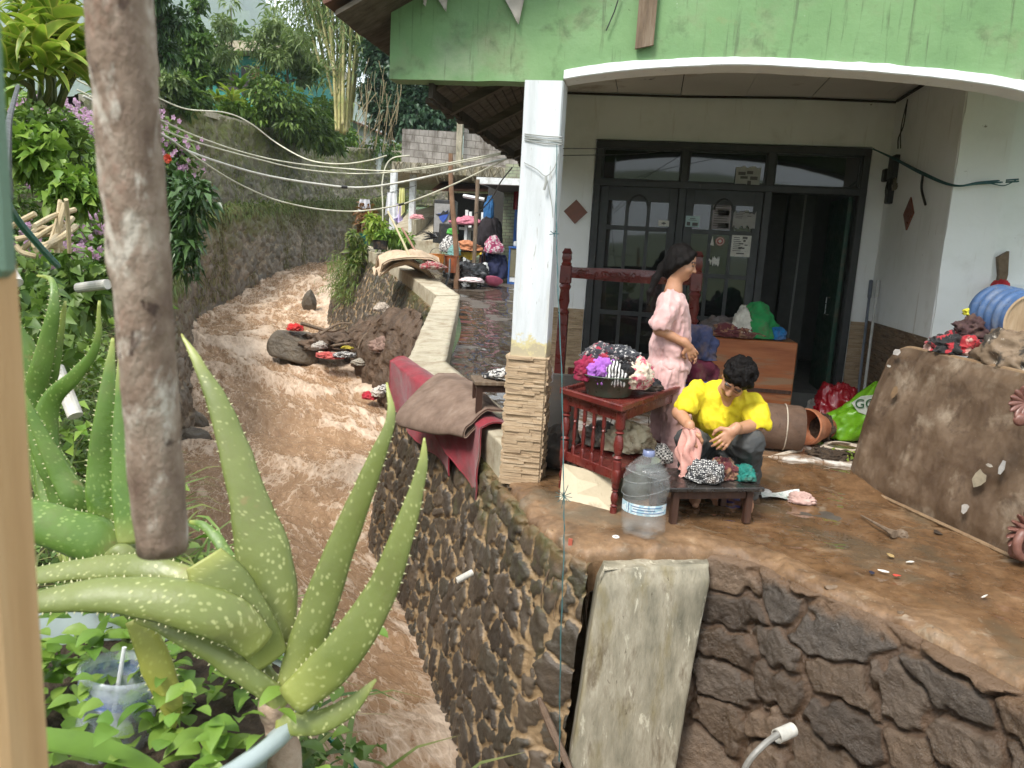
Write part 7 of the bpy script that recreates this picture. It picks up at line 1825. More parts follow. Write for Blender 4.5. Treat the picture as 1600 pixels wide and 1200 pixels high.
    m=MB(); m.lathe([(r*.96,.034),(r*.88,.038),(r*.85,.028),(.001,.026)],o-ax*.03,44,R,cap=(False,False)); m.build('base',surf('muddy drum base',[(.30,.20,.115),(.42,.30,.185),(.50,.38,.26)],scale=5,bump=.3,stretch=(5,5,.6)),t2,angle=50)
    m=MB(); c=on(1500,500,.55); m.box((c[0]+.25,c[1]-.1,.99),(.6,.5,.18),R=rotz(-.9),bev=.04); tag(m.build('muddy_cushion',M['mat_brown']),'muddy cushion under the blue drum','cushion')
    q=gy(1562,452,6.3); clump('red_rag','bit of bright red cloth behind the top of the blue drum','rag',q-np.array([0,0,.05]),(.06,.05,.075),(.45,.02,.03),206)
M['redblack']=patmat('red black cloth',(.012,.012,.013),(.38,.02,.03),9,th=.5,c3=(.5,.3,.25))
mattress()

def carved():
    mt=surf('carved pink wood',[(.10,.04,.03),(.19,.085,.065),(.29,.15,.12)],scale=16,rough=(.3,.55),spec=.6,bump=.2,stains=[(MUD,9,.55,.12,.7)]); t=thing('carved_sofa','carved reddish wooden sofa end at the right edge of the photo','sofa',gz(1590,885,0)); c=gz(1592,885,0)
    m=MB(); o=c+np.array([.0,.0,.13]); R=rotz(.5)
    for k,(cx,cz,r0,tw) in enumerate(((0,.0,.085,1),(.16,.10,.08,-1),(.18,-.04,.07,1))):
        a=np.linspace(0,9.5,60); rr=r0*(1-a/11.5); P=np.stack([cx+rr*np.cos(tw*a+2),-.02-.004*a,cz+rr*np.sin(tw*a+2)],1) @ R.T+o; m.tube(P,np.linspace(.026,.012,60),8)
    m.build('scroll',mt,t,smooth=True)
    for k in range(9):
        a=1.2+k*.30; b=o+np.array([.06,.02,.06]); d=np.array([math.cos(a),-.15,math.sin(a)]); m=MB(); m.tube(catmull([b+d*.05,b+d*.12,b+d*.16+np.array([0,-.03,.0])],8),[.012,.03,.034,.03,.026,.02,.012,.004],8,squash=.5); m.build('carved_leaf',mt,t,smooth=True)
    m=MB(); m.box(o+np.array([.12,.1,-.02]),(.34,.10,.16),R,bev=.02); m.box(o+np.array([.20,.02,.33]),(.11,.09,.78),R,bev=.02); m.build('frame',mt,t)
    s=gy(1602,628,c[1]+.12)
    for k in range(7):
        a=2.0+k*.42; m=MB(); d=np.array([math.cos(a),-.25,math.sin(a)]); m.tube(catmull([s,s+d*.06,s+d*.10+np.array([0,-.02,0])],7),[.012,.016,.02,.021,.018,.012,.004],8); m.build('carved_shell',mt,t,smooth=True)
    m=MB(); m.lathe([(.001,-.02),(.03,-.012),(.036,0),(.02,.012)],gy(1594,656,c[1]+.08),16,rotx(math.pi/2)); m.build('boss',mt,t,smooth=True)
carved()

# ---- carpets over the near parapet, stool beside the column
def carpets():
    red=surf('red carpet',[(.16,.012,.02),(.27,.018,.032),(.13,.018,.02)],scale=5,rough=(.7,.95),bump=.5,bscale=120,sheen=.2,stains=[((.14,.085,.06),2.3,.52,.16,.85),((.10,.07,.055),9,.6,.1,.6)])
    brn=surf('brown mat underside',[(.13,.085,.06),(.20,.135,.10),(.26,.185,.14)],scale=5,rough=(.7,.95),bump=.5,bscale=60,stretch=(.7,2,2),stains=[((.30,.24,.19),6,.6,.1,.6)])
    A=np.array([-2.42,7.5,.39]); B=np.array([-1.02,5.52,.23]); e=nrm(B-A); L=np.linalg.norm(B-A); o=nrm(np.array([e[1],-e[0],0])); o=o if o[0]<0 else -o
    def drape(u0,u1,back,drop,z,sd,bulge=.05,flare=.0,th=.012,drop1=None,name='carpet',lab='',mt=red,lift=0):
        def f(u,v):
            s=(u0+(u1-u0)*u)*L; w=.22; dr=drop+((drop1 if drop1 is not None else drop)-drop)*u
            ln=v*(back+w+dr); x=np.where(ln<back,0,np.where(ln<back+w,ln-back,w)); dz=np.where(ln<back,-(back-ln),np.where(ln<back+w,0,-(ln-back-w)))
            k=np.clip(ln-back-w,0,1); sm=.035*np.exp(-((ln-back-w)/.05)**2)+.03*np.exp(-((ln-back)/.05)**2)
            wob=bulge*np.sin(s*5.5+sd)*k*1.6+.02*fbm(np.stack([s*4,ln*4,0*s+sd],-1),3,sd)
            base=A+s[...,None]*e
            return base+o[...]*(x-.10+wob+.03+flare*k)[...,None]+np.stack([0*s,0*s,dz-sm+.02+lift+.012*fbm(np.stack([s*6,ln*6,0*s],-1),2,sd)],-1)+e*(k*.08)[...,None]
        V,F=sheet(f,60,60,th); return tag(put(name,V,F,mt),lab,'carpet')
    drape(.0,.74,.12,.50,0,3,name='red_carpet',lab='large muddy red carpet hung over the parapet towards the river',drop1=.60)
    drape(.60,1.0,.14,.28,0,5,name='red_carpet',lab='second red carpet end hanging nearest the stool',drop1=.62,flare=.10,lift=.03,bulge=.07)
    def g(u,v):  # brown mat folded over on itself, fold towards the river
        s=(.50+.46*u)*L; R=.05+.02*np.sin(u*4)
        x=np.where(v<.42,-.06+.38*v/.42,.32+R*np.sin((v-.42)/.24*math.pi)*(v<.66)-np.where(v>.66,(v-.66)/.34*.24,0)); z=np.where(v<.42,.10+R,np.where(v<.66,.10+R*np.cos((v-.42)/.24*math.pi),.10-R))
        x=x*(.75+.5*(1-u)); dro=-np.clip(x-.08,0,1)**1.2*(1.1)
        n=.025*fbm(np.stack([s*3,v*4,0*s],-1),3,8)
        return A+s[...,None]*e+o*(x-.02)[...,None]+e*(.25*(v-.4))[...,None]*0+np.stack([0*s,0*s,z+dro+n-.02],-1)
    V,F=sheet(g,54,60,.016); tag(put('brown_mat',V,F,brn),'brown mat folded over on top of the red carpets','mat')
carpets()
def stool():
    zt=.565; c=gz(775,592,zt); t=thing('stool','small dark stool with a patterned cloth behind the column','stool',(c[0],c[1],.2)); m=MB(); m.box(c-np.array([0,0,.015]),(.36,.30,.03),rotz(.35),bev=.005); m.build('seat',M['grey_wood'],t)
    for sx in (-1,1):
        for sy in (-1,1):q=c+rotz(.35) @ np.array([sx*.14,sy*.11,0]); m=MB(); m.box((q[0],q[1],(zt+.2)/2-.01),(.045,.045,zt-.22),rotz(.35)); m.build('leg',M['dark_wood'],t)
    m=MB(); m.box((c[0],c[1],zt-.06),(.30,.24,.05),rotz(.35)); m.build('apron',M['dark_wood'],t)
    clump('patterned_cloth','black and white patterned cloth on the stool by the column','cloth',c+np.array([.05,.0,0]),(.13,.10,.05),M['bw_pattern'],221,folds=7)
stool()

# ---- rocks, slumped mud and flood rubbish
M['earthy']=surf('muddy stone',[(.12,.08,.05),(.2,.14,.09)],scale=9,bump=.5)
M['rock']=surf('wet boulder',[(.06,.047,.035),(.11,.088,.062),(.16,.13,.095)],scale=4,rough=(.3,.65),bump=.9,bscale=14,bdist=.05,stains=[((.16,.12,.07),3,.58,.15,.6)])
def rock(name,label,c,size,seed,mat=None):
    n=60; th=np.linspace(0,2*math.pi,n,endpoint=False); ph=np.linspace(.001,math.pi-.001,36); T,PH=np.meshgrid(th,ph,indexing='ij'); d=np.stack([np.cos(T)*np.sin(PH),np.sin(T)*np.sin(PH),np.cos(PH)],-1)
    g=np.random.default_rng(seed); r=np.full(T.shape,1.25)
    for k in range(15):w=unit(g.normal(size=3)); r=np.minimum(r,g.uniform(.66,.98)/np.maximum(.05,d @ w))
    r=r+.06*fbm(d*2.5,4,seed)+.03*fbm(d*8,3,seed+1); V=(d*np.minimum(r,1.25)[...,None]*np.array(size)+np.asarray(c)).reshape(-1,3); i=np.arange(n)[:,None]; j=np.arange(35)[None]; a=(i*36+j).ravel(); b=(((i+1) % n)*36+j).ravel()
    return tag(put(name,V,np.stack([a,a+1,b+1,b],1),mat or M['rock']),label,'rock')
def flood_debris():
    rock('boulder','large dark boulder stranded beside the rubbish in the river',at(464,543,17.9),(.56,.5,.42),3)
    rock('rock','low blue grey rock just breaking the water',gz(462,598,-1.62),(.42,.35,.15),5,surf('blue grey rock',[(.07,.075,.08),(.13,.135,.14)],scale=5,rough=(.3,.6),bump=.5))
    rock('rock','upright dark rock in the rapids upstream of the boulder',at(481,474,24),(.22,.2,.42),7); rock('rock','dark rock at the foot of the left bank wall',at(300,692,12.2),(.32,.3,.30),8); rock('rock','low rock in the shade of the dark one at the left bank',at(292,668,13),(.3,.3,.25),9)
    clump('blue_bag','pale blue plastic bag caught at the left bank','bag',at(322,712,12.0),(.16,.14,.12),(.22,.38,.55),231,folds=7)
    # slumped mud bank against the wall
    a,b=at(655,455,14.2),at(600,640,15.2)
    n=90; u,v=np.meshgrid(np.linspace(0,1,n),np.linspace(0,1,n),indexing='ij'); W=[at(538,552,18.4),at(574,600,16.2),at(600,642,14.9),at(628,660,13.2)]; T_=[at(565,500,18.4),at(628,478,15.4),at(662,500,13.9),at(655,590,11.8)]
    Wc=catmull(W,n); Tc=catmull(T_,n); P=Wc[:,None]*(1-v[...,None])+Tc[:,None]*v[...,None]; P+=nrm(np.array([-.7,-.75,.5]))*(.26*np.sin(v*3.1)**.8*(.5+.5*np.sin(u*2.9+.3)))[...,None]; P+=.22*fbm(P*1.4,4,61)[...,None]*np.array([-.5,-.6,.6])+.07*fbm(P*6,3,62)[...,None]; P[:,0,2] -= .4
    mudm=surf('slumped mud',[(.055,.034,.022),(.10,.064,.04),(.155,.10,.066)],scale=4,rough=(.4,.8),bump=.8,bscale=30,bdist=.04); tag(put('mud_bank',P.reshape(-1,3),grid_faces(n,n)[:,::-1],mudm),'slumped heap of dark mud against the river wall','mud',kind='stuff')
    g=np.random.default_rng(63); G='rubbish left by the flood'
    clump('rubbish_heap','dark heap of branches and mud behind the boulder','debris',at(515,548,17.8),(.55,.4,.26),mudm,232,folds=6,depth=.5)
    spec=[(462,517,17.7,(.16,.14,.10),(.50,.02,.02),'red cloth lying on top of the boulder'),(517,560,16.9,(.28,.18,.08),(.50,.10,.09),'pinkish red cloth in the rubbish right of the boulder'),(500,545,17.2,(.16,.12,.10),(.40,.37,.33),'grey white plastic beside the boulder'),(540,558,16.7,(.22,.14,.07),M['bw_pattern'],'black and white rubbish at the water edge'),(543,545,16.8,(.12,.08,.04),(.55,.45,.05),'small yellow scrap in the rubbish'),(577,624,14.9,(.13,.10,.09),(.42,.02,.04),'dark red cloth at the foot of the mud'),(592,620,14.7,(.14,.12,.12),(.55,.50,.45),'white scraps of plastic at the foot of the mud'),(612,612,14.5,(.2,.14,.09),M['bw_pattern'],'black and white rubbish below the red carpet'),(612,552,15.2,(.34,.25,.20),(.22,.14,.11),'pinkish lump of earth on the mud bank'),(565,570,16.4,(.18,.14,.08),(.30,.27,.22),'grey scrap at the foot of the mud bank'),(598,488,16.3,(.15,.12,.12),(.42,.36,.30),'pale lump sticking to the wall above the mud')]
    for i,(px,py,d,s,col,lab) in enumerate(spec):clump('flood_rubbish',lab,'rubbish',at(px,py,d),s,col,240+i,folds=7,depth=.4)
    for k,(p,q,s,lab) in enumerate((((470,505),(540,512),.05,'flat broken board on the rubbish heap'),((500,522),(548,505),.035,'dark branch across the rubbish heap'),((520,540),(560,545),.03,'short branch at the right of the rubbish'),((575,560),(620,500),.03,'thin root running up the mud bank'),((560,545),(590,505),.025,'bent root beside the rubbish heap'),((590,625),(612,590),.03,'pale root at the foot of the mud'))):
        a,b=at(*p,16.6),at(*q,16.9); m=MB(); m.tube(catmull([a,(a+b)/2+g.normal(0,.08,3),b],10),np.linspace(s,s*.5,10),6); tag(m.build('branch',M['grey_wood'] if k != 5 else M['rope_white']),lab,'branch')
    # pipes in the walls
    def pipe(px,py,d,dirv,r,L,lab,name='drain_pipe'):
        c=at(px,py,d); R=frame_z(nrm(np.array(dirv))); t=thing(name,lab,'pipe',c); m=MB(); m.lathe([(r,-L),(r,L*.5),(r*.84,L*.5),(r*.82,-L*.3),(.001,-L*.3)],c,20,R,cap=(True,False)); m.build('tube',M['pvc_dirty'],t,angle=40)
    pipe(722,903,4.50,(-.75,-.55,-.36),.021,.075,'white plastic drain pipe low in the river wall'); pipe(626,753,7.55,(-.9,-.3,-.12),.022,.09,'small white drain pipe under the red carpet'); pipe(1222,1147,3.0,(-.75,-.62,-.05),.030,.065,'wide white pipe sticking out of the rubble wall')
    c=at(1205,1150,2.93); m=MB(); m.tube(catmull([c+np.array([.03,.02,.0]),c+np.array([-.04,-.05,-.02]),c+np.array([-.10,-.08,-.10]),c+np.array([-.13,-.06,-.28])],16),.013,8); tag(m.build('hose',plain('grey hose',(.22,.21,.19),.5)),'grey hose bending down out of the wide white pipe','hose')
    m=MB(); m.tube(catmull([at(842,1090,3.75),at(858,1130,3.7),at(876,1170,3.62),at(900,1225,3.5)],12),[.012,.016,.022,.02,.022,.023,.022,.02,.02,.019,.018,.018],8); tag(m.build('branch',surf('peeled branch',[(.10,.065,.045),(.18,.12,.08)],scale=12,bump=.4,stains=[((.60,.53,.42),7,.62,.04,.95)])),'broken branch with pale ends leaning by the concrete buttress','branch')
    q=gz(962,842,.0); m=MB(); a=np.linspace(0,6.28,20); m.tube(np.stack([q[0]+.016*np.cos(a),q[1]+.016*np.sin(a),.012+0*a],1),.005,6); tag(m.build('white_ring',M['pvc']),'small white ring lying on the terrace edge','ring')
    for i,(px,py,lab) in enumerate(((891,850,'red strip stuck in the left of the broken terrace edge'),(906,866,'second red strip hanging lower in the terrace edge'))):c=at(px,py,4.02); m=MB(); m.box(c,(.022,.012,.06),roty(.2*i)); tag(m.build('red_strip',plain('faded red',(.42,.10,.06),.7)),lab,'strip')
    # a twig with a knob and bits strewn on the mud
    m=MB(); m.tube(catmull([gz(1345,805,.02),gz(1372,820,.035),gz(1398,835,.03)],10),[.004,.006,.007,.008,.009,.01,.012,.013,.02,.025],7); V,F=crumple(gz(1406,840,-.01),(.038,.03,.03),5,4,.3); m.add(V,F); tag(m.build('twig',M['grey_wood']),'dark twig with a round knob lying on the mud','twig')
    for i,(px,py,w,l,col,lab) in enumerate(((1382,893,.02,.07,(.62,.60,.57),'white strip with a red end on the mud'),(1400,899,.018,.04,(.50,.06,.04),'small red scrap on the mud'),(1362,895,.03,.03,(.02,.02,.04),'dark blue bottle cap on the mud'),(1422,878,.015,.06,(.62,.58,.52),'thin white scrap on the mud'),(1538,932,.008,.08,(.58,.54,.48),'pale straw lying on the mud at the right'),(1392,868,.04,.04,(.40,.28,.12),'tan leaf lying on the mud'),(1465,832,.06,.10,(.05,.035,.025),'dark flat scrap on the mud by the mattress'))):
        c=gz(px,py,.014); q=rotz(.3*i-.4); tag(shard(c,q[:,0],q[:,1]+np.array([0,0,.2]),l,w,260+i).build('scrap',plain('scrap',col,.6)),lab,'litter')
    for i in range(4):
        px=g.uniform(1150,1540); py=842+(px-1120)*.36+g.uniform(4,26); rock('stone','muddy stone loose along the broken terrace edge',gz(px,py,-.02),tuple(g.uniform(.015,.032,3)*np.array([1.3,1,.7])),280+i,M['earthy'])['group']='loose stones along the terrace edge'
flood_debris()
# ------------------------------------------------------------------ the two people
def _skin():
    t=NT('skin'); c=t.mix(t.ramp(t.noise(26,5),[(.35,0.0),(.7,.35)]),t.attr('col',True),(.33,.15,.09)); t.set('Base Color',c); t.set('Roughness',.48); t.set('Subsurface Weight',.08); t.set('Subsurface Radius',(.012,.005,.003)); t.bump(t.noise(180,4),.12,.003); return t.m
M['skin']=_skin()
M['hair']=surf('black hair',[(.004,.0035,.0035),(.009,.007,.0065)],scale=40,rough=(.5,.7),bump=.8,bscale=140,bdist=.006,spec=.12)
M['pajama']=surf('pink pajama',[(.56,.33,.32),(.64,.40,.385),(.70,.46,.44)],scale=6,rough=(.75,.95),bump=.25,bscale=90,sheen=.2,stains=[((.42,.26,.22),3.5,.60,.15,.5)])
M['yellow_shirt']=surf('yellow shirt',[(.62,.49,.012),(.72,.585,.02),(.76,.63,.04)],scale=5,rough=(.7,.9),bump=.2,bscale=80,stains=[((.50,.27,.03),7,.57,.10,.65),((.34,.20,.07),12,.64,.06,.5)])
M['trousers']=surf('dark grey trousers',[(.035,.038,.04),(.06,.062,.062),(.10,.095,.085)],scale=4,rough=(.6,.9),bump=.3,bscale=60,stains=[((.15,.12,.09),3,.56,.2,.6)])
SKIN=np.array([.47,.245,.145])
def head(S,c,R,k=1.0):
    """R columns: forward, left, up"""
    L=lambda f,l,u:np.asarray(c)+R @ (np.array([f,l,u])*k); E=lambda p,r,kk=.012,sub=False:S.ell(L(*p),np.array(r)*k,R,kk,sub)
    E((-.008,0,.022),(.096,.075,.092),.02); E((.028,0,-.035),(.062,.058,.066),.03); E((.050,0,-.088),(.028,.026,.022),.03); E((.010,0,-.060),(.055,.058,.040),.03)
    for s in (-1,1):E((.052,s*.040,-.030),(.030,.024,.024),.022); E((.090,s*.031,.004),(.016,.019,.012),.012,True); E((.073,s*.031,.003),(.017,.018,.015),.004); E((.0,s*.076,-.008),(.018,.009,.032),.006)
    S.cap(L(.080,0,.008),L(.104,0,-.030),.009*k,.0125*k,.010); 
    for s in (-1,1):E((.094,s*.011,-.033),(.011,.008,.008),.006); E((.078,s*.030,.021),(.016,.026,.007),.012)
    E((.080,0,-.057),(.013,.023,.0065),.005); E((.077,0,-.069),(.013,.020,.0075),.005)
def head_cols(V,col,c,R,k=1.0,squint=False):
    q=(V-np.asarray(c)) @ R/k; f,l,u=q[:,0],np.abs(q[:,1]),q[:,2]; fr=f>.045
    m=fr & (l<.026) & (np.abs(u+.063)<.013); col[m]=(.34,.10,.075)
    m=fr & (np.abs(u+.0635)<.0025) & (l<.026); col[m]=(.14,.04,.03)
    m=fr & (np.abs(l-.031)<.022) & (np.abs(u-.027+.15*(l-.031))<.006); col[m]=(.02,.012,.01)
    m=fr & (np.abs(l-.031)<.018) & (np.abs(u-.004)<(.003 if squint else .0065)); col[m]=(.035,.02,.016) if squint else (.10,.07,.06)
    m=fr & (np.abs(l-.010)<.005) & (np.abs(u+.041)<.004); col[m]=(.12,.05,.035); return col
def hand(S,w,d,n,side,s=1.0,curl=.5,spread=1.0):
    """w wrist, d along the palm, n out of the back of the hand; side = where the thumb sits"""
    d=nrm(d); n=nrm(np.asarray(n,float)-d*(np.asarray(n,float) @ d)); x=np.cross(d,n)*side; w=np.asarray(w,float)
    S.ell(w+d*.045*s,(.046*s,.014*s,.037*s),np.stack([d,n,x],1),.012); S.cap(w-d*.03,w+d*.02,.025*s,.024*s,.02)
    for i,(o,L) in enumerate(((.029,.068),(.010,.077),(-.010,.071),(-.029,.055))):
        p=w+d*.083*s+x*o*s; dd=nrm(d+x*o*5*spread); pts=[p-d*.02]; a=.15*curl
        for seg in (.44,.32,.26):pts.append(pts[-1]+(dd*math.cos(a)-n*math.sin(a))*L*seg*1.25*s); a+=.62*curl
        S.chain(pts,[.0098*s,.0092*s,.0084*s,.0070*s],.004)
    p=w+d*.022*s+x*.026*s; q=p+(d*.5+x*.75-n*.25)*.040*s; S.chain([p,q,q+(d*.85+x*.25-n*.35)*.034*s,q+(d*.95-n*.45)*.055*s],[.015*s,.0125*s,.0105*s,.0085*s],.008)
def body_obj(name,S,parent,heads,extra=None):
    V,F=S.mesh(); col=np.tile(SKIN,(len(V),1)); col*=(1+.10*fbm(V*9,3,3))[:,None]
    for c,R,k,sq in heads:col=head_cols(V,col,c,R,k,sq)
    if extra:col=extra(V,col)
    return put(name,V,F,M['skin'],parent,cattrs=dict(col=col))
def folds(amp,sc,ax,seed):
    ax=np.array(ax,float)
    return lambda p:-amp*(ridge(p*sc+ax*((p @ ax)*-.6)[:,None]*np.array(sc),2,seed)-.35)-amp*.5*fbm(p*22,2,seed+3)

def woman():
    y=5.5; J=lambda px,py,dy=0.0:gy(px,py,y)*np.array([1,0,1])+np.array([0,y+dy,0]); t=thing('person','woman in pink short sleeved pajamas walking to the right beside the side table','person',np.array([J(1040,700)[0],y,0]))
    S=SDF(.0048); hc=J(1066,411); f=nrm(np.array([.93,-.12,-.26])); u=nrm(np.array([.26,0,.97])-f*(np.array([.26,0,.97]) @ f)); R=np.stack([f,np.cross(u,f),u],1); head(S,hc,R,.98)
    nb=J(1052,455); S.chain([hc-u*.05-f*.02,nb,J(1048,475)],[.050,.055,.075],.03)
    S.chain([J(1048,485,-.09),J(1048,485,.09)],[.085,.085],.05); S.chain([J(1048,495),J(1044,540),J(1042,575)],[.10,.095,.11],.06)
    a=[J(1043,474,-.165),J(1030,511,-.205),J(1070,533,-.17)]; S.chain(a,[.052,.040,.026],.02); hand(S,a[2]+np.array([.01,0,-.005]),(.55,.15,-.80),(.1,-1,.2),1,.92,.9)
    b=[J(1050,472,.165),J(1046,512,.2),J(1076,543,.04)]; S.chain(b,[.05,.04,.026],.02); hand(S,b[2],(.6,-.5,-.55),(.3,.6,.6),-1,.92,.8)
    for s,kx,ax in ((-.085,1050,1058),(.085,1038,1024)):
        an=np.array([J(ax,700)[0],y+s,.07]); kn=(J(1042,575,s)+an)/2+np.array([.05,0,0]); S.chain([J(1042,575,s),kn,an],[.085,.06,.042],.03); S.chain([an-np.array([.04,0,.02]),an+np.array([.09,0,-.035]),an+np.array([.16,0,-.045])],[.035,.032,.024],.02)
    body_obj('body',S,t,[(hc,R,.98,False)])
    C=SDF(.006); C.chain([J(1049,474,-.115),J(1049,474,.115)],[.093,.093],.05); C.ell(J(1050,505),(.125,.175,.15),None,.06); C.ell(J(1047,540),(.140,.175,.15),None,.06); C.ell(J(1046,570),(.150,.18,.10),None,.05)
    C.chain([J(1044,474,-.15),J(1036,492,-.195),J(1031,503,-.215)],[.068,.073,.074],.02); C.chain([J(1050,473,.15),J(1046,500,.2)],[.075,.08],.03)
    C.ell(nb+np.array([.02,0,.025]),(.062,.062,.055),None,.008,True); C.ell(J(1029,519,-.22),(.078,.08,.055),None,.01,True); C.ell(J(1046,516,.22),(.08,.08,.055),None,.01,True); C.ell(J(1046,604),(.3,.3,.085),None,.01,True)
    V,F=C.mesh(folds(.017,(17,13,5),(.35,.1,.2),5)); s=put('shirt',V,F,M['pajama'],t)
    m=MB(); q=catmull([nb+np.array(v) for v in ((-.045,-.05,.0),(.01,-.075,-.012),(.06,-.045,-.04),(.075,0,-.075))],16); m.tube(q,.009,6,squash=2); m.build('collar',M['pajama'],s,smooth=True)
    Pn=SDF(.006); Pn.ell(J(1043,575),(.150,.172,.13),None,.05)
    for sd,ax in ((-.088,1056),(.088,1024)):
        an=np.array([J(ax,700)[0],y+sd,.12]); kn=(J(1042,580,sd)+an)/2+np.array([.035,0,.02]); Pn.chain([J(1042,585,sd),kn,an],[.112,.098,.098],.04)
    V,F=Pn.mesh(folds(.018,(19,15,4),(.3,.1,.3),9)); put('trousers',V,F,M['pajama'],t)
    Hs=SDF(.005); L=lambda ff,l,uu:hc+R @ np.array([ff,l,uu]); Hs.ell(L(-.024,0,.036),(.100,.087,.094),R,.02); Hs.ell(L(-.056,0,-.03),(.062,.078,.085),R,.03); Hs.ell(L(-.062,0,-.085),(.035,.045,.05),R,.03)
    for s_ in (-1,1):Hs.chain([L(.055,s_*.045,.085),L(.035,s_*.078,.035),L(-.01,s_*.085,-.01),L(-.04,s_*.07,-.06)],[.018,.020,.022,.02],.02)
    Hs.ell(L(.115,0,-.03),(.070,.075,.095),R,.01,True)
    Hs.chain([L(-.085,0,-.01),L(-.115,0,-.07),L(-.13,-.02,-.16),L(-.135,-.035,-.26),L(-.12,-.04,-.34)],[.036,.030,.025,.019,.008],.02)
    V,F=Hs.mesh(lambda p:-.0045*ridge(p*np.array([60,60,9]),2,4)); put('hair',V,F,M['hair'],t)
woman()

def man():
    t=thing('person','man in a yellow t-shirt squatting over the washing on the low table','person',(gy(1125,780,5.05)[0],5.05,0)); J=gy
    S=SDF(.0045); hc=J(1150,594,4.83); f=nrm(np.array([-.34,-.70,-.62])); u=np.array([.34,-.40,.84]); u=nrm(u-f*(u @ f)); R=np.stack([f,np.cross(u,f),u],1); head(S,hc,R,1.02)
    nk=J(1138,612,4.99); S.chain([hc-u*.05-f*.03,nk,J(1130,632,5.08)],[.054,.060,.10],.04); rs,ls=J(1088,612,5.02),J(1176,628,5.00)
    S.chain([rs,J(1130,632,5.1),ls],[.058,.11,.058],.05); S.chain([J(1128,640,5.1),J(1124,672,5.2),J(1122,705,5.28)],[.125,.14,.14],.06)
    ra=[rs,J(1062,645,4.86),J(1077,667,4.72)]; S.chain(ra,[.054,.045,.031],.02); hand(S,ra[2]+np.array([.005,-.01,-.01]),(.10,-.15,-.95),(-.5,-.75,0),-1,1.02,.9)
    la=[ls,J(1180,664,4.84),J(1146,672,4.64)]; S.chain(la,[.056,.046,.031],.02); hand(S,la[2],(-.60,-.28,-.72),(.35,-.85,.35),1,1.05,.75,1.3)
    ft=[np.array([J(1085,780,4.95)[0],4.98,.06]),np.array([J(1168,780,4.95)[0],4.98,.06])]
    kn=[J(1078,690,4.82),J(1170,692,4.80)]; hp=[J(1105,706,5.25),J(1140,706,5.25)]
    for h,k,a in zip(hp,kn,ft):S.chain([h,k,a],[.085,.06,.045],.03); S.chain([a+np.array([0,.05,-.02]),a+np.array([0,-.08,-.03]),a+np.array([0,-.15,-.04])],[.036,.032,.022],.02)
    body_obj('body',S,t,[(hc,R,1.02,True)])
    C=SDF(.0058); C.chain([rs+np.array([.02,0,-.01]),J(1130,630,5.08),ls+np.array([-.02,0,-.01])],[.078,.135,.078],.05); C.chain([J(1128,638,5.08),J(1124,660,5.13),J(1120,676,5.2)],[.150,.162,.168],.06); C.ell(J(1120,655,5.0),(.13,.09,.075),None,.05)
    C.chain([rs,J(1076,628,4.93),J(1070,637,4.88)],[.067,.072,.074],.02); C.chain([ls,J(1182,648,4.90),J(1183,662,4.84)],[.068,.074,.078],.02)
    C.ell(J(1063,650,4.83),(.085,.085,.042),rotx(0),.008,True); C.ell(J(1178,679,4.80),(.11,.11,.042),None,.008,True); C.ell(J(1137,622,4.90),(.052,.075,.10),rotz(.2),.008,True); C.ell(hc-u*.06-f*.02,(.075,.075,.08),R,.008,True)
    V,F=C.mesh(folds(.017,(15,9,8),(.6,.1,-.6),15)); s=put('shirt',V,F,M['yellow_shirt'],t)
    Pn=SDF(.0058)
    for h,k,a in zip(hp,kn,ft):Pn.chain([h,k],[.122,.086],.05); Pn.chain([k,k*.5+a*.5+np.array([0,.03,0]),a+np.array([0,.02,.03])],[.084,.080,.070],.04)
    Pn.ell(J(1122,704,5.26),(.18,.15,.12),None,.05)
    V,F=Pn.mesh(folds(.015,(9,9,14),(.3,.4,.2),19)); put('trousers',V,F,M['trousers'],t)
    Hs=SDF(.005); L=lambda ff,l,uu:hc+R @ np.array([ff,l,uu]); Hs.ell(L(-.022,0,.042),(.106,.092,.098),R,.02); Hs.ell(L(-.065,0,-.02),(.06,.078,.07),R,.03); Hs.ell(L(.135,0,-.035),(.08,.09,.085),R,.01,True); g=np.random.default_rng(5)
    for k in range(90):
        d=unit(g.normal(size=3)); d=d if d[2]>-.15 else d*np.array([1,1,-1])
        if d[0]>.75 and d[2]<.35:continue
        p=L(*(np.array([-.020,0,.042])+d*np.array([.106,.092,.100]))); Hs.ell(p,np.full(3,g.uniform(.013,.024)),None,.008)
    V,F=Hs.mesh(lambda p:-.006*ridge(p*45,2,6)); put('hair',V,F,M['hair'],t)
    # what he holds: a pink cloth hanging from the right hand
    P0,P1=ra[2]+np.array([.0,-.03,.0]),J(1078,742,4.70)
    def fn(a,v):
        th=a*2*math.pi; w=.036+.036*v**.7; c=P0*(1-v)[...,None]+P1*v[...,None]; rr=w*(1+.28*np.sin(th*4+v*5)+.15*np.sin(th*7-v*9))
        return c+np.stack([np.cos(th)*rr+.012*np.sin(v*9),np.sin(th)*rr*.6,.02*np.sin(th*3)*v],-1)
    V,F=sheet(fn,60,34,.004); tag(put('pink_cloth',V,F,surf('salmon cloth',[(.62,.30,.25),(.72,.40,.34)],scale=8,rough=(.6,.9),bump=.3,stains=[((.50,.20,.15),6,.58,.1,.5)])),'salmon pink cloth hanging from the right hand of the squatting man','cloth')
man()
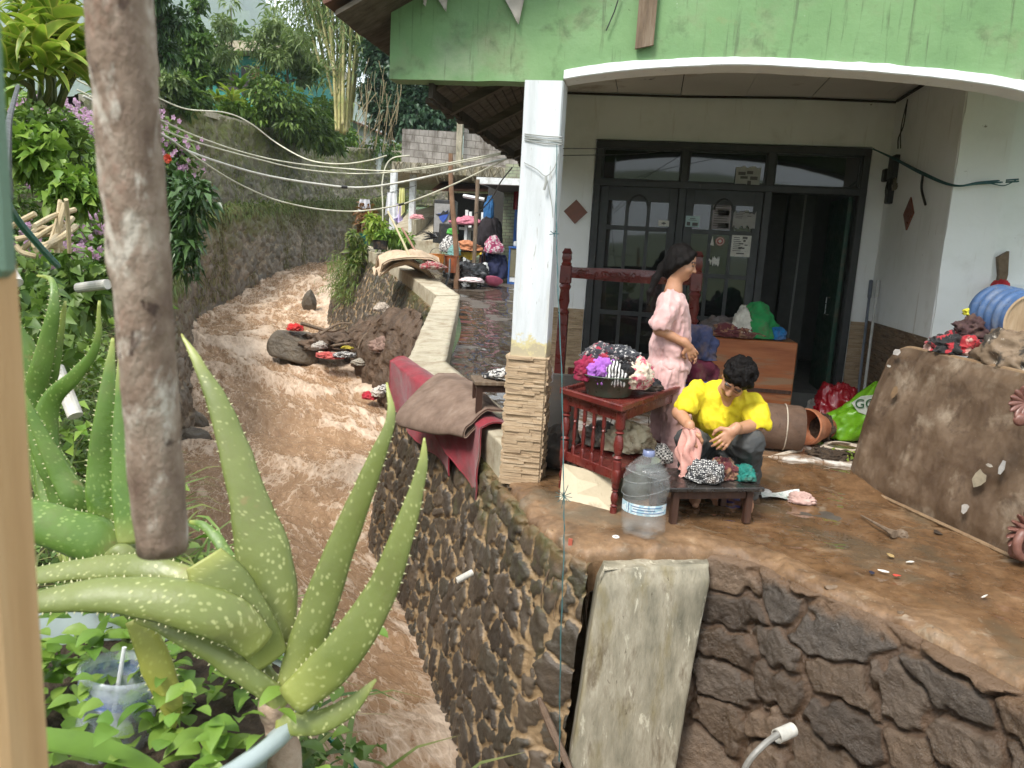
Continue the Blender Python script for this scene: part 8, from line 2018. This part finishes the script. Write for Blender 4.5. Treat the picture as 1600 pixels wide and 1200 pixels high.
# ------------------------------------------------------------------ foreground: aloes, tub, pole, post
def aloemat(name,base,pale,spot):
    t=NT(name); n=t.noise(9,5); c=t.mix(t.ramp(n,[(.3,0.0),(.7,1.0)]),base,pale); v=t.attr('v'); c=t.mix(t.ramp(v,[(.0,.55),(.18,.0),(.8,0.0),(1.0,.75)]),c,(.36,.38,.10))
    cb=t.n('CombineXYZ'); t.l(t.math('MULTIPLY',t.attr('q'),1.0),cb.inputs[0]); t.l(t.attr('s'),cb.inputs[1]); vo=t.n('TexVoronoi'); vo.inputs['Scale'].default_value=1; t.l(t.map((240,105,1),src=cb.outputs[0]),vo.inputs['Vector'])
    f=t.ramp(t.math('ADD',vo.outputs['Distance'],t.math('MULTIPLY',v,.16)),[(.22,.62),(.38,0.0)]); f=t.mix(t.ramp(t.noise(7,4),[(.36,0.0),(.50,1.0)]),0.0,f); c=t.mix(f,c,spot)
    c=t.mix(t.ramp(t.noise(30,5),[(.66,0.0),(.72,.6)]),c,(.22,.16,.06)); t.set('Base Color',c); c=t.mix(t.ramp(t.noise(14,8,.7),[(.50,0.0),(.72,.45)]),c,(.13,.12,.05)); t.set('Base Color',c); t.set('Roughness',t.ramp(t.noise(20,5),[(.35,.32),(.65,.6)])); t.set('Specular IOR Level',.5); t.set('Subsurface Weight',.05); t.set('Subsurface Radius',(.008,.012,.004)); t.bump(t.noise(90,6),.25,.003); return t.m
M['aloe']=aloemat('aloe leaf',(.115,.145,.032),(.175,.205,.058),(.44,.46,.20)); M['aloe_green']=aloemat('young aloe leaf',(.065,.135,.018),(.12,.205,.034),(.28,.38,.11)); M['aloe_yellow']=aloemat('old aloe leaf',(.22,.24,.04),(.32,.30,.06),(.4,.4,.1)); M['tooth']=plain('aloe tooth',(.52,.50,.28),.5)
def aloe_leaf(parent,pts,wid,mat,thick=.34,face=None,cut=False,teeth=True,seed=0):
    """pts (px,py,dist), wid px widths: a channelled fleshy leaf with toothed edges"""
    n=44; m=18; P=catmull([at(*p) for p in pts],n); k=np.linspace(0,1,len(wid)); dist=(P-CP) @ FH; W=np.interp(np.linspace(0,1,n),k,wid)*dist/F_PX*.5
    T=unit(np.gradient(P,axis=0)); vw=unit(P-CP) if face is None else np.tile(nrm(face),(n,1)); S=unit(np.cross(T,vw)); N=np.cross(S,T); N=np.where(((N*vw).sum(1)>0)[:,None],-N,N)
    a=np.linspace(0,2*math.pi,m,endpoint=False); x=np.cos(a); y=np.where(np.sin(a)>0,.30*np.sin(a)-.40*(1-x*x)*(.6),np.sin(a)*1.0)*thick
    V=P[:,None]+S[:,None]*(W[:,None]*x[None])[...,None]+N[:,None]*(W[:,None]*-y[None])[...,None]*1.0; V+=(.0012*fbm(V*38,2,seed))[...,None]
    F=[(i*m+j,i*m+(j+1) % m,(i+1)*m+(j+1) % m,(i+1)*m+j) for i in range(n-1) for j in range(m)]; L=np.concatenate([[0],np.cumsum(np.linalg.norm(np.diff(P,axis=0),axis=1))])
    Vf=np.concatenate([V.reshape(-1,3),[P[0],P[-1]]]); b=n*m; Ft=[(j,(j+1) % m,b)[::-1] for j in range(m)]+[((n-1)*m+j,(n-1)*m+(j+1) % m,b+1) for j in range(m)]
    at_=dict(v=np.append(np.repeat(np.linspace(0,1,n),m),[0,1]),q=np.append((W[:,None]*a[None]*.5).reshape(-1)+seed,[0,0]),s=np.append(np.repeat(L,m),[0,L[-1]]))
    o=put('leaf',Vf,F,mat,parent,Ft=Ft,attrs=at_)
    if teeth:
        b=MB(); st=.013; d=.02
        while d<L[-1]*.95:
            i=min(n-2,int(np.searchsorted(L,d))); w=W[i]; h=(.0042*min(1,w/.012)+.001)*.55
            for sg in (-1,1):q=P[i]+S[i]*w*sg*.98; b.tube([q-S[i]*sg*.001,q+S[i]*sg*h+T[i]*h*.35],[h*.55,.0002],5)
            d+=st*(.8+.4*((i*7) % 5)/5)
        b.build('teeth',M['tooth'],o)
def aloes():
    t=thing('aloe_plant','big spotted aloe in the foreground with tall leaves rising over the river','aloe',at(432,1165,.90))
    A=M['aloe']; L=lambda *p,**k:aloe_leaf(t,*p,**k)
    L([(432,1010,.93),(418,900,.95),(392,790,.97),(352,660,1.0),(322,590,1.02),(283,522,1.05)],[60,88,88,58,44,29,18,3],A,seed=1)
    L([(455,1085,.90),(488,980,.92),(535,850,.94),(585,725,.95),(610,655,.96),(604,598,.98)],[58,64,58,44,32,20,12,3],A,seed=2)
    L([(455,1095,.86),(530,1025,.86),(595,925,.87),(636,815,.88),(658,735,.89),(663,684,.90)],[60,74,66,50,37,25,14,3],A,seed=3)
    L([(405,1008,.88),(350,965,.86),(260,938,.85),(150,930,.84),(40,944,.83),(-70,965,.83)],[60,82,84,68,52,32,3],A,face=(.1,.75,-.65),seed=4,thick=.5)
    L([(425,1030,.90),(390,975,.89),(345,915,.88),(318,873,.88)],[60,86,92,62],A,seed=5,teeth=False); L([(300,905,.96),(230,886,.97),(140,888,.98),(30,905,.98),(-80,935,.98)],[34,44,40,30,3],A,seed=6,face=(.1,.75,-.65))
    L([(445,1100,.89),(380,1050,.88),(300,1000,.87),(215,962,.87)],[36,40,34,20],A,seed=7,thick=.5); L([(430,1070,.93),(375,1015,.93),(320,985,.93)],[30,34,18],A,seed=8); L([(372,900,1.1),(345,850,1.12),(318,822,1.14),(296,815,1.15)],[22,20,15,5],M['aloe_green'],seed=9)
    L([(432,1130,.88),(490,1130,.87),(545,1105,.87),(587,1062,.88)],[34,42,34,4],A,seed=10); L([(215,965,.90),(245,1040,.90),(268,1100,.90),(272,1140,.90)],[36,52,40,6],M['aloe_yellow'],seed=11)
    m=MB(); p=catmull([at(432,1085,.90),at(434,1130,.90),at(440,1180,.90),at(436,1300,.92)],14); m.tube(p,[.020,.023,.024,.022,.018,.017,.018,.022,.025,.026,.027,.027,.028,.028],10); m.build('stem',surf('aloe stem',[(.20,.13,.08),(.36,.26,.19),(.45,.36,.28)],scale=20,bump=.5,stains=[((.10,.05,.03),12,.55,.1,.8)]),t,smooth=True)
    t2=thing('aloe_plant','green aloe behind the hanging pole at the left with leaves going up','aloe',at(165,900,1.15)); G=M['aloe_green']; L=lambda *p,**k:aloe_leaf(t2,*p,**k)
    L([(195,862,1.12),(130,838,1.1),(30,805,1.08),(-60,770,1.07),(-130,735,1.06)],[60,80,70,54,28,3],G,seed=21,thick=.5,face=(.1,.8,-.6)); L([(165,850,1.15),(160,740,1.17),(168,630,1.18),(176,528,1.2)],[40,52,42,26,4],G,seed=22); L([(205,850,1.1),(198,760,1.12),(190,660,1.14),(186,560,1.16)],[42,48,36,20,4],G,seed=23)
    L([(130,905,1.25),(125,800,1.2),(92,735,1.2),(55,660,1.2),(22,585,1.2)],[40,46,34,18,4],G,seed=24); L([(130,905,1.25),(100,790,1.28),(75,720,1.28),(40,650,1.28),(18,612,1.28),(-10,575,1.28)],[30,38,36,26,14,3],G,seed=25); L([(110,880,1.35),(70,760,1.38),(52,640,1.4),(68,560,1.4),(84,480,1.4),(80,440,1.42),(58,430,1.44)],[24,34,36,34,24,14,8,3],G,seed=26)
    L([(120,880,1.36),(85,760,1.4),(70,630,1.42),(86,560,1.42),(102,470,1.42)],[30,34,24,4],G,seed=27); L([(125,880,1.3),(80,760,1.36),(74,640,1.38),(120,585,1.38),(150,540,1.38),(155,470,1.38)],[42,44,26,14,4],G,seed=28); L([(115,880,1.38),(65,700,1.43),(45,560,1.45),(30,520,1.45),(14,480,1.45),(4,450,1.45)],[24,34,30,18,10,3],G,seed=29); L([(135,890,1.3),(118,800,1.35),(95,760,1.36),(82,690,1.36)],[16,26,4],G,seed=30); L([(205,880,1.05),(190,870,1.05),(168,888,1.05)],[30,46,36],M['aloe'],seed=31,teeth=False)
    m=MB(); m.tube([at(205,850,1.12),at(215,930,1.12),at(225,1100,1.15)],[.03,.028,.026],10); m.build('stem',M['stem'],t2,smooth=True)
aloes()

OVAL=([0,.12,.4,.75,1],[.06,.6,1,.65,.03])
def near_things():
    g=np.random.default_rng(90)
    # tub of soil
    c=at(215,1075,.98); t=thing('plant_tub','pale grey blue plastic tub of weeds and soil in the bottom left corner','plant pot',c-np.array([0,0,.22])); rz=c[2]+.02; ex=.27
    m=MB(); m.lathe([(ex*.8,-.25),(ex*.95,-.02),(ex*1.04,-.012),(ex*1.06,.0),(ex*1.03,.012),(ex*.96,.0),(ex*.80,-.20)],(c[0]-.02,c[1]-.03,rz),60,cap=(True,False)); m.build('shell',M['grey_plastic'],t,smooth=True)
    n=50; r=np.linspace(0,ex*.93,14); a=np.linspace(0,2*math.pi,n); Rr,A_=np.meshgrid(r,a,indexing='ij'); x,y=c[0]-.02+Rr*np.cos(A_),c[1]-.03+Rr*np.sin(A_); put('soil',np.stack([x,y,rz-.06+.022*fbm(P2(x*9,y*9),4,5)],-1).reshape(-1,3),grid_faces(14,n),M['soil'],t)
    m=MB(); m.box(c-np.array([.10,.06,.43]),(.5,.5,.30),rotz(.2)); tag(m.build('stand',M['grey_wood']),'weathered wooden stand under the tub of weeds','stand')
    # clear cup with a straw
    c=at(184,1105,.93); u=nrm(np.array([.10,.12,1])); R=frame_z(u); t=thing('plastic_cup','clear plastic cup with a white straw standing among the weeds','cup',c-u*.06); m=MB(); m.lathe([(.040,-.115),(.041,-.11),(.048,-.03),(.047,-.01),(.052,.045),(.053,.052),(.050,.056)],c,36,R,cap=(True,False)); m.build('cup',film('cup plastic',(.55,.60,.66),.22,.62,.12,40),t,smooth=True)
    m=MB(); m.lathe([(.0525,.048),(.0545,.050),(.0545,.054),(.0525,.056)],c,36,R,cap=(False,False)); m.lathe([(.0475,-.034),(.0484,-.031),(.0475,-.028)],c,36,R,cap=(False,False)); m.build('rim',M['clear_rib'],t,smooth=True); m=MB(); m.tube([c-u*.06+R[:,0]*.01,c+u*.085+R[:,0]*.004],.0028,8); m.build('straw',plain('white straw',(.75,.75,.75),.4),t)
    V,F=sheet(lambda a,v:(c+np.array([0,0,0]))+np.stack([.0505*np.cos(a*6.28),.0505*np.sin(a*6.28),.020+.022*v+0*a],-1) @ R.T,40,6,.0006); put('print',V,F,film('faint blue print',(.12,.20,.46),.0,.5,.3,60),t)
    # weeds in the tub and on the near bank
    P=np.stack([g.normal(0,.12,420),g.normal(0,.10,420),g.uniform(-.06,.05,420)],1)+np.array([c[0]-.02,c[1]+.05,rz-.0]); P=P[np.linalg.norm(P[:,:2]-c[:2],axis=1)>.055]; D=np.stack([g.normal(size=len(P)),g.normal(size=len(P))-.3,.5*np.ones(len(P))],1)
    tag(put_leaves('tub_weeds',[blade_data(P,D,.034*(.5+g.random(len(P))),.024*(.6+.6*g.random(len(P))),arch=.4,n=6,seed=91,prof=OVAL)],L_['bright']),'small bright weeds sprouting in the tub','weeds',kind='stuff')
    tag(put_leaves('weed_leaf',[blade_data(np.array([at(270,1215,.80)]),np.array([at(60,1150,.78)-at(270,1215,.80)]),.19,.062,arch=.12,n=14,seed=5,prof=([0,.2,.5,.85,1],[.15,.7,1,.8,.5]))],L_['bright']),'one long ragged weed leaf across the bottom left corner','leaf')
    for (px,py,d,lab) in ((345,1150,.86,'small leafy shoot at the front of the tub'),(250,1130,.9,'leafy shoot right of the plastic cup'),(80,1040,.98,'round leaved seedlings at the left of the tub')):
        b=at(px,py,d); P=b+g.normal(0,.014,(12,3)); D=np.stack([g.normal(size=12),g.normal(size=12)-.4,.6*np.ones(12)],1); tag(put_leaves('seedling',[blade_data(P,D,.046*(.6+.6*g.random(12)),.026,arch=.4,n=7,seed=px,prof=OVAL)],L_['bright']),lab,'plant')
    # ground weeds on the near bank
    n=5200; P=np.stack([g.uniform(-3.2,.2,n),g.uniform(.9,4.3,n),np.full(n,.5)],1); keep=seg_dist(P[:,0],P[:,1],BANK[:,:2])>.02; P=P[keep & (vnoise(P*2.2,3)>-.5)]; n=len(P); P[:,2]+=g.random(n)*.30; D=np.stack([g.normal(size=n),g.normal(size=n),.4+.4*g.random(n)],1)
    tag(put_leaves('near_weeds',[blade_data(P,D,.060*(.5+g.random(n)),.034*(.6+.6*g.random(n)),arch=.4,n=5,seed=92,prof=OVAL),blade_data(P[::3],D[::3]+np.array([0,0,1.]),.24*(.5+g.random(len(P[::3]))),.009,arch=.8,n=5,seed=93)],L_['weed']),'mixed low weeds on the near river bank','weeds',kind='stuff')
    # hanging pole, near post, sheet and cable
    t=thing('hanging_pole','thick peeling wooden pole hanging upright close to the viewer','pole',at(250,860,.47)); n=70; q=catmull([at(176,-160,.44),at(184,0,.445),at(205,250,.45),at(228,520,.455),at(254,858,.465)],n); m=26; T=unit(np.gradient(q,axis=0)); S=unit(np.cross(T,FW)); N=np.cross(S,T); a=np.linspace(0,6.2832,m,endpoint=False); w=np.interp(np.linspace(0,1,n),[0,.14,.7,1],[51,49,44,41])*np.linspace(.44,.465,n)/F_PX
    X=q[:,None]+(S[:,None]*np.cos(a)[None,:,None]+N[:,None]*np.sin(a)[None,:,None])*w[:,None,None]; X+=.0016*fbm(X*45,4,3)[...,None]; V=np.concatenate([X.reshape(-1,3),[q[-1]]]); put('shaft',V,[(i*m+j,i*m+(j+1) % m,(i+1)*m+(j+1) % m,(i+1)*m+j) for i in range(n-1) for j in range(m)],M['bark_pole'],t,Ft=[((n-1)*m+j,(n-1)*m+(j+1) % m,n*m) for j in range(m)])
    a,b=at(-58,400,.30),at(10,1300,.30); m=MB(); ax=nrm(a-b); x=nrm(np.cross(ax,FW)); R=np.stack([x,np.cross(ax,x),ax],1); m.box((a+b)/2+x*0,(.026,.03,np.linalg.norm(a-b)),R,bev=.003); tag(m.build('post',M['tan_wood']),'blurred tan wooden post at the left edge of the photo','post')
    a,b=at(-24,-90,.30),at(-30,430,.305); m=MB(); m.box((a+b)/2,(.014,.012,np.linalg.norm(a-b)),R,bev=.003); tag(m.build('green_sheet',plain('grey green plastic',(.14,.22,.16),.4)),'blurred grey green plastic strip above the tan post','strip')
    m=MB(); m.tube(catmull([at(4,310,.5),at(10,240,1.0),at(16,180,1.8),at(28,135,2.6)],20),.006,7); tag(m.build('cable',M['cable_black']),'dark cable rising beside the tan post at the left edge','cable')
    m=MB(); m.tube(catmull([at(-5,285,1.6),at(25,340,1.8),at(62,385,2.0),at(90,415,2.2)],16),.009,7); tag(m.build('teal_pole',plain('teal pipe',(.02,.16,.15),.4)),'thin dark teal pipe slanting over the sticks at the left','pipe')
    # cut sticks piled on the bank, white pipes, hose
    for k in range(13):
        x0,y0=g.uniform(0,70),g.uniform(345,395); x1,y1=x0+g.uniform(30,75),y0+g.uniform(-50,20); 
        if k>8:x0,y0,x1,y1=100+g.uniform(-20,20),320+g.uniform(-10,10),80+g.uniform(-20,30),395
        a,b=at(x0,y0,2.75+g.uniform(-.15,.1)),at(x1,y1,2.8+g.uniform(-.1,.1)); m=MB(); m.tube(catmull([a,(a+b)/2+g.normal(0,.008,3),b],8),g.uniform(.007,.012),7); tag(m.build('stick',M['cutstick']),'cut pale stick in the pile on the left bank','stick','cut sticks piled on the left bank')
    for (p,q,d,r,lab) in (((122,450),(168,444),2.9,.019,'white plastic pipe lying on the left bank'),((8,408),(28,442),2.3,.015,'white pipe end near the tan post'),((88,575),(118,650),1.9,.018,'white plastic pipe behind the left aloe')):
        m=MB(); m.cyl(at(*p,d),at(*q,d-.05),r,n=14); tag(m.build('white_pipe',M['pvc_dirty'],smooth=False),lab,'pipe')
    for (p,q,r,lab) in (((372,1150),(418,1205),.011,'yellow cut cane lying beside the aloe stem'),((392,1120),(425,1190),.009,'thinner cane beside the aloe stem'),((365,1120),(395,1150),.009,'short cane piece under the tub rim')):m=MB(); m.tube([at(*p,1.06),at(*q,1.0)],r,8); tag(m.build('cane',M['cutstick']),lab,'cane')
    m=MB(); m.tube(catmull([at(400,1090,1.3),at(455,1110,1.35),at(510,1150,1.4),at(560,1205,1.4),at(620,1290,1.4)],20),.005,8); tag(m.build('green_hose',plain('green hose',(.01,.13,.09),.35)),'thin dark green hose running out over the river at the bottom','hose')
M['cutstick']=surf('cut stick',[(.30,.22,.12),(.45,.36,.22),(.56,.47,.33)],scale=9,rough=(.6,.9),bump=.3,stretch=(2,2,.6),stains=[((.16,.10,.06),6,.58,.12,.7)])
near_things()
for _o in bpy.data.objects:
    if '_w' in _o:del _o['_w']
